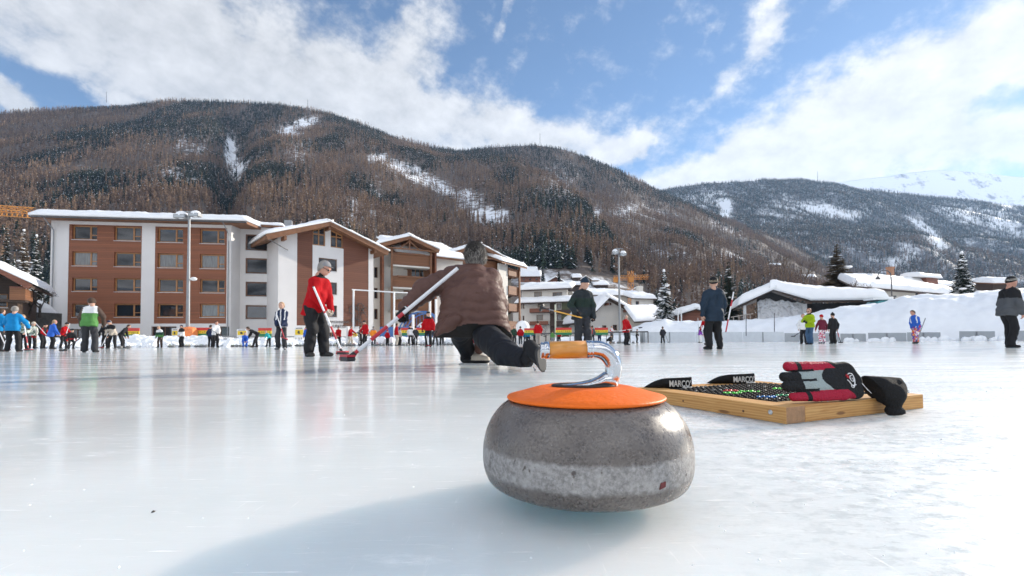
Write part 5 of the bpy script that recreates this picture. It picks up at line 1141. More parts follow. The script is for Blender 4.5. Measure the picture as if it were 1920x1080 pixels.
# ================================================================== PEOPLE
SKIN = mat('skin', (.50, .29, .21), .5, .08, 20, spec=.4); SKIN2 = mat('skin_ruddy', (.48, .24, .17), .5, .1, 20, spec=.4)
EYE = mat('eye_dark', (.02, .015, .012), .2, .05, 4); LIP = mat('lips', (.30, .10, .09), .5, .05, 8)
def cloth(name, col, rough=.75, bump=.35, bs=22, var=.1, sheen=.0, spec=.25): return mat('cloth_'+name, col, rough, var, 5, bump, bs, sheen=sheen, spec=spec)
BLK = cloth('black', (.012, .012, .014)); CHAR = cloth('charcoal', (.030, .031, .036)); NAVY = cloth('navy', (.014, .024, .060)); NAVYD = cloth('dark_navy', (.014, .028, .048)); RED = cloth('red', (.36, .006, .010), .8, spec=.12); WHT = cloth('white', (.70, .70, .70)); BEI = cloth('beige', (.46, .40, .33)); KHA = cloth('grey_beige', (.30, .26, .23))
ROY = cloth('royal_blue', (.02, .10, .45), .6); CYAN = cloth('cyan', (.008, .20, .46), .7, spec=.15); TEALC = cloth('turquoise', (.02, .36, .38), .6); ORAN = cloth('orange', (.80, .24, .02), .6); LIME = cloth('lime', (.28, .40, .01), .7, spec=.15); GRN = cloth('green', (.075, .22, .055), .65); DGRN = cloth('dark_green', (.018, .05, .032)); MAR = cloth('maroon', (.12, .012, .03)); PUR = cloth('purple', (.22, .04, .36)); BRN = cloth('brown', (.096, .048, .038), .55, .3, 34); BRND = cloth('brown_lining', (.055, .030, .027)); JEAN = cloth('jeans', (.04, .085, .16)); GRY = cloth('grey', (.075, .080, .088)); MGRY = cloth('mid_grey', (.22, .22, .23)); BROWN2 = cloth('dark_brown', (.07, .045, .035)); PINK = cloth('pink', (.55, .22, .28)); OLIV = cloth('olive', (.06, .08, .035)); FLOR = None
HAIRG = cloth('grey_hair', (.26, .24, .22), .6, .8, 90, .35); HAIRB = cloth('brown_hair', (.06, .035, .022), .5, .8, 90, .3); HAIRL = cloth('sandy_hair', (.38, .25, .15), .55, .8, 90, .3); HAIRR = cloth('auburn_hair', (.20, .07, .035), .5, .8, 90)
SOLE = mat('rubber_sole', (.02, .02, .02), .6, .1, 6); WSOLE = mat('pale_sole', (.60, .60, .58), .5, .05, 6)
def patterned(name, cols, scale):
    m = bpy.data.materials.new(name); m.use_nodes = True; N, L = m.node_tree.nodes, m.node_tree.links; b = N['Principled BSDF']; b.inputs['Roughness'].default_value = .7
    t = N.new('ShaderNodeTexCoord'); v = N.new('ShaderNodeTexVoronoi'); v.inputs['Scale'].default_value = scale; v.distance = 'MANHATTAN'; L.new(t.outputs['Object'], v.inputs['Vector'])
    w = N.new('ShaderNodeTexWhiteNoise'); w.noise_dimensions = '3D'; L.new(v.outputs['Position'], w.inputs['Vector']); r_ = N.new('ShaderNodeValToRGB'); r_.color_ramp.interpolation = 'CONSTANT'
    for i, c in enumerate(cols):
        e = r_.color_ramp.elements[i] if i < 2 else r_.color_ramp.elements.new(i/len(cols)); e.position = i/len(cols); e.color = (*c, 1)
    L.new(w.outputs['Value'], r_.inputs['Fac']); L.new(r_.outputs[0], b.inputs['Base Color']); return m
PATT = patterned('patterned_trousers_red', [(.7, .68, .7), (.5, .02, .08), (.06, .03, .12), (.6, .2, .3), (.8, .8, .8)], 16); PATB = patterned('patterned_trousers_blue', [(.05, .06, .35), (.6, .03, .05), (.75, .72, .75), (.3, .04, .3), (.7, .25, .05)], 17); PATF = patterned('flowery_cloth', [(.25, .3, .26), (.6, .6, .58), (.1, .16, .12), (.45, .5, .44)], 14); STRP = patterned('striped_red_white', [(.6, .03, .04), (.7, .7, .7), (.6, .03, .04), (.75, .75, .75)], 9)

# ---- heads and hands, made once in their own frames (head: looks along -y, up z; hand: wrist at 0, fingers along -z, palm towards +x)
def head_shape(vox):
    P = [cap((0, .022, .030), (0, .012, .034), .094), cap((0, -.012, .015), (0, -.018, -.02), .080), cap((0, -.038, -.050), (0, -.046, -.072), .050, .040), cap((-.034, -.030, -.035), (-.026, -.05, -.062), .040, .034), cap((.034, -.030, -.035), (.026, -.05, -.062), .040, .034), cap((-.034, -.078, .030), (.034, -.078, .030), .020),
         cap((0, -.094, .008), (0, -.113, -.022), .011, .015, 0, 0, .012), cap((-.012, -.100, -.026), (.012, -.100, -.026), .010, .010, 0, 0, .012), cap((-.020, -.087, -.058), (.020, -.087, -.058), .009, .009, 0, 0, .012), cap((0, .02, -.05), (0, .035, -.16), .056, .062),
         cap((-.088, .012, .014), (-.086, .008, -.028), .013, .009, 0, 0, .008), cap((.088, .012, .014), (.086, .008, -.028), .013, .009, 0, 0, .008)]
    return sdf_mesh(P, vox, .03)
HEADS = {k: head_shape(v) for k, v in (('fine', .0052), ('mid', .010), ('far', .016))}
def hand_shape(vox, grip):
    P = []; curl = 1.25 if grip else .38
    for i, y in enumerate((-.030, -.010, .010, .029)):
        kz = -.088+abs(y-.004)*.25; P.append(cap((0, y*.55, -.012), (0, y, kz), .017, .0125))
        L = (.040, .045, .042, .033)[::-1][i]; p = np.array([0, y, kz]); a = 0.15
        for s_ in range(3):
            a += curl*(.8 if s_ == 0 else .95); q = p+np.array([math.sin(a), 0, -math.cos(a)])*L*(1, .68, .52)[s_]; P.append(cap(p, q, .0098-.0012*s_, .0088-.0012*s_, 0, 0, .006)); p = q
    p = np.array([.004, -.026, -.030]); q = p+np.array([.022, -.026, -.034]); P.append(cap(p, q, .0145, .0115, 0, 0, .012)); r_ = q+(np.array([.032, .012, -.020]) if grip else np.array([.008, -.006, -.034])); P.append(cap(q, r_, .0108, .0088, 0, 0, .006))
    P.append(cap((0, 0, .03), (0, 0, -.02), .024, .024))
    return sdf_mesh(P, vox, .012)
HANDS = {(g, k): hand_shape(v, g) for g in (0, 1) for k, v in (('fine', .0036), ('mid', .0062), ('far', .008))}
def basis(fw, up):
    """matrix whose -y is fw and z is close to up"""
    y = -Vector(fw).normalized(); z = Vector(up); z = (z-y*z.dot(y)).normalized(); x = y.cross(z)
    return Matrix((x, y, z)).transposed()
def join(parts):
    """[(V, F, mi)] into one"""
    o = 0; VV, FF, MM = [], [], []
    for V, F, m in parts: VV.append(V); FF.append(F+o); MM.append(m if not np.isscalar(m) else np.full(len(F), m)); o += len(V)
    return np.concatenate(VV), np.concatenate(FF), np.concatenate(MM)
def moved(S, M3, t, sc=1.0): return (S[0]*sc)@np.array(M3).T+np.array(t), S[1], S[2]
def ball_np(c, r, M3, t, mi):
    mb = MB().ball(c, r, 8); V = np.array(mb.v)@np.array(M3).T+np.array(t); return V, np.array(mb.f), np.full(len(mb.f), mi)
def ik(a, b, l1, l2, pole):
    a, b = Vector(a), Vector(b); d = b-a; L = min(d.length, (l1+l2)*.999); d.normalize(); x = (l1*l1-l2*l2+L*L)/(2*L); h = math.sqrt(max(l1*l1-x*x, 0)); p = Vector(pole); p = (p-d*p.dot(d)); p = p.normalized() if p.length > 1e-4 else d.orthogonal(); return a+d*x+p*h
NPART = {}
def build_person(J, look, label, group=None, det='far', extra=None, root_at=None):
    """J: joints in world space. look: clothes. Body is one skin; hat, hair, jacket, trousers, shoes, gloves are its children"""
    det_v = {'fine': (.013, .018), 'mid': (.019, .026), 'far': (.027, .034)}[det]; seed = abs(hash_(label)) % 1000
    s = J['s']; rt = Vector(root_at) if root_at is not None else Vector((J['P'].x, J['P'].y, 0))
    t = thing('person', label, 'person', rt, 0, group)
    L_ = lambda p: np.array(Vector(p)-rt, dtype=np.float32)
    J = {k: (v-rt if k in PTS else v) for k, v in J.items()}
    b = look.get('bulk', 1.0); U, F = J['U'], J['F']; X = U.cross(F).normalized()
    # body
    Q = [cap(J['P'], J['S']-U*.08*s, .075*s, .075*s), cap(J['S']-U*.08*s, J['N'], .07*s, .052*s), cap(J['N'], J['Hc']-J['hu']*.05*s, .055*s, .05*s)]
    for k in 'lr':
        Q += [cap(J['s'+k], J['e'+k], .042*s, .034*s), cap(J['e'+k], J['w'+k], .036*s, .026*s), cap(J['h'+k], J['k'+k], .07*s, .05*s), cap(J['k'+k], J['a'+k], .05*s, .034*s), cap(J['S']-U*.05*s, J['s'+k]-U*.03*s, .05*s, .036*s)]
    parts = [sdf_mesh(Q, det_v[1], .03)]
    HM = basis(J['hf'], J['hu']); hs = s*1.04
    parts.append(moved(HEADS[det], HM, J['Hc'], hs))
    for sx in (-1, 1): parts.append(ball_np((sx*.033*hs, -.0905*hs, .006*hs), (.012*hs, .006*hs, .007*hs), HM, J['Hc'], 1))
    parts.append(ball_np((0, -.094*hs, -.058*hs), (.020*hs, .005*hs, .0045*hs), HM, J['Hc'], 2))
    gl = look.get('gloves'); hp = []
    for k in 'lr':
        d = (J['w'+k]-J['e'+k]).normalized(); pm = J.get('palm'+k) or (J['P']+U*.2-J['w'+k]); z = -d; x = Vector(pm); x = (x-z*x.dot(z)).normalized(); y = z.cross(x); M3 = Matrix((x, y, z)).transposed()
        H = HANDS[(1 if J.get('grip') else 0, det)]; hp.append(moved(H, M3, J['w'+k]+d*.012, s*(.98 if not gl else .9))); 
        if gl: J['_g'+k] = moved(H, M3, J['w'+k]+d*.008, s*J.get('gs', 1.18))
    body = np_mesh('body', *join(parts+hp)[:2], [look.get('skin', SKIN), EYE, LIP], join(parts+hp)[2], t)
    if gl:
        for k in 'lr': np_mesh('glove', J['_g'+k][0], J['_g'+k][1], gl if not isinstance(gl, (list, tuple)) else gl[0], None, t)
    # jacket
    jm = look['jacket']; jm = jm if isinstance(jm, (list, tuple)) else [jm]; hem = look.get('hem', .10)*s; sl = look.get('sleevem', 0)
    W_ = .075*s*J.get('wide', 1.0)**1.5; dn = J['P']-U*(hem+.10*s); q = .085 if look.get('quilt') else 0
    Q = [cap(J['S']+X*W_*1.15-U*.02*s, J['P']+X*W_*.9, .104*s*b, .112*s*b, 0, q), cap(J['S']-X*W_*1.15-U*.02*s, J['P']-X*W_*.9, .104*s*b, .112*s*b, 0, q), cap(J['P']+X*W_*.95, dn+X*W_*1.1, .116*s*b, .132*s*b, 0, q), cap(J['P']-X*W_*.95, dn-X*W_*1.1, .116*s*b, .132*s*b, 0, q), cap(J['hl']+U*.03, J['hr']+U*.03, .118*s*b),
         cap(J['S']-U*.005*s+X*.085*s*J.get('wide', 1), J['S']-U*.005*s-X*.085*s*J.get('wide', 1), .082*s*b), cap(J['N']-U*.05*s, J['N']+U*.062*s, .074*s, .066*s)]
    if look.get('belly'): Q.append(cap(J['P']+U*.2*s+F*.06*s, J['P']+U*.02*s+F*.07*s, .12*s*b))
    for k in 'lr': Q += [cap(J['s'+k], J['e'+k],   .072*s*b, .062*s*b, sl, q), cap(J['e'+k], J['w'+k]+(J['w'+k]-J['e'+k]).normalized()*.01, .062*s*b, .050*s*b, sl, q)]
    cuts = [(J['P']-U*hem, -U)]+[tuple(c) for c in J.get('cuts', ())]
    V, Fc, mi = sdf_mesh(Q, det_v[0], .04, cuts, look.get('wr', .017), seed)
    C = V[Fc].mean(axis=1); cu = (C-np.array(J['P']))@np.array(U)/s; cx_ = np.abs((C-np.array(J['P']))@np.array(X))/s; cf = (C-np.array(J['P']))@np.array(F)/s
    if look.get('yoke') is not None: mi = np.where((mi == 0) & (cu > look.get('yoke_at', .33)), look['yoke'], mi)
    if look.get('band') is not None: mi = np.where((cu > look['band'][0]) & (cu < look['band'][1]) & (mi == 0), look['band'][2], mi)
    if look.get('collar') is not None: mi = np.where((cu > .545) & (cx_ < .13), look['collar'], mi)
    if look.get('zip') is not None: mi = np.where((cx_ < .012+det_v[0]*.35) & (cf > .05) & (mi == 0), look['zip'], mi)
    if look.get('sidestripe') is not None: mi = np.where((np.abs(cx_-.155) < .016+det_v[0]*.3) & (cu > .18) & (cf > 0), look['sidestripe'], mi)
    np_mesh('jacket', V, Fc, jm, mi, t)
    if look.get('vest_letters'):
        pass
    # trousers
    tb = look.get('tb', 1.0)
    Q = [cap(J['hl']+U*.02, J['hr']+U*.02, .108*s*min(tb, 1.05))]
    for k in 'lr': Q += [cap(J['h'+k], J['k'+k], .104*s*tb, .086*s*tb), cap(J['k'+k], J['a'+k]+(J['k'+k]-J['a'+k])*.05, .084*s*tb, .082*s*tb)]
    cuts = [(J['a'+k]+(J['a'+k]-J['k'+k]).normalized()*.02*s, (J['a'+k]-J['k'+k])) for k in ()]
    V, Fc, mi = sdf_mesh(Q, det_v[0], .03, [((0, 0, .035), (0, 0, -1))] if not J.get('air') else [], look.get('twr', .021), seed+3); np_mesh('trousers', V, Fc, look['trousers'], None, t)
    # shoes
    for k in 'lr':
        a, td = J['a'+k], J['t'+k].normalized(); dn = J.get('dn'+k, Vector((0, 0, -1))); up = -dn; sd = td.cross(up).normalized()
        a0 = a+dn*.038*s; Q = [cap(a0-td*.045*s, a0+td*.07*s, .043*s, .046*s), cap(a0+td*.07*s, a0+td*.155*s-up*.004, .047*s, .036*s), cap(a+up*.05*s, a0, .048*s, .045*s)]
        V, Fc, mi = sdf_mesh(Q, max(det_v[0]*.6, .009), .03, [(a+dn*.078*s, dn)]); C = V[Fc].mean(axis=1); h = (C-np.array(a+dn*.078*s))@np.array(up)
        np_mesh('shoe', V, Fc, [look.get('shoe', BLK), look.get('sole', SOLE)], (h < .022).astype(int), t)
    # head gear
    hat = look.get('hat', 'beanie'); hm = look.get('hatm', BLK); pr = None; vx = {'fine': .006, 'mid': .009, 'far': .014}[det]
    if hat == 'beanie': pr = ([cap((0, .020, .040), (0, .012, .058), .104)], [((0, 0, .026), (0, -.55, -1))])
    elif hat == 'pom': pr = ([cap((0, .020, .040), (0, .012, .058), .104), cap((0, .012, .165), (0, .012, .17), .034, None, 0, 0, .01)], [((0, 0, .026), (0, -.55, -1))])
    elif hat == 'cap': pr = ([cap((0, .018, .036), (0, .010, .044), .103), cap((-.045, -.115, .050), (.045, -.115, .050), .032, None, 0, 0, .02), cap((-.035, -.145, .046), (.035, -.145, .046), .022, None, 0, 0, .02)], [((0, 0, .040), (0, -.30, -1))])
    elif hat == 'band': pr = ([cap((0, .020, .034), (0, .014, .036), .105)], [((0, 0, .028), (0, -.2, -1)), ((0, 0, .085), (0, 0, 1))])
    elif hat in ('hair', 'longhair'): pr = None
    if pr:
        V, Fc, mi = sdf_mesh(pr[0], vx, .02, pr[1]); n = (C2 := V[Fc].mean(axis=1)); hmm = hm if isinstance(hm, (list, tuple)) else [hm]
        mi = np.zeros(len(Fc), dtype=int)
        if len(hmm) > 1 and hat in ('beanie', 'pom'): zz = C2[:, 2]+.25*C2[:, 1]; mi = ((zz > .052) & (zz < .066) | (zz > .082) & (zz < .092)).astype(int)
        S_ = moved((V, Fc, mi), HM, J['Hc'], hs*1.0); np_mesh('hat', S_[0], S_[1], hmm, mi, t)
    if hat in ('hair', 'longhair', 'band', 'cap', 'bald') and look.get('hair'):
        P = [cap((0, .028, .036), (0, .020, .046), .101), cap((-.06, .02, 0), (-.055, .045, -.03), .046), cap((.06, .02, 0), (.055, .045, -.03), .046), cap((0, .06, -.01), (0, .055, -.055), .055)]
        if hat == 'longhair': P += [cap((0, .075, -.02), (0, .085, -.14), .06, .05)]
        V, Fc, mi = sdf_mesh(P, vx, .03, [((0, -.052, .05), (0, -1, -.75)), ((0, -.02, -.02), (0, -1, -.15))], .006, seed); S_ = moved((V, Fc, mi), HM, J['Hc'], hs*.985); hh_ = look['hair'] if isinstance(look['hair'], list) else [look['hair']]; np_mesh('hair', S_[0], S_[1], hh_, ((V[Fc].mean(axis=1)[:, 2]+.02*np.sin(V[Fc].mean(axis=1)[:, 0]*60) < .055).astype(int) if len(hh_) > 1 else None), t)
    if look.get('glasses'):
        g = MB()
        for sx in (-1, 1): g.ball((sx*.034, -.098, .006), (.030, .010, .019), 10); g.tube([(sx*.062, -.094, .012), (sx*.092, -.04, .012), (sx*.096, .02, .006)], .004, 5)
        g.tube([(-.012, -.104, .01), (.012, -.104, .01)], .004, 5); V = np.array(g.v)*hs@np.array(HM).T+np.array(J['Hc']); g.v = [tuple(v) for v in V]; g.build('sunglasses', mat('dark_lens', (.01, .01, .012), .15, .05, 3), t, True)
    return t, body
PTS = {'P', 'S', 'N', 'Hc', 'sl', 'sr', 'el', 'er', 'wl', 'wr', 'hl', 'hr', 'kl', 'kr', 'al', 'ar'}
def hash_(s_):
    h = 7
    for c in s_: h = (h*31+ord(c)) & 0xffffff
    return h
def pose(base, face, H=1.74, lean=0.0, wide=1.0, side=0.0, crouch=0.0, stance=.12, stride=0.0, hands=None, head=(0, 0), grip=False):
    """standing, bending or crouching figure at base, facing direction face (degrees, 0 = towards the photographer, 90 = to the right of the photo)"""
    s = H/1.75; Z = Vector((0, 0, 1)); F0 = Matrix.Rotation(R(face), 3, 'Z') @ Vector((0, -1, 0)); X0 = Z.cross(F0)   # X0: to its own left
    base = Vector(base); ln = R(lean); U = (Z*math.cos(ln)+F0*math.sin(ln)+X0*math.sin(R(side))).normalized(); F = (F0*math.cos(ln)-Z*math.sin(ln)).normalized()
    P = base+Z*(.95*s-crouch)-F0*math.sin(ln)*.20*s-F0*crouch*.35; S = P+U*.47*s; N = P+U*.55*s
    hl_ = R(lean*.75+head[0]); hdir = Matrix.Rotation(R(face+head[1]), 3, 'Z') @ Vector((0, -1, 0)); hu = (Z*math.cos(hl_)+hdir*math.sin(hl_)).normalized(); hf = (hdir*math.cos(hl_)-Z*math.sin(hl_)).normalized()
    J = dict(wide=wide, s=s, P=P, S=S, N=N, U=U, F=F, hf=hf, hu=hu, Hc=N+(U*.5+hu*.5).normalized()*.170*s+F0*.012, grip=grip)
    X = U.cross(F).normalized()
    for k, sg in (('l', 1), ('r', -1)):
        J['s'+k] = S+X*sg*.168*s*wide-U*.02*s; J['h'+k] = P-Z*.03*s+X0*sg*.085*s; foot = base+X0*sg*stance*s+F0*(stride*sg)*s; a = foot+Z*.078*s; J['a'+k] = a
        J['k'+k] = ik(J['h'+k], a, .43*s, .43*s, F0+X0*sg*.15); J['t'+k] = F0+X0*sg*.25
        h = (hands or {}).get(k)
        if h is None: w = J['s'+k]+X0*sg*.085*s+F0*.06*s-Z*.50*s
        else: w = base+X0*h[0]*s+F0*h[1]*s+Z*h[2]*s
        d = w-J['s'+k]; mx = .535*s
        if d.length > mx: w = J['s'+k]+d.normalized()*mx
        J['w'+k] = w; J['e'+k] = ik(J['s'+k], w, .285*s, .265*s, -F0*.6+X0*sg*.8-Z*.3)
    return J
# ---- brooms
BW, BR_, BK, BY = mat('broom_white', (.68, .68, .70), .35, .04, 4), mat('broom_red', (.45, .02, .035), .4, .08, 4), mat('broom_black', (.02, .02, .022), .5, .1, 4), mat('broom_amber', (.75, .38, .05), .4, .08, 4)
def broom(label, top, bot, segs, head='red', r=.0135, hw=.20, hdir=None, group='curling brooms'):
    """shaft from top to bot in coloured lengths, with a swivelling pad; hdir = direction of the pad"""
    top, bot = Vector(top), Vector(bot); t = thing('curling_broom', label, 'broom', (bot.x, bot.y, max(bot.z-.05, 0))); o = t.location.copy(); a, b = top-o, bot-o; d = (b-a).normalized(); f0 = 0
    for f1, m in segs: MB().tube([a.lerp(b, f0), a.lerp(b, f1-.001)], r, 10).build('shaft', m, t, False); f0 = f1
    MB().tube([a-d*.012, a], [r*.9, r*1.12], 10).build('end_cap', BK, t)
    h = Vector(hdir) if hdir else Vector((1, 0, 0)); h = (h-d*h.dot(d)*.0).normalized(); n = h.cross(d).normalized(); n2 = h.cross(n).normalized()
    MB().tube([b-d*.03, b+d*.05], [r*1.25, r*1.5], 10).build('joint', BK, t)
    c = b+d*.055; up = Vector((0, 0, 1)); w = h.cross(up).normalized()
    M = Matrix((h, w, h.cross(w))).transposed().to_4x4(); M.translation = c
    hd = MB(M); q = [(-hw/2, -.004), (-hw/2+.015, -.022), (hw/2-.015, -.022), (hw/2, -.004), (hw/2-.02, .016), (-hw/2+.02, .016)]; hd.prism(q, -.035, .035); hd.build('broom_head', BK, t)
    pm = {'red': BR_, 'black': BK, 'grey': MGRY}[head]; MB(M).box(-hw/2+.006, hw/2-.006, -.037, .037, -.040, -.0225).build('pad', pm, t)
    MB(M).box(-hw/2-.006, -hw/2+.012, -.037, .037, -.02, .012).build('bumper', pm, t)
    return t

# ================================================================== the thrower in the brown coat
def thrower():
    f = lambda x, y, Z: at(x, y, Z*.925); J = dict(s=.985, grip=True, air=True, gs=1.34)
    J['P'] = f(892, 598, 4.62); J['S'] = f(889, 513, 4.86); J['N'] = f(889, 492, 4.92); J['U'] = (J['S']-J['P']).normalized()
    X = (f(930, 515, 4.84)-f(850, 513, 4.84)).normalized(); F = Vector((0, 1, 0)); F = (F-J['U']*F.dot(J['U'])).normalized(); J['F'] = F       # he faces away: his right is on the photo's right
    J['Hc'] = f(890, 481, 4.86); J['hf'] = Vector((-.25, .9, .12)).normalized(); J['hu'] = Vector((0, -.12, 1)).normalized()
    J['sl'], J['el'], J['wl'] = f(849, 514, 4.84), f(796, 541, 4.74), f(764, 574, 4.60)
    J['sr'], J['er'], J['wr'] = f(931, 519, 4.84), f(936, 572, 5.12), f(898, 622, 5.38)
    J['hl'], J['kl'], J['al'] = at(876, 612, 4.26), at(866, 632, 4.60), at(880, 668, 4.74)
    J['hr'], J['kr'], J['ar'] = at(908, 614, 4.22), at(952, 668, 3.76), at(992, 672, 3.42)
    J['tl'] = Vector((-.12, .99, 0)); J['tr'] = Vector((.42, -.30, -.80)); J['dnr'] = Vector((.80, -.40, .38)).normalized(); J['palml'] = Vector((.6, .5, -.3)); J['tl'] = Vector((-.55, .75, 0))
    return J
JT = thrower()
HAIRD = cloth('dark_grey_hair', (.085, .075, .068), .55, .9, 110, .45)
lookT = dict(jacket=[BRN], trousers=BLK, hat='hair', hair=[HAIRD, HAIRG], shoe=BLK, sole=SOLE, gloves=None, bulk=1.0)
def build_thrower():
    J = JT; s = J['s']; rt = at(884, 690, 4.67); rt.z = 0
    base_label = 'person in a quilted brown coat lunging low over the ice, broom under the arm'
    t, body = build_person(J, dict(lookT, jacket=[BRND], hem=-.05, bulk=.8, gloves=BLK, twr=.012), base_label, det='fine', root_at=rt)
    for c in list(t.children):
        if c.name.split('.')[0] in ('jacket', 'shoe', 'trousers'): bpy.data.objects.remove(c)
    L = lambda x, y, Z: at(x, y, Z*.925)-rt; LA = lambda *a: at(*a)-rt
    q = .088
    C = [cap(L(868, 526, 4.82), L(862, 560, 4.72), .118, .150, 0, q), cap(L(908, 530, 4.82), L(912, 562, 4.70), .120, .158, 0, q), cap(L(888, 518, 4.80), L(888, 565, 4.66), .13, .165, 0, q), cap(L(862, 558, 4.72), L(850, 630, 4.60), .148, .160, 0, q), cap(L(912, 562, 4.70), L(925, 640, 4.56), .155, .172, 0, q), cap(L(888, 560, 4.66), L(888, 640, 4.56), .17, .17, 0, q), cap(L(866, 572, 4.66), L(826, 636, 4.58), .09, .045, 0, 0, .09),
         cap(L(858, 516, 4.85), L(918, 520, 4.85), .088, .088, 0, 0), cap(L(889, 503, 4.90), L(890, 492, 4.90), .082, .076),
         cap(L(852, 517, 4.84), L(798, 542, 4.74), .092, .086, 0, .085), cap(L(798, 542, 4.74), L(762, 576, 4.62), .084, .064, 0, .085), cap(L(922, 525, 4.84), L(934, 574, 5.08), .086, .082, 0, .085), cap(L(934, 574, 5.08), L(900, 620, 5.36), .085, .065, 0, .085)]
    C = [c[:2]+(c[2]*.925, c[3]*.925)+c[4:] for c in C]
    pa, pb, pc = L(812, 632, 4.60), L(962, 624, 4.52), L(900, 597, 4.32)
    nr = (pb-pa).cross(pc-pa); nr = nr if nr.z < 0 else -nr
    V, F, mi = sdf_mesh(C, .0115, .055, [(pa, nr), ((0, 0, .302), (.0, .10, -1))], .008, 3)
    fv = V[F]; fn = np.cross(fv[:, 2]-fv[:, 0], fv[:, 3]-fv[:, 1]); fn /= np.linalg.norm(fn, axis=1)[:, None]+1e-9
    coat = np_mesh('coat', V, F, [BRN, cloth('coat_hollow_shade', (.012, .010, .010))], ((fn@np.array(nr.normalized()) > .8) & (np.abs((fv.mean(axis=1)-np.array(pa))@np.array(nr.normalized())) < .02) | (fn[:, 2] < -.93) & (fv.mean(axis=1)[:, 2] < .335)).astype(int), t)  # closed underside coloured near black for the shade inside the coat
    V, F, mi = sdf_mesh([cap(L(864, 588, 4.60), L(842, 608, 4.48), .085, .05), cap(L(842, 606, 4.46), L(819, 628, 4.46), .05, .014), cap(L(858, 600, 4.47), L(838, 615, 4.45), .05, .03)], .009, .05, (), .008, 6); np_mesh('coat_corner', V, F, BRN, None, t)
    V, F, mi = sdf_mesh([cap(L(901, 600, 4.90), L(905, 638, 4.96), .085, .078), cap(L(905, 638, 4.96), L(898, 655, 4.98), .078, .045)], .010, .04, (), .012, 5); np_mesh('coat_front', V, F, BRN, None, t)
    hem = MB(); pts = []                                       # stitched waist seam with the small pocket flap at the right of the back
    tw = [cap(LA(868, 608, 4.28), LA(866, 634, 4.56), .098, .088), cap(LA(866, 634, 4.56), LA(879, 664, 4.70), .088, .076), cap(LA(910, 627, 4.24), LA(951, 667, 3.76), .122, .110), cap(LA(951, 667, 3.76), LA(986, 675, 3.46), .106, .076), cap(LA(880, 606, 4.32), LA(906, 612, 4.30), .105)]
    V, F, mi = sdf_mesh(tw, .0115, .045, [((0, 0, .03), (0, 0, -1)), (LA(988, 676, 3.44), LA(996, 676, 3.40)-LA(966, 668, 3.64))], .020, 9); np_mesh('trousers', V, F, [cloth('trousers_black', (.010, .011, .015), .7, .3, 18)], None, t)
    # front shoe: black and pale sport shoe on a white slider
    a = LA(884, 677, 4.66); a.z = .045
    V, F, mi = sdf_mesh([cap(a+Vector((-.07, .03, .01)), a+Vector((.06, -.02, .012)), .048, .05), cap(a+Vector((.06, -.02, .012)), a+Vector((.15, -.06, .0)), .05, .04), cap(a+Vector((-.06, .03, .07)), a+Vector((-.03, .02, .02)), .05, .05)], .008, .03, [((0, 0, .012), (0, 0, -1))])
    Cc = V[F].mean(axis=1)-np.array(a); mi = np.where(Cc[:, 2] < -.005, 1, np.where(Cc[:, 0] > .0, 2, 0)); np_mesh('shoe', V, F, [BLK, SOLE, cloth('shoe_beige', (.50, .44, .36), .6)], mi, t)
    MB().box(a.x-.11, a.x+.17, a.y-.13, a.y+.06, .0005, .011).build('slider', WSOLE, t)
    # trailing shoe, sole turned to the right
    nrm = Vector((.62, -.72, .30)).normalized(); h0, hm, h1 = LA(993, 650, 3.40), LA(1009, 668, 3.32), LA(1022, 688, 3.24)
    V, F, mi = sdf_mesh([cap(h0, hm, .052, .048), cap(hm, h1, .049, .044), cap(LA(988, 674, 3.44), LA(998, 660, 3.40), .050, .046)], .0065, .03, [(hm+nrm*.036, nrm)], .003)
    Cc = V[F].mean(axis=1); dd = (Cc-np.array(hm+nrm*.036))@np.array(nrm); np_mesh('shoe', V, F, [BLK, SOLE], (dd > -.014).astype(int), t)
    MB().ball(LA(1003, 693, 3.30), .010, 8).tube([LA(1000, 688, 3.31), LA(1003, 693, 3.30)], .005, 5).build('lace_toggle', METAL, t)
    # glove on the left hand: red, black and white
    for c in list(t.children):
        if c.name.split('.')[0] == 'glove':
            me = c.data; me.materials.clear(); [me.materials.append(m) for m in (BLK, cloth('glove_red', (.42, .015, .03), .6), WHT)]
            co = np.empty(len(me.vertices)*3, dtype=np.float32); me.vertices.foreach_get('co', co); co = co.reshape(-1, 3); pc_ = np.array([co[list(p.vertices)].mean(axis=0) for p in me.polygons]); w = np.array(J['wl']-rt); e = np.array(J['el']-rt); d = (w-e)/np.linalg.norm(w-e); h = (pc_-w)@d
            sdv = (pc_-w)@np.array([.7, .1, .7]); me.polygons.foreach_set('material_index', np.where(h < .02, 1, np.where((h > .035) & (h < .085) & (np.abs(sdv) < .022), 2, 0)).astype(np.int32))
    hr = [c for c in t.children if c.name.split('.')[0] == 'hair'][0]; rs = np.random.RandomState(8); HM = basis(J['hf'], J['hu']); me = hr.data; k = len(me.vertices); co = np.empty(k*3, dtype=np.float32); me.vertices.foreach_get('co', co); co = co.reshape(-1, 3); c0 = np.array(J['Hc']-rt)
    ii = rs.randint(0, k, 2600); p = co[ii]; o = p-c0; o /= np.linalg.norm(o, axis=1)[:, None]; up = np.array(J['hu']); dn = -up+o*(o@up)[:, None]; dn = dn/(np.linalg.norm(dn, axis=1)[:, None]+1e-6)+rs.normal(size=p.shape)*.25; sd = np.cross(o, dn); sd /= np.linalg.norm(sd, axis=1)[:, None]+1e-6
    L3 = .022+.02*rs.rand(len(p))[:, None]; V = np.stack([p+o*.001+sd*.0022, p+o*.001-sd*.0022, p+o*(.004+.006*rs.rand(len(p))[:, None])+dn*L3], 1).reshape(-1, 3); h = o@up
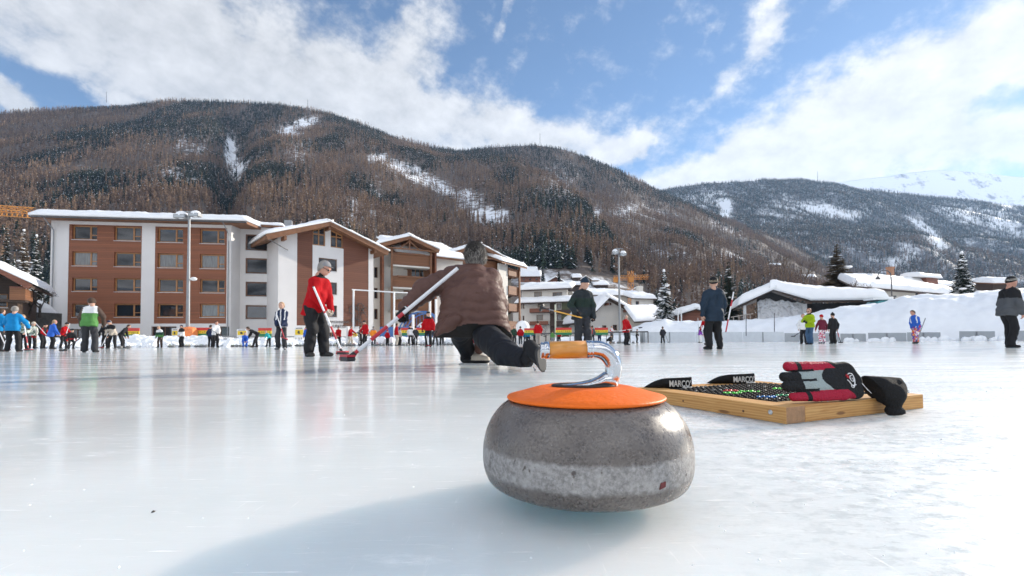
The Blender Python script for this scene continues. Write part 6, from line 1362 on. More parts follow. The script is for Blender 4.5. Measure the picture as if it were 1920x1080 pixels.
    np_mesh('hair_strands', V, np.arange(len(V)).reshape(-1, 3), [HAIRD, HAIRG, cloth('hair_dark', (.025, .022, .02), .5)], np.where(rs.rand(len(p)) < np.clip(.25-h*.9, .1, .7), 1, np.where(rs.rand(len(p)) < .6, 2, 0)), hr, False)['kind'] = 'stuff'
    return t
build_thrower()
broom('white and red broom under the arm of the person in the brown coat', at(858, 503, 4.24), at(661, 666, 4.06), [(.53, BW), (.58, BR_), (.68, BW), (.83, BR_), (.95, BW), (.99, BR_), (1.0, BK)], 'red', .0172, .20, (.62, -.78, .0))
# ================================================================== EVERYONE ELSE ON THE ICE
def gp(px, top, foot, face, label, jacket, trousers=BLK, H=1.74, heff=None, Z=None, det='far', group='players on the far ice', hold=None, base=None, P=None, **look):
    """one figure read off the photo: x, top of head, feet; its distance follows from its height"""
    P = P or {}
    Z = Z or FPX*(heff or H)/(foot-top)
    zmax = 34.1+2.9*px/1040                                    # nobody stands inside the snow bank
    if px < 950 and Z > zmax: H *= zmax/Z; Z = zmax
    b = at(px, 640, Z); b.z = base if base is not None else 0.0
    for _ in range(3):                                         # body height such that the crown of the head meets its line of sight
        J = pose(b, face, H, **P); yt = proj(J['Hc']+J['hu']*.150*J['s'])[1]; yf = proj(b)[1]; H = min(max(H*(yf-top)/(yf-yt), .75*H), 1.25*H)
    J = pose(b, face, H, **P); J['b'] = b
    t, _ = build_person(J, dict(jacket=jacket, trousers=trousers, **look), label, group, det)
    return J, Z
def carry(Z, x0, y0, x1, y1, label, segs=None, head='red', hw=.2, r=.014, dz=0, hd=(1, -.2, 0), floor=False):
    a, b = at(x0, y0, Z), at(x1, y1, Z+dz)
    if floor: b = ground(x1, y1+0.0) if y1 > horizon_y(x1)+191/(Z+4) else b; b = Vector((at(x1, y1, Z+dz).x, Z+dz, .10))
    broom(label, a, b, segs or [(.45, BW), (.75, BR_), (1, BW)], head, r, hw, hd)
MIX = [(.35, BW), (.6, BR_), (.92, BW), (1, BR_)]
# --- near figures
J, Z = gp(593, 490, 668, 68, 'person in a red jacket, black trousers, grey cap and sunglasses leaning on a white broom', [RED, BLK], BLK, 1.80, Z=7.75, det='fine', group=None, P=dict(lean=17, head=(14, 18), stance=.11, stride=.08, hands=dict(r=(-.02, .27, .74), l=(.10, .30, .70)), grip=True), hat='cap', hatm=MGRY, hair=HAIRG, glasses=True, gloves=BEI, bulk=1.12, tb=1.16, hem=.20, skin=SKIN2, belly=True, collar=1, twr=.026, wr=.018, shoe=cloth('dark_shoe', (.03, .028, .026), .4))
carry(7.50, 588, 538, 640, 652, 'white and red broom of the person with sunglasses', [(.38, BW), (.41, BR_), (.62, BW), (.82, BR_), (.97, BW), (1, BR_)], 'red', .22, .0165, .1, (1, -.5, 0), True)
J, Z = gp(1092, 522, 659, 15, 'person in a dark parka and navy knitted hat carrying an amber broom', [cloth('parka', (.020, .026, .030)), cloth('parka_green', (.016, .030, .024)), cloth('parka_print', (.10, .10, .10), .7)], CHAR, 1.80, Z=10.3, det='fine', group=None, P=dict(lean=12, wide=1.1, head=(20, 25), stance=.11, stride=.06, hands=dict(l=(.30, .06, .80), r=(-.26, .22, .96)), grip=True), hat='beanie', hatm=NAVYD, gloves=BLK, bulk=1.2, hem=.17, tb=1.12, band=(.16, .38, 1))
broom('amber broom carried level by the person in the navy knitted hat', at(1092, 596, 9.95), at(1020, 578, 10.6), [(.12, BY), (.30, BY), (.72, BY), (.86, MGRY), (1, BK)], 'black', .015, .17, (.4, -.2, .9))
J, Z = gp(1340, 520, 655, 190, 'person in a navy parka and striped knitted hat seen from behind beside an upright broom', [NAVYD, cloth('slate_patch', (.06, .07, .10))], BLK, 1.78, Z=11.3, det='fine', group=None, P=dict(lean=-2, wide=1.22, head=(0, -35), stance=.15, hands=dict(l=(.36, -.02, .74), r=(-.30, .14, .88))), hat='beanie', hatm=[BLK, cloth('hat_stripe', (.34, .28, .20))], bulk=1.26, hem=.24, tb=1.12)
broom('white and red broom held upright against the navy parka', at(1361, 622, 11.15), at(1376, 545, 11.1), [(.30, BR_), (.62, BW), (.78, BR_), (1, BW)], 'grey', .016, .10, (.9, -.1, .1))
J, Z = gp(1893, 519, 652, 82, 'person in a grey and black jacket at the right edge, hands in pockets', [GRY, BLK, WHT], BLK, 1.76, Z=10.75, det='fine', group=None, P=dict(lean=9, head=(2, 4), stance=.09, stride=.05, hands=dict(l=(.22, .17, .90), r=(-.20, .14, .88))), hat='beanie', hatm=[BLK, cloth('hat_stripe_pale', (.45, .43, .38))], bulk=1.24, hem=.14, yoke=1, yoke_at=.30, belly=True, skin=SKIN2)
J, Z = gp(528, 566, 657, 5, 'person in a navy tracksuit top with white piping holding a red headed broom', [NAVY, WHT], CHAR, 1.78, det='mid', group=None, P=dict(lean=2, head=(6, 0), stance=.13, hands=dict(l=(.05, .24, .82), r=(-.10, .24, .90)), grip=True), hat='hair', hair=HAIRL, gloves=BLK, zip=1, sidestripe=1, collar=None, band=(-.115, -.075, 1), shoe=MGRY)
carry(Z-.32, 519, 591, 533, 633, 'broom with a red head held across the navy tracksuit', [(.6, BW), (1, BR_)], 'red', .26, .016, -.1, (1, -.3, -.35))
J, Z = gp(168, 560, 662, 205, 'person in a green body warmer with a white yoke bending over a black broom', [GRN, WHT, BROWN2], CHAR, 1.80, heff=1.62, det='mid', group=None, P=dict(lean=16, head=(22, 25), stance=.15, stride=.06, hands=dict(r=(-.30, .18, .92), l=(.28, .22, .88)), grip=True), hat='cap', hatm=BLK, hair=HAIRB, gloves=CHAR, bulk=1.14, hem=.13, yoke=1, yoke_at=.30, tb=1.12, sleevem=2)
carry(Z+.1, 150, 634, 122, 657, 'black broom of the person in the green body warmer', [(1, BK)], 'black', .22, .014, -.2, (1, -.2, 0), True)
o = MB(); lp_ = J['P']+J['U']*.27-J['F']*.20
text_mesh('MATTERHORN', .055, .004, RED, None, 'x') if False else None
J, Z = gp(24, 574, 660, 200, 'person in a bright blue jacket seen from behind, with a red and white broom', [CYAN, WHT], BLK, 1.76, heff=1.66, det='mid', group=None, P=dict(lean=8, head=(10, 15), stance=.17, hands=dict(l=(.34, .30, .96), r=(-.34, .25, .98)), grip=True), hat='hair', hair=HAIRG, gloves=BLK, bulk=1.17, hem=.14)
carry(Z+.1, 46, 612, 53, 657, 'red and white broom beside the bright blue jacket', [(.45, BW), (.75, BR_), (.85, BW), (1, BR_)], 'red', .34, .016, -.1, (1, -.2, 0), True)
J, Z = gp(-4, 578, 662, 170, 'person in a bright blue jacket cut off by the left edge', [CYAN], BLK, 1.76, heff=1.66, det='mid', group=None, P=dict(lean=10, stance=.12, hands=dict(l=(.30, .3, .9), r=(-.3, .3, .9))), hat='hair', hair=HAIRB, gloves=BLK, bulk=1.15)
carry(Z-.3, -2, 621, 13, 655, 'white broom shaft at the left edge', [(1, BW)], 'red', .2, .016, -.1, (1, -.2, 0), True)
# --- left group
L_ = [
 (44, 590, 655, 30, 'person in a pale flowery jacket behind the red and white broom', [PATF], BLK, dict(lean=14, head=(18, 0), hands=dict(l=(.15, .3, .85), r=(-.1, .3, .85))), dict(hat='hair', hair=HAIRL)),
 (60, 604, 655, 60, 'person in a flowery jacket and white knitted hat, leaning beside the wooden post', [PATF], BLK, dict(lean=22, head=(18, 0), hands=dict(l=(.1, .35, .7), r=(-.1, .35, .75))), dict(hat='beanie', hatm=BEI, gloves=RED)),
 (80, 607, 655, 100, 'person in a red jacket and black waistcoat with a white broom held slantwise', [BLK, WHT, RED], BLK, dict(lean=15, head=(15, 0), hands=dict(l=(.1, .35, .85), r=(-.2, .3, .95))), dict(hat='beanie', hatm=BLK, sleevem=2)),
 (97, 600, 656, 150, 'person in a royal blue anorak with a pink and white hat', [ROY], BLK, dict(lean=10, head=(12, 0), hands=dict(l=(.2, .3, .85), r=(-.2, .3, .85))), dict(hat='band', hatm=PINK, hair=HAIRL, bulk=1.2, hem=.2)),
 (119, 605, 655, 95, 'person in a red jacket and black hat leaning on a white pole', [RED], BLK, dict(lean=18, head=(14, 0), hands=dict(l=(.1, .38, 1.0), r=(-.1, .38, .95)), stride=.1), dict(hat='beanie', hatm=BLK)),
 (133, 617, 654, 60, 'small figure in a black and red suit crouching behind the red jacket with black hat', [BLK, WHT, RED], BLK, dict(lean=30, crouch=.15, head=(10, 0)), dict(hat='beanie', hatm=BLK, H=1.5, heff=1.15, band=(.0, .12, 2))),
 (197, 606, 652, 20, 'dark clad person half hidden behind the cream and black jacket', [BLK], BLK, dict(lean=25, head=(10, 0)), dict(hat='beanie', hatm=BLK, heff=1.55)),
 (210, 601, 653, 5, 'person in a cream and black jacket bending towards a red broom head', [BEI, BLK], BLK, dict(lean=24, head=(14, -10), stance=.20, hands=dict(l=(.15, .32, .75), r=(-.15, .32, .8))), dict(hat='cap', hatm=NAVY, hair=HAIRG, yoke=1, yoke_at=.34, gloves=BLK, bulk=1.15, heff=1.6)),
 (230, 609, 652, 110, 'person all in black stooping right behind the cream and black jacket', [BLK], BLK, dict(lean=38, head=(10, 0)), dict(hat='hair', hair=HAIRB, heff=1.45)),
 (300, 612, 653, 0, 'person in a green jacket with a white yoke and brown trousers looking down', [DGRN, WHT, GRN], BROWN2, dict(lean=14, head=(24, 0), stance=.14, hands=dict(l=(.26, .1, .8), r=(-.3, .1, .75))), dict(hat='hair', hair=HAIRL, yoke=1, yoke_at=.36, band=(-.05, .14, 2), bulk=1.12, heff=1.62)),
 (341, 609, 652, -10, 'person in a white and black jacket standing right of the brown trousers', [WHT, BLK], BLK, dict(lean=4, head=(8, 0), hands=dict(l=(.08, .26, .95), r=(-.1, .26, .95))), dict(hat='cap', hatm=NAVY, hair=HAIRB, yoke=1, yoke_at=.30, bulk=1.1)),
 (394, 609, 651, 175, 'dark clad person hidden behind the white jacket near the lamp post', [NAVY], BLK, dict(lean=6), dict(hat='hair', hair=HAIRB)),
 (404, 602, 654, 55, 'person in a white jacket and black trousers holding a broom forward', [WHT, BLK], BLK, dict(lean=10, head=(16, 0), stance=.1, stride=.06, hands=dict(l=(.05, .42, .85), r=(-.12, .3, .95)), grip=True), dict(hat='hair', hair=HAIRB, skin=SKIN2, gloves=BLK, bulk=1.12)),
 (478, 613, 653, -70, 'person in black bending deep over a child in blue', [BLK], BLK, dict(lean=62, head=(-10, 0), stance=.14, stride=.1, hands=dict(l=(.1, .5, .55), r=(-.1, .5, .5))), dict(hat='hair', hair=HAIRB, heff=1.36)),
 (459, 623, 653, 40, 'child in a blue and pale suit crouching before the person in black', [ROY, PATF], ROY, dict(lean=34, crouch=.25, head=(0, 0), hands=dict(l=(.1, .4, .5), r=(-.1, .4, .4))), dict(hat='hair', hair=HAIRL, H=1.45, heff=.98)),
 (503, 620, 652, -20, 'child in a turquoise jacket bending forward with spread legs', [TEALC, WHT], BLK, dict(lean=36, head=(0, 0), stance=.24, hands=dict(l=(.15, .35, .45), r=(-.2, .35, .4))), dict(hat='hair', hair=HAIRL, H=1.5, heff=1.2)),
 (575, 612, 649, -10, 'person in a royal blue jacket and sunglasses behind the broom of the red jacket', [ROY], BLK, dict(lean=5, head=(8, 0)), dict(hat='cap', hatm=BLK, hair=HAIRB, bulk=1.1)),
 (635, 612, 650, 10, 'person in a red jacket standing at the bank between the two nearest brooms', [RED], BLK, dict(lean=6, head=(18, 0), hands=dict(l=(.08, .3, .95), r=(-.08, .3, .9))), dict(hat='cap', hatm=CHAR, hair=HAIRG, bulk=1.1)),
 (657, 611, 649, 70, 'person in a red jacket and beige trousers reaching out to the right', [RED], BEI, dict(lean=12, head=(10, 0), stride=.09, hands=dict(l=(.12, .52, 1.1), r=(-.1, .4, 1.0))), dict(hat='hair', hair=HAIRB, bulk=1.05)),
 (675, 612, 650, 60, 'person in black holding an upright white broom, left of the tall red jacket', [BLK], BLK, dict(lean=4, hands=dict(l=(.1, .3, 1.1), r=(-.25, .35, 1.15))), dict(hat='cap', hatm=BLK, hair=HAIRB)),
 (685, 601, 651, -25, 'tallest person in a red jacket directly left of the orange jacket', [RED], BLK, dict(lean=6, head=(18, 0), stance=.1, hands=dict(l=(.22, .1, .8), r=(-.22, .25, 1.0))), dict(hat='cap', hatm=BLK, hair=HAIRB, bulk=1.12)),
 (700, 611, 649, 170, 'person in an orange jacket and black trousers', [ORAN, MGRY], BLK, dict(lean=5, head=(5, 0), stance=.13), dict(hat='hair', hair=HAIRG, yoke=1, yoke_at=.46, bulk=1.1)),
 (726, 618, 649, 160, 'short person in a red jacket behind the red part of the long broom', [RED], BLK, dict(lean=5), dict(hat='beanie', hatm=RED, heff=1.5, H=1.55)),
 (743, 606, 649, 120, 'person in a red jacket with orange trim and beige trousers seen from the side', [RED, ORAN], BEI, dict(lean=4, head=(8, 0)), dict(hat='hair', hair=HAIRB, bulk=1.1)),
 (749, 614, 648, 140, 'person in a cream jacket close behind the red jacket with beige trousers', [BEI], BLK, dict(lean=6), dict(hat='hair', hair=HAIRB, heff=1.6)),
 (770, 609, 650, 200, 'person in a white and black jacket beside the short white pole', [WHT, BLK], BLK, dict(lean=14, head=(14, 0), stance=.16, hands=dict(l=(.2, .35, .85), r=(-.1, .35, .85))), dict(hat='beanie', hatm=BLK, yoke=1, yoke_at=.42, bulk=1.05)),
 (779, 612, 649, 190, 'dark clad person close behind the white and black jacket', [CHAR], BLK, dict(lean=8), dict(hat='beanie', hatm=BLK)),
 (803.5, 584, 652, 2, 'person in a red jacket and black cap walking towards us beside the brown coat', [RED, BLK], BLK, dict(lean=4, head=(8, 0), stance=.11, stride=.08, hands=dict(l=(.30, .12, .78), r=(-.32, .10, .80)), grip=True), dict(hat='cap', hatm=BLK, hair=HAIRB, gloves=BLK, bulk=1.16, yoke=1, yoke_at=.50, det='mid')),
 (816, 611, 650, 30, 'dark clad person with a stick right of the red jacket and black cap', [CHAR], BLK, dict(lean=10, stance=.2), dict(hat='beanie', hatm=BLK)),
 (828, 610, 650, 170, 'dark clad person partly hidden by the hem of the brown coat', [BLK], BLK, dict(lean=4), dict(hat='beanie', hatm=BLK)),
 (964, 611, 645, 20, 'person in a dark green jacket at the right edge of the brown coat', [DGRN], CHAR, dict(lean=4), dict(hat='hair', hair=HAIRB)),
 (976, 612, 646, 180, 'person in a red jacket with a round red backpack right of the brown coat', [RED], CHAR, dict(lean=3), dict(hat='beanie', hatm=DGRN, bulk=1.2)),
 (985, 617, 645, 200, 'person in a pale blue jacket half hidden behind the red backpack', [CYAN, WHT], CHAR, dict(lean=4, stride=.1), dict(hat='hair', hair=HAIRB, H=1.6, heff=1.45)),
 (991, 616, 645, 170, 'person in a cyan jacket seen from behind', [CYAN], BLK, dict(lean=4, hands=dict(l=(.3, .1, .9), r=(-.35, .1, .95))), dict(hat='beanie', hatm=NAVY, H=1.6, heff=1.5)),
 (1003, 614, 646, 175, 'dark clad person left of the red jacket with pale trousers', [NAVY], BLK, dict(lean=3), dict(hat='hair', hair=HAIRB)),
 (1009, 601, 648, 190, 'person in a red jacket and pale grey trousers seen from behind', [RED, WHT], KHA, dict(lean=4, head=(6, 0), stance=.08), dict(hat='hair', hair=HAIRB, gloves=BLK, bulk=1.14)),
 (1036, 620, 648, 175, 'person in a green jacket and grey trousers by the slim pale pole', [GRN, DGRN], MGRY, dict(lean=3), dict(hat='hair', hair=HAIRB, heff=1.6)),
 (1048, 616, 646, 150, 'person in a bright red jacket right of the slim pale pole', [RED], BLK, dict(lean=3), dict(hat='beanie', hatm=NAVY, heff=1.6, bulk=1.1)),
 (1084, 614, 645, 10, 'person in navy seen between the legs of the beanie wearer', [NAVY], BLK, dict(lean=8, stance=.15), dict(hat='hair', hair=HAIRR)),
 (1104, 606, 645, 170, 'person in a red jacket right behind the beanie wearer', [RED], BLK, dict(lean=0), dict(hat='hair', hair=HAIRB, bulk=1.1)),
 (1111, 610, 645, 150, 'grey clad person close behind the red jacket and beanie wearer', [GRY], BLK, dict(lean=2), dict(hat='hair', hair=HAIRB)),
 (1124, 613, 640, 175, 'person in navy with a white hat before the far striped banner', [NAVY], NAVY, dict(lean=2), dict(hat='beanie', hatm=WHT)),
 (1147, 611, 637, 10, 'person in a red and white striped top on the snow left of the lamp post', [STRP], BLK, dict(lean=4), dict(hat='hair', hair=HAIRB, base=.35)),
 (1144, 628, 644, 60, 'dark figure kneeling on the ice below the striped top', [BLK], BLK, dict(lean=45, crouch=.42), dict(hat='beanie', hatm=BLK, heff=.82)),
 (1174, 590, 650, 28, 'person in a red jacket holding a white broom level by the lamp post', [RED], BLK, dict(lean=1, head=(-2, 20), stance=.09, hands=dict(l=(.16, .26, .92), r=(-.20, .26, .86)), grip=True), dict(hat='hair', hair=HAIRG, bulk=1.16, gloves=BLK, det='mid', hem=.2)),
 (1194, 617, 645, 60, 'small dark figure right of the level white broom', [BLK, WHT], BLK, dict(lean=6, head=(10, 0), hands=dict(l=(.05, .25, 1.0), r=(-.05, .25, .95))), dict(hat='beanie', hatm=BLK)),
 (1243, 612, 645, 185, 'lone dark figure with a broom in front of the pale barrier', [cloth('black_parka', (.022, .022, .03))], BLK, dict(lean=2, stance=.15), dict(hat='hair', hair=HAIRB, bulk=1.14, hem=.16)),
 (1312, 613, 644, 100, 'child in a purple jacket with a broom left of the navy parka', [PUR], WHT, dict(lean=6, hands=dict(l=(.05, .3, .9), r=(-.15, .3, .85))), dict(hat='beanie', hatm=BLK, H=1.5)),
 (1326, 592, 650, -60, 'person in a red jacket and black trousers stooping behind the navy parka', [RED], BLK, dict(lean=30, head=(10, 0), stride=.16, stance=.14, hands=dict(l=(.1, .42, .8), r=(-.1, .45, .85))), dict(hat='hair', hair=HAIRB, heff=1.6, gloves=BLK)),
 (1519, 578, 649, -60, 'person in a lime green jacket and blue jeans with sunglasses, seen from the side', [LIME, BLK], JEAN, dict(lean=3, head=(12, 0), stance=.07, hands=dict(l=(.12, .36, 1.12), r=(-.1, .38, 1.15)), grip=True), dict(hat='hair', hair=HAIRR, glasses=True, gloves=BLK, det='mid', collar=1, bulk=1.1)),
 (1507, 588, 649, -40, 'person in a white top and black leggings hidden behind the lime jacket', [WHT], BLK, dict(lean=2, stance=.12, stride=.1), dict(hat='hair', hair=HAIRB)),
 (1542, 590, 647, 175, 'person in a maroon top, red cap and wildly patterned trousers seen from behind', [MAR], PATT, dict(lean=2, head=(8, 0), stance=.09, hands=dict(l=(.34, .12, .85), r=(-.34, .1, .82))), dict(hat='beanie', hatm=RED, bulk=1.05, wr=.006, tb=1.12, det='mid')),
 (1563, 587, 648, 180, 'person in a black hooded jacket with a bobble hat, broom standing at the right hand', [BLK], BLK, dict(lean=1, head=(4, 0), stance=.10, hands=dict(r=(.0, .0, 0), l=(.24, .1, .80)) and dict(l=(.28, .05, .78), r=(-.34, .10, .88))), dict(hat='pom', hatm=BLK, bulk=1.08, det='mid')),
 (1718, 582, 648, -75, 'person in a blue jacket and colourful patterned trousers stooping before the snow bank', [ROY, WHT], PATB, dict(lean=18, head=(14, 0), stance=.08, stride=.07, hands=dict(l=(.14, .12, .80), r=(-.16, .10, .78))), dict(hat='hair', hair=HAIRB, skin=SKIN2, sidestripe=1, tb=1.12, heff=1.66, det='mid')),
]
ZZ_ = {}
for px, top, foot, face, lab, jk, tr, P, lk in L_:
    lk = dict(lk); kw = {k: lk.pop(k) for k in ('H', 'heff', 'det', 'base') if k in lk}
    J, Z = gp(px, top, foot, face, lab, jk, tr, P=P, **kw, **lk); ZZ_[px] = Z
    if 'round red backpack' in lab:
        b = J['P']+J['U']*.3-J['F']*.24; bp_ = thing('backpack', 'round red backpack on the back of the red jacket right of the brown coat', 'backpack', b)
        mb = MB().ball((0, 0, 0), (.22, .15, .25), 12); mb.build('bag', RED, bp_, True); MB().ball((0, .08, -.06), (.14, .10, .12), 10).build('pocket', MAR, bp_, True)
for px, x0, y0, x1, y1, lab, segs in (
 (80, 67, 606, 88, 629, 'white broom held slantwise by the black waistcoat', [(1, BW)]), (119, 131, 606, 124, 626, 'white pole under the hands of the red jacket and black hat', [(1, BW)]), (60, 69, 615, 69, 652, 'upright pale broom between the flowery and red jackets', [(1, BEI)]),
 (210, 203, 624, 190, 650, 'white broom with a wide red head by the cream and black jacket', [(1, BW)]), (404, 398, 619, 421, 635, 'dark broom held forward by the white jacket', [(.7, BK), (1, BW)]), (675, 672, 612, 674, 649, 'upright white broom of the person in black', [(1, BW)]),
 (770, 772, 622, 785, 649, 'white broom resting on the ice by the white and black jacket', [(1, BW)]), (803.5, 800, 630, 803, 651, 'broom with a red head at the feet of the red jacket and black cap', [(1, BW)]), (816, 820, 620, 808, 648, 'dark broom slanting by the dark clad person with a stick', [(1, MGRY)]),
 (1174, 1160, 621, 1199, 615, 'white broom held level by the person beside the lamp post', [(1, BW)]), (1194, 1190, 623, 1197, 626, 'short broom in the hands of the small dark figure', [(1, BEI)]), (1243, 1248, 629, 1253, 643, 'dark broom of the lone figure before the pale barrier', [(1, BK)]),
 (1312, 1308.5, 596, 1311, 643, 'upright broom of the child in purple', [(.25, BW), (1, MGRY)]), (1326, 1314, 610, 1324, 648, 'white and pink broom under the stooping red jacket', [(.5, BW), (1, BR_)]), (1563, 1569, 618, 1576, 646, 'red and black broom standing by the black hooded jacket', [(.2, BK), (.6, BR_), (1, BK)]),
 (1507, 1502, 622, 1489, 630, 'dark broom held out to the left of the lime jacket', [(1, BK)]), (1718, 1735, 597, 1719, 645, 'thin grey broom held behind the blue jacket', [(1, MGRY)])):
    Z = ZZ_[px]-.28
    fl_ = y1 > 640 and px not in (1174,)
    carry(Z, x0, y0, x1, y1, lab, segs, 'red' if px in (210, 803.5) else 'black', .34 if px == 210 else .2, .017, -.05, (1, -.3, 0), fl_)
# ================================================================== CURLING STONES
def granite():
    m = bpy.data.materials.new('granite'); m.use_nodes = True; N, L = m.node_tree.nodes, m.node_tree.links; b = N['Principled BSDF']
    t = N.new('ShaderNodeTexCoord'); sp = N.new('ShaderNodeSeparateXYZ'); L.new(t.outputs['Object'], sp.inputs[0])
    def nz(s, d=6, r=.6, sc=(1, 1, 1)):
        mp = N.new('ShaderNodeMapping'); mp.inputs['Scale'].default_value = sc; L.new(t.outputs['Object'], mp.inputs[0])
        n = N.new('ShaderNodeTexNoise'); n.inputs['Scale'].default_value = s; n.inputs['Detail'].default_value = d; n.inputs['Roughness'].default_value = r; L.new(mp.outputs[0], n.inputs[0]); return n.outputs['Fac']
    def mr(v, a, c, o=0, p=1, smooth=True):
        n = N.new('ShaderNodeMapRange'); n.interpolation_type = 'SMOOTHSTEP' if smooth else 'LINEAR'; L.new(v, n.inputs[0])
        for k, x in zip(('From Min', 'From Max', 'To Min', 'To Max'), (a, c, o, p)): n.inputs[k].default_value = x
        return n.outputs[0]
    def ma(op, a, c):
        n = N.new('ShaderNodeMath'); n.operation = op
        for i, x in enumerate((a, c)):
            if isinstance(x, (int, float)): n.inputs[i].default_value = x
            else: L.new(x, n.inputs[i])
        return n.outputs[0]
    def mix(f, a, c):
        n = N.new('ShaderNodeMix'); n.data_type = 'RGBA'; L.new(f, n.inputs[0])
        for i, x in ((6, a), (7, c)):
            if isinstance(x, tuple): n.inputs[i].default_value = (*x, 1)
            else: L.new(x, n.inputs[i])
        return n.outputs[2]
    fine = nz(330, 4, .7); med = nz(95, 5, .65); big = nz(14, 5); zz = ma('ADD', sp.outputs[2], ma('MULTIPLY', ma('SUBTRACT', nz(60, 6, .7), .5), .012))
    band = ma('MULTIPLY', mr(zz, .044, .052), mr(zz, .083, .077))                  # the rough grey striking band
    base = mix(mr(fine, .35, .65), (.042, .035, .032), (.165, .142, .128)); base = mix(mr(med, .42, .72), base, (.11, .094, .085)); base = mix(mr(big, .3, .75, 0, .35), base, (.22, .20, .185))
    speck = mr(nz(210, 3, .5), .70, .78); base = mix(ma('MULTIPLY', speck, .7), base, (.50, .47, .44))
    pits = mr(nz(90, 4, .65, (1, 1, .7)), .625, .68); chips = mr(nz(55, 3, .6), .67, .72)
    bcol = mix(mr(nz(180, 5, .7), .3, .7), (.17, .162, .156), (.37, .355, .345)); bcol = mix(mr(nz(30, 5), .45, .75, 0, .5), bcol, (.42, .405, .39))
    col = mix(band, base, bcol); col = mix(ma('MULTIPLY', band, ma('MAXIMUM', pits, chips)), col, (.10, .085, .08))
    col = mix(ma('MULTIPLY', mr(nz(22, 5, .7), .58, .75), .35), col, (.30, .275, .25))
    L.new(col, b.inputs['Base Color']); b.inputs['Coat Weight'].default_value = 0.0
    L.new(ma('ADD', ma('MULTIPLY', band, .42), mr(med, .3, .7, .22, .40)), b.inputs['Roughness'])
    h = ma('SUBTRACT', ma('ADD', ma('MULTIPLY', fine, .25), ma('MULTIPLY', ma('MULTIPLY', nz(240, 5, .7), band), 1.0)), ma('MULTIPLY', ma('MULTIPLY', band, ma('MAXIMUM', pits, chips)), 2.2))
    bp = N.new('ShaderNodeBump'); bp.inputs['Strength'].default_value = .45; bp.inputs['Distance'].default_value = .0022; L.new(h, bp.inputs['Height']); L.new(bp.outputs[0], b.inputs['Normal'])
    return m
GRAN = granite(); CHROME = mat('chrome', (.56, .57, .59), .045, .03, 60, .05, 220, metal=1.0); ORP = mat('orange_plastic', (.80, .15, .012), .48, .07, 14, .12, 160, spec=.25)
GRIP = mat('amber_grip', (.62, .26, .035), .30, .16, 30, .06, 60, coat=.5, stretch=(1, 6, 6)); GASK = mat('black_gasket', (.015, .012, .012), .5, .1, 30)
SX, SY = at(1097, 800, .664).x, .664
def make_stone(label, x, y, capm, gran, group=None, n=64, detail=True, name='curling_stone'):
    t = thing(name, label, 'curling stone', (x, y, 0), 0, group)
    prof = [(.055, .0015), (.063, .0012), (.067, .004), (.082, .0095), (.1, .0165), (.115, .0195), (.127, .0240), (.1362, .0285), (.1400, .0345), (.1430, .043), (.1447, .052), (.1452, .058), (.1452, .069), (.1446, .077), (.1428, .088), (.1395, .0995), (.1345, .1105), (.1278, .1205), (.1195, .1295), (.111, .1360), (.104, .1392), (.05, .142)]
    if not detail: prof = prof[::2]
    else:                                                      # a smooth curve through the measured profile
        q = np.array(prof); d = np.concatenate([[0], np.cumsum(np.linalg.norm(np.diff(q, axis=0), axis=1))]); u9 = np.linspace(0, d[-1], 90); prof = np.stack([np.interp(u9, d, q[:, 0]), np.interp(u9, d, q[:, 1])], 1)
        for _ in range(3): prof[1:-1] = prof[1:-1]*.5+(prof[:-2]+prof[2:])*.25
        prof = [tuple(v) for v in prof]
    MB().lathe(prof, n).build('body', gran, t, True)
    cp = [(.100, .1388), (.1085, .1392), (.1105, .1405), (.1108, .1425), (.1092, .1440), (.095, .1478), (.080, .1520), (.068, .1553), (.060, .1566), (.045, .1570), (.002, .1570)]
    MB().lathe(cp, n).build('cap', capm, t, True)
    return t
st = make_stone('large grey granite curling stone with orange cap, amber and chrome handle, in front', SX, SY, ORP, GRAN, None, 128)
so = Vector((SX, SY, 0)); fp = lambda x, y, Y=SY-.012: at(x, y, Y)-so
hd = MB(); k_ = SY/FPX
pts = [(1100, 655.5, 15.5), (1112, 654.5, 15.8), (1122, 655, 16.2), (1131, 658, 16.4), (1139, 663.5, 16.4), (1145, 671, 16.2), (1149, 680, 15.8), (1150.5, 690, 15.4), (1149.5, 700, 15), (1146, 709, 14.4), (1140, 717, 13), (1132, 722, 10)]
P_ = [fp(x, y) for x, y, r in pts]; hd.tube(P_, [r*k_ for x, y, r in pts], 28)
h_o = hd.build('handle', CHROME, st, True)
ft = MB(); vs = []; nn = 26                                    # flat tapering foot that the neck flows into
secs = [(1041, 725, 2.0, 9), (1050, 724.5, 3.2, 14), (1066, 723.5, 4.6, 17), (1085, 722, 5.6, 18.5), (1104, 720, 7.2, 18.5), (1120, 716.5, 10.4, 17.5), (1132, 712.5, 14.5, 16.5), (1143, 713, 15.5, 15.5), (1151, 715, 13, 13.5), (1157, 719, 7.5, 8)]
for x, y, hh, hw in secs: c = fp(x, y); vs += [c+Vector((0, math.cos(2*math.pi*j/nn)*hw*k_, math.sin(2*math.pi*j/nn)*hh*k_)) for j in range(nn)]
ft.add(vs, [(i*nn+j, i*nn+(j+1) % nn, (i+1)*nn+(j+1) % nn, (i+1)*nn+j) for i in range(len(secs)-1) for j in range(nn)]+[tuple(range(nn-1, -1, -1)), tuple((len(secs)-1)*nn+j for j in range(nn))]); ft.build('handle_foot', CHROME, h_o, True)
gk = MB(); c = fp(1097, 724); c.z = .1582; c.y = -.006; gk.lathe([(.3, -1), (1, -1), (1.0, .4), (.95, 1), (.3, 1)], 40, 0, Matrix.Translation(c) @ Matrix.Diagonal((61*k_, .030, .0016, 1))); gk.build('gasket', GASK, st, True)
a, b = fp(1030, 656.5), fp(1099, 655.3)
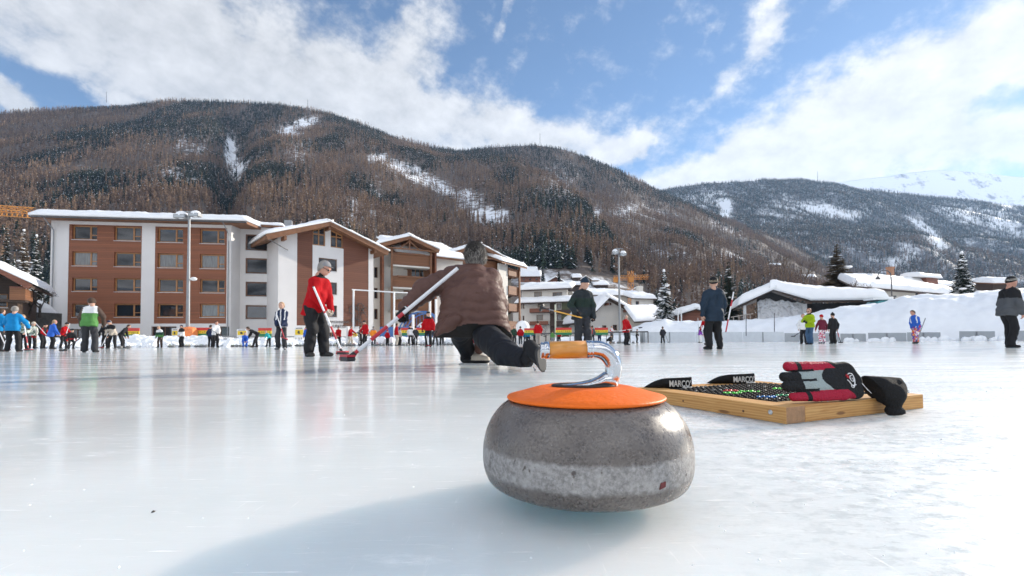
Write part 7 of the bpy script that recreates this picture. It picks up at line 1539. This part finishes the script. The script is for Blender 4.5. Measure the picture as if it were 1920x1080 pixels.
MB().tube([a, a.lerp(b, .5), b], [.01215, .01255, .01235], 32).build('grip', GRIP, h_o, True)
fe = MB(); e = fp(1012.5, 657); d = (a-e).normalized(); L__ = (a-e).length
fe.tube([e, e+d*.0012, e+d*.003, e+d*.0034, e+d*.0055, e+d*.0059, e+d*.008, e+d*L__*.98], [.0098, .0113, .0119, .0112, .0112, .0121, .0124, .0125], 32).build('ferrule', CHROME, h_o, True)
fe = MB(); c0, c1 = fp(1099, 655.3), fp(1111, 654.6); fe.tube([c0, c0.lerp(c1, .1), c0.lerp(c1, .45), c0.lerp(c1, .5), c0.lerp(c1, .6), c1], [.0124, .0128, .0128, .0120, .0128, .0127], 32).build('collar', CHROME, h_o, True)
rc = math.radians(-62); MB(Matrix.Translation((.1455*math.cos(rc), .1455*math.sin(rc), .0545)) @ Matrix.Rotation(rc, 4, 'Z')).prism([(-.005, -.004), (.004, -.002), (.0045, .004), (-.003, .003)], -.0004, .0007, 0, Matrix.Rotation(R(90), 4, 'Z')).build('paint_chip', mat('old_red_paint', (.13, .03, .03), .8, .3, 90), st)
# pale stone under the thrower, and the rows on the far ice
PGRAN = mat('pale_granite', (.52, .50, .47), .4, .15, 60); DGRAN = mat('dark_granite', (.16, .16, .16), .4, .3, 40)
p = ground(889, 686); make_stone('pale granite curling stone in front of the foot of the person in the brown coat', at(890, 640, 4.78).x, 4.86, mat('cap_cream', (.6, .58, .5), .4), PGRAN, None, 40)
caps = {'g': mat('cap_green', (.20, .30, .10), .4), 'r': mat('cap_red', (.45, .05, .04), .4), 'k': mat('cap_dark', (.05, .06, .07), .4), 'y': mat('cap_yellow', (.5, .4, .06), .4)}
def small_stone(label, x, y, c, group):
    t = make_stone(label, x, y, caps[c], DGRAN, group, 14, False); m = MB(); m.tube([(.06, 0, .16), (.06, 0, .20), (.03, 0, .215), (-.07, 0, .212)], .014, 6); m.build('handle', caps[c], t, True); return t
ROWS = [([438, 445, 452, 460, 468], 33.6, 'gkgkg', 'stone at the feet of the bending person in black'), ([316, 326, 347, 356, 367, 372, 377, 382, 388], 33.6, 'gkyykkgkk', 'stone in the row on the ice before the long striped banner'), ([524, 545, 556, 563, 571], 33.6, 'kgkgk', 'stone beside the royal blue jacket at the foot of the bank'), ([612, 620, 628, 645, 650, 655, 664], 33.6, 'kkgkkkr', 'stone in the row behind the far broom of the sunglasses wearer'), ([703, 708, 714, 719, 734, 758, 762, 790, 795], 33.6, 'krkkkgkkk', 'stone in the row under the red jackets'), ([833.5, 841, 848], 33.6, 'kkk', 'stone right beside the hem of the brown coat'), ([1151, 1159, 1163, 1167, 1187], 43, 'kkkkk', 'stone on the ice around the feet of the red jacket by the lamp post'), ([222, 244], 27.5, 'kk', 'stone on the ice right of the stooping people in black')]
for xs_, Y, cs, lab in ROWS:
    for x, c in zip(xs_, cs): small_stone(lab, at(x, 640, Y).x, Y+.13*math.sin(x), c, lab.replace('stone ', 'stones ', 1))

# ================================================================== WOODEN TRAY WITH RUBBER MAT
WOOD = planks('pine_batten', (.46, .27, .115), .5, False, .16)
def pine():
    m = bpy.data.materials.new('pine'); m.use_nodes = True; N, L = m.node_tree.nodes, m.node_tree.links; b = N['Principled BSDF']; b.inputs['Roughness'].default_value = .65; b.inputs['Specular IOR Level'].default_value = .25
    t = N.new('ShaderNodeTexCoord'); mp = N.new('ShaderNodeMapping'); mp.inputs['Scale'].default_value = (2.2, 22, 26); L.new(t.outputs['Object'], mp.inputs[0])
    n = N.new('ShaderNodeTexNoise'); n.inputs['Scale'].default_value = 3; n.inputs['Detail'].default_value = 7; n.inputs['Distortion'].default_value = .8; L.new(mp.outputs[0], n.inputs[0])
    w = N.new('ShaderNodeTexWave'); w.inputs['Scale'].default_value = 1.6; w.inputs['Distortion'].default_value = 7; w.inputs['Detail'].default_value = 3; w.bands_direction = 'Z'; L.new(mp.outputs[0], w.inputs[0])
    a = N.new('ShaderNodeMath'); a.operation = 'MULTIPLY_ADD'; L.new(w.outputs['Fac'], a.inputs[0]); a.inputs[1].default_value = .35; L.new(n.outputs['Fac'], a.inputs[2])
    r = N.new('ShaderNodeValToRGB'); r.color_ramp.elements[0].position = .35; r.color_ramp.elements[1].position = .95; r.color_ramp.elements[0].color = (.62, .36, .135, 1); r.color_ramp.elements[1].color = (.42, .20, .06, 1); L.new(a.outputs[0], r.inputs[0])
    k = N.new('ShaderNodeTexVoronoi'); k.inputs['Scale'].default_value = 1.0; mk = N.new('ShaderNodeMapping'); mk.inputs['Scale'].default_value = (7, 17, 30); L.new(t.outputs['Object'], mk.inputs[0]); L.new(mk.outputs[0], k.inputs[0])
    kr = N.new('ShaderNodeMapRange'); kr.inputs['From Min'].default_value = .10; kr.inputs['From Max'].default_value = .17; kr.inputs['To Min'].default_value = .75; kr.inputs['To Max'].default_value = 0; L.new(k.outputs['Distance'], kr.inputs[0])
    mx = N.new('ShaderNodeMix'); mx.data_type = 'RGBA'; L.new(kr.outputs[0], mx.inputs[0]); L.new(r.outputs[0], mx.inputs[6]); mx.inputs[7].default_value = (.13, .055, .025, 1); L.new(mx.outputs[2], b.inputs['Base Color'])
    bp = N.new('ShaderNodeBump'); bp.inputs['Strength'].default_value = .25; bp.inputs['Distance'].default_value = .002; L.new(a.outputs[0], bp.inputs['Height']); L.new(bp.outputs[0], b.inputs['Normal']); return m
PINE = pine(); ENDG = mat('end_grain', (.36, .20, .10), .7, .2, 60, .3, 200); SCREW = mat('zinc_screw', (.6, .6, .6), .3, .1, 100, metal=1)
TC = ground(1475, 796); TR = ground(1732, 765.5)
u_ = (TR-TC); TW = u_.length; ta = math.atan2(u_.y, u_.x); TL = .60; TH = .0445
tr = thing('wooden_tray', 'low wooden tray of pine battens holding a black rubber mat on the ice', 'foot tray', (TC.x, TC.y, 0), ta)
TM = Matrix.Translation((TC.x, TC.y, 0)) @ Matrix.Rotation(ta, 4, 'Z'); TI = TM.inverted()
def tray_pt(px, py, z):
    """where a line of sight meets the height z, in the tray's frame (x along the near right batten, y along the left one)"""
    return TI @ ground(px, py, z)
def batten(x0, x1, y0, y1, z0, z1, nm='batten', mats=None, long_y=False):
    c = Vector(((x0+x1)/2, (y0+y1)/2, 0)); b = .0025; mb = MB(); hx, hy = (x1-x0)/2, (y1-y0)/2
    if long_y: hx, hy = hy, hx
    V = []
    for x, y, z in [(sx, sy, sz) for sz in (0, 1) for sy in (-1, 1) for sx in (-1, 1)]: V.append((x*hx, y*hy, z0 if z == 0 else z1))
    bm_o = MB().box(-hx, hx, -hy, hy, z0, z1); o = bm_o.build(nm, mats or [PINE, ENDG], tr)
    for p in o.data.polygons:
        if abs(p.normal.x) > .9: p.material_index = 1
    o.location = c; o.rotation_euler.z = R(90) if long_y else 0
    mod = o.modifiers.new('edge', 'BEVEL'); mod.width = b; mod.segments = 2; return o
batten(.075, TW, 0, .085, 0, TH); batten(0, .0745, .0, TL, 0, TH, long_y=True); batten(.075, TW, TL-.085, TL, 0, TH-.001); batten(TW-.075, TW-.0005, .0855, TL-.0855, 0, TH-.002, long_y=True)
sc = MB()
def screw(x, y, z, nrm, r):
    M = Matrix.Translation((x, y, z)) @ Vector(nrm).to_track_quat('Z', 'Y').to_matrix().to_4x4(); s_ = MB(M); s_.lathe([(.001, .0006), (r*.35, .0006), (r*.36, -.001), (r*.5, -.001), (r*.55, .0012), (r, .0006), (r, -.002), (.5*r, -.002)], 14); return s_.build('screw', SCREW, tr, True)
screw(-.001, .045, .026, (-1, 0, 0), .0065)
for y in (.13, .36, .48): MB().box(-.0012, .001, y-.0025, y+.0025, .012+.02*(y % .1)*5, .018+.02*(y % .1)*5).build('nail_mark', mat('nail_mark', (.12, .06, .03), .7), tr)
RUB = mat('rubber_black', (.013, .013, .014), .75, .25, 60, .3, 90, spec=.15); RUBW = mat('rubber_worn', (.20, .20, .20), .5, .3, 80)
MCOL = [RUB, RUBW, mat('plastic_red', (.60, .03, .03), .45, .1, 30), mat('plastic_green', (.07, .55, .04), .45, .1, 30), mat('plastic_blue', (.02, .20, .55), .45, .1, 30), mat('plastic_mint', (.02, .42, .16), .45, .1, 30)]
mt = thing('rubber_mat', 'woven black rubber mat with red, green and blue plastic links lying in the wooden tray', 'mat', (TC.x, TC.y, 0), ta)
MB().box(.077, TW-.077, .087, TL-.087, .018, TH-.012).build('base', RUB, mt)
lk = MB(); rs = random.Random(2); x0, x1, y0, y1 = .076, TW-.077, .086, TL-.087; zt = TH-.003
colz = [(tray_pt(1368, 733, TH), .05, .012, 2), (tray_pt(1374, 737.5, TH), .055, .012, 3), (tray_pt(1404, 734.5, TH), .055, .011, 3), (tray_pt(1462, 729, TH), .06, .012, 3), (tray_pt(1440, 745, TH), .055, .011, 4), (tray_pt(1470, 742, TH), .05, .010, 5), (tray_pt(1488, 748, TH), .05, .010, 5)]
ny, nxx = 34, 46
for j in range(ny):
    for i in range(nxx):
        x = x0+(x1-x0)*(i+.5*(j % 2)+.3)/nxx; y = y0+(y1-y0)*(j+.5)/ny
        if x > x1-.006: continue
        mi = 0 if rs.random() < .965 else 1; d = Vector((x, y, 0)); e = (TM @ Vector((1, 0, 0))-TM @ Vector())
        for c, a_, b_, q in colz:
            # the coloured links lie in strips that run across the view
            w = TM.to_3x3() @ Vector((x-c.x, y-c.y, 0))
            if abs(w.x) < a_*.50 and abs(w.y) < b_*1.15 and rs.random() < .85: mi = q
        wv = (x1-x0)/nxx*.82; hv = (y1-y0)/ny*.60; dz = .0025 if mi > 1 else .0012*rs.random(); z = zt+(.002 if (i+j) % 2 else 0)+dz
        lk.tube([(x-wv/2, y, z-.005), (x-wv*.3, y, z), (x+wv*.3, y, z), (x+wv/2, y, z-.005)], [hv*.42, hv*.5, hv*.5, hv*.42], 6, mi)
o = lk.build('links', MCOL, mt, True)
# rubber foot rests with raised white letters
HW = mat('raised_letters', (.62, .60, .56), .6, .15, 60)
def foot_rest(label, px0, py0, px1, py1):
    a, b = tray_pt(px0, py0, TH), tray_pt(px1, py1, TH); L = (b-a).length; an = math.atan2(b.y-a.y, b.x-a.x); t = thing('foot_rest', label, 'foot rest', TM @ a, ta+an, 'rubber foot rests on the far batten')
    n = 24; top = []; D = .07; H = .034; mb = MB()
    hz = lambda f: H*(1-(1-min(1, f*2.1))**2.0)*.92+.003+.006*f
    vs = []
    for i in range(n+1):
        f = i/n; x = L*f; bow = -.016*math.sin(f*math.pi)**.8-.010*f; h = hz(f); w = D*(.25+.75*min(1, f*2.2))
        vs += [(x, bow, .001), (x, bow+.002, h*.93), (x, bow+.006, h), (x, bow+w-.01, h*.80), (x, bow+w, .001)]
    fs = [(i*5+k, (i+1)*5+k, (i+1)*5+(k+1) % 5, i*5+(k+1) % 5) for i in range(n) for k in range(5)]+[(4, 3, 2, 1, 0), tuple(n*5+k for k in range(5))]
    mb.add(vs, fs); body = mb.build('body', RUB, t, True)
    cu = text_mesh('MARCO\u2019', .036, .003, HW, t, 'lettering', bold=.0006); me = cu.data; co = np.empty(len(me.vertices)*3, dtype=np.float32); me.vertices.foreach_get('co', co); co = co.reshape(-1, 3)
    mn, mx = co.min(0), co.max(0); xx = (co[:, 0]-mn[0])/(mx[0]-mn[0]); zz = (co[:, 2]-mn[2])/(mx[2]-mn[2]); f = .50+.475*xx
    bow = -.016*np.sin(f*math.pi)**.8-.010*f; co2 = np.stack([L*f, bow-.0016+co[:, 1]*.9, .0055+zz*.0235*(1-.0*f)], 1); me.vertices.foreach_set('co', co2.ravel()); me.update()
    MB().tube([(L*f, -.016*math.sin(f*math.pi)**.8-.010*f-.002, .003) for f in np.linspace(.78, .99, 8)], .0028, 6).build('worn_edge', HW, t, True)
foot_rest('black rubber foot rest with white raised letters, nearest the orange capped stone', 1209, 727, 1296, 727)
foot_rest('black rubber foot rest with white raised letters, on the middle of the far batten', 1327, 719, 1413, 718)

# ================================================================== GLOVES
GB, GR_, GG = cloth('glove_black', (.013, .013, .014), .8, .5, 160), cloth('glove_crimson', (.36, .010, .035), .7, .4, 180), cloth('glove_grey_panel', (.36, .42, .41), .6, .6, 240)
gc = at(1560, 752, 1.30); gt = thing('glove', 'red, black and grey work glove with a white emblem lying on the tray', 'glove', gc)
k_ = 1.30/FPX; TILT = R(-30)
GM = Matrix.Rotation(R(13), 4, 'Z') @ Matrix.Rotation(TILT, 4, 'X')   # the back of the hand leans away from us
g = lambda x, y, d=0.0: Vector(((x-1560)*k_*1.04, d, (752-y)*k_*1.13))
Q = [cap(g(1503, 687), g(1545, 689), .0155, .0175, 1), cap(g(1545, 689), g(1590, 692), .0175, .022, 1),
     cap(g(1482, 707, -.004), g(1515, 708, -.004), .0150, .0165, 0), cap(g(1515, 708, -.004), g(1575, 708, -.002), .0165, .022, 2),
     cap(g(1478, 724, -.004), g(1510, 724, -.004), .0150, .0165, 0), cap(g(1510, 724, -.004), g(1575, 723, -.002), .0165, .022, 2),
     cap(g(1484, 742, 0), g(1530, 742), .0125, .015, 1), cap(g(1530, 742), g(1590, 740), .015, .019, 1),
     cap(g(1590, 698, .0), g(1626, 697, .0), .026, .028, 3), cap(g(1590, 732, .0), g(1622, 734, .0), .026, .026, 3), cap(g(1588, 714), g(1628, 715), .03, .03, 3), cap(g(1560, 715, .006), g(1600, 715, .006), .024, .024, 3)]
for i in (0, 1, 2, 3, 4, 5, 6, 7): Q[i] = Q[i][:6]+(.004,)
V, F, mi = sdf_mesh(Q, .0021, .012, [((0, -.021, 0), (.0, -1, 0)), ((0, .030, 0), (0, 1, 0))], .0010, 4)
V[:, 1] *= np.where(V[:, 1] < 0, .62, 1)
C = V[F].mean(axis=1); X_ = C[:, 0]/(k_*1.04)+1560; Y_ = 752-C[:, 2]/(k_*1.13)
xb = 1590+((Y_-715)/18.0)**2*-0+np.where(np.abs(Y_-715) < 20, -35+((Y_-715)/17)**2*14, np.where(Y_ < 715, 6-(696-Y_)*-.9*-1, 8+(Y_-735)*1.2))
col = np.where(Y_ < 697.5, 1, np.where(Y_ > 734, 1, 2)); col = np.where((col == 2) & (X_ < 1513-(Y_-700)*.12), 0, col); col = np.where(X_ > xb+ (0), 0, col)
col = np.where((col == 1) & (np.abs(X_-1520) < 4.5) & (Y_ < 697.5), 0, col); col = np.where((col == 1) & (np.abs(X_-1513) < 4.5) & (Y_ > 734), 0, col)
for yl, xm in ((697.5, 1548), (716, 1542), (733.5, 1540)): col = np.where((np.abs(Y_-yl) < 2.3) & (X_ < xm), 0, col)
col = np.where(C[:, 1] > .006, 0, col)
T3 = np.array(GM.to_3x3()); np_mesh('hand', V@T3.T, F, [GB, GR_, GG], col, gt)
S_ = lambda x, y, d=-.0142: GM @ g(x, y, d)
lw = MB(); WT = mat('stitched_white', (.72, .72, .72), .6, .05, 90); RT = mat('stitched_red', (.5, .02, .03), .6, .05, 90)
def stroke(mb, pts, r, m=0, d=-.0142):
    pp = [S_(x, y, d) for x, y in pts]; mb.tube(pp, r*k_, 6, m)
stroke(lw, [(1614.5, 708.3), (1619, 706.3), (1624, 707.5), (1625, 712), (1623.3, 719), (1619, 726), (1615, 730.5), (1611.5, 733.5)], 1.0)
stroke(lw, [(1621.3, 710.8), (1617.3, 711.5), (1615, 715), (1615, 720), (1617.5, 722.3), (1620, 720.5), (1621, 715.8), (1618.8, 715.6)], .95)
stroke(lw, [(1606.8, 718.5), (1609, 720.5), (1610.2, 725), (1611, 728.3), (1616, 728.8), (1621, 728)], .95); stroke(lw, [(1611+2.3*math.cos(a), 730.8+2.3*math.sin(a)) for a in np.linspace(0, 6.283, 12)], .75)
for a in range(6): stroke(lw, [(1611.5, 712), (1611.5+3.9*math.cos(a*1.05+.3), 712+4.3*math.sin(a*1.05+.3))], .75, 1)
lw.build('emblem', [WT, RT], gt, True)
cb = MB(); stroke(cb, [(1634, 694), (1631.5, 700), (1632, 712), (1638, 728), (1646, 744)], .45, 0, -.012); stroke(cb, [(1634, 694), (1638, 703), (1641, 720), (1645, 738)], .35, 0, -.008); cb.build('cord', WT, gt)
# the knitted cuff and thumb of the second glove hang over the batten behind it
gt2 = thing('glove', 'all black knitted glove hanging over the tray edge behind the red and black glove', 'glove', at(1660, 752, 1.36))
k2 = 1.36/FPX; g2 = lambda x, y, d=0.0: Vector(((x-1660)*k2, d, (752-y)*k2))
KN = cloth('knitted_black', (.017, .017, .018), .9, .7, 260)
V, F, mi = sdf_mesh([cap(g2(1622, 728, .02), g2(1684, 730, .02), .030, .034), cap(g2(1640, 722, .02), g2(1688, 722, .02), .024, .022), cap(g2(1655, 732, .0), g2(1673, 738, -.004), .034, .030), cap(g2(1668, 745, -.008), g2(1668, 760, -.016), .026, .017)], .003, .02, [(g2(1697, 730, .02), Vector((1, 0, .22))), (g2(1650, 706.5, 0), Vector((.06, 0, 1))), (g2(1660, 769.5, 0), Vector((.12, 0, -1))), (g2(1648, 745, 0), Vector((-1, 0, -.42)))], .0012, 7)
np_mesh('cuff', V, F, KN, None, gt2)
V, F, mi = sdf_mesh([cap(g2(1660, 768, -.016), g2(1678, 771, -.016), .0135, .0135), cap(g2(1669, 766, -.016), g2(1669, 772, -.016), .015)], .0026, .012, [(g2(1668, 776, 0), Vector((.15, 0, -1)))]); np_mesh('knit_band', V, F, KN, None, gt2)
# loose dark string at the right end of the batten
rs = random.Random(6); sm = MB()
for k in range(7):
    p = tray_pt(1690+k*2, 746, TH); pts = [Vector((TW-.10+.012*i+rs.uniform(-.006, .006), .045+rs.uniform(-.02, .02), TH+.003+rs.uniform(0, .006))) for i in range(8)]; sm.tube(pts, .0011, 4)
o = sm.build('loose_string', mat('dark_string', (.06, .035, .03), .8)); o.matrix_world = TM; tag(o, 'tangle of dark string on the right end of the tray batten', 'string')
cl = MB(); p = tray_pt(1546, 754, TH)
cl.tube([(p.x-.014, p.y, TH+.003), (p.x, p.y+.004, TH+.004), (p.x+.012, p.y-.003, TH+.003), (p.x+.002, p.y-.007, TH+.003)], .0016, 5); o = cl.build('wire_clip', SCREW); o.matrix_world = TM; tag(o, 'small bent wire clip on the near corner of the tray', 'clip')
p = ground(288, 961); MB(Matrix.Translation(p)).prism([(-.0022, 0), (.0005, .0005), (.0026, .0022), (.0002, .0016), (-.0008, .0026)], -.002, .0016).build('leaf_scrap', mat('leaf_brown', (.03, .02, .015), .8)); tag(bpy.data.objects['leaf_scrap'], 'tiny dark scrap of leaf on the bare ice at the lower left', 'leaf')

# crumbs of ice and frost lying about on the near ice
rs = random.Random(21); cm = MB()
for k in range(330):
    y = .45+rs.random()**1.5*3.2; x = rs.uniform(-1.0, 1.15)*y*1.05; x = abs(x)+.1 if rs.random() < .6 else x; r_ = rs.uniform(.0004, .0012)*(1 if rs.random() < .93 else 2.2)
    if math.hypot(x-SX, y-SY) < .16: continue
    q = TI @ Vector((x, y, 0))
    if -.01 < q.x < TW+.01 and -.01 < q.y < TL+.01: continue
    M = Matrix.Translation((x, y, r_*.3)) @ Matrix.Rotation(rs.random()*6, 4, Vector((rs.random(), rs.random(), rs.random()+.1)))
    cm.box(-r_*rs.uniform(.6, 1.6), r_, -r_*.8, r_*rs.uniform(.5, 1.2), -r_*.6, r_*.5, 0, M)
tag(cm.build('ice_crumbs', mat('ice_crumb', (.88, .90, .91), .35, .04, 80)), kind='stuff')
# ---- the valley air: a closed box of thin haze round everything
HAZE = 5.5e-5
if HAZE:
    m = bpy.data.materials.new('haze'); m.use_nodes = True; N, L = m.node_tree.nodes, m.node_tree.links
    N.remove(N['Principled BSDF']); v = N.new('ShaderNodeVolumePrincipled'); v.inputs['Color'].default_value = (.42, .66, 1.0, 1); v.inputs['Density'].default_value = HAZE; v.inputs['Anisotropy'].default_value = .2
    L.new(v.outputs[0], N['Material Output'].inputs['Volume'])
    tag(MB().box(-9100, 9100, -9100, 9100, -1.1, 2050).build('haze', m), kind='stuff')
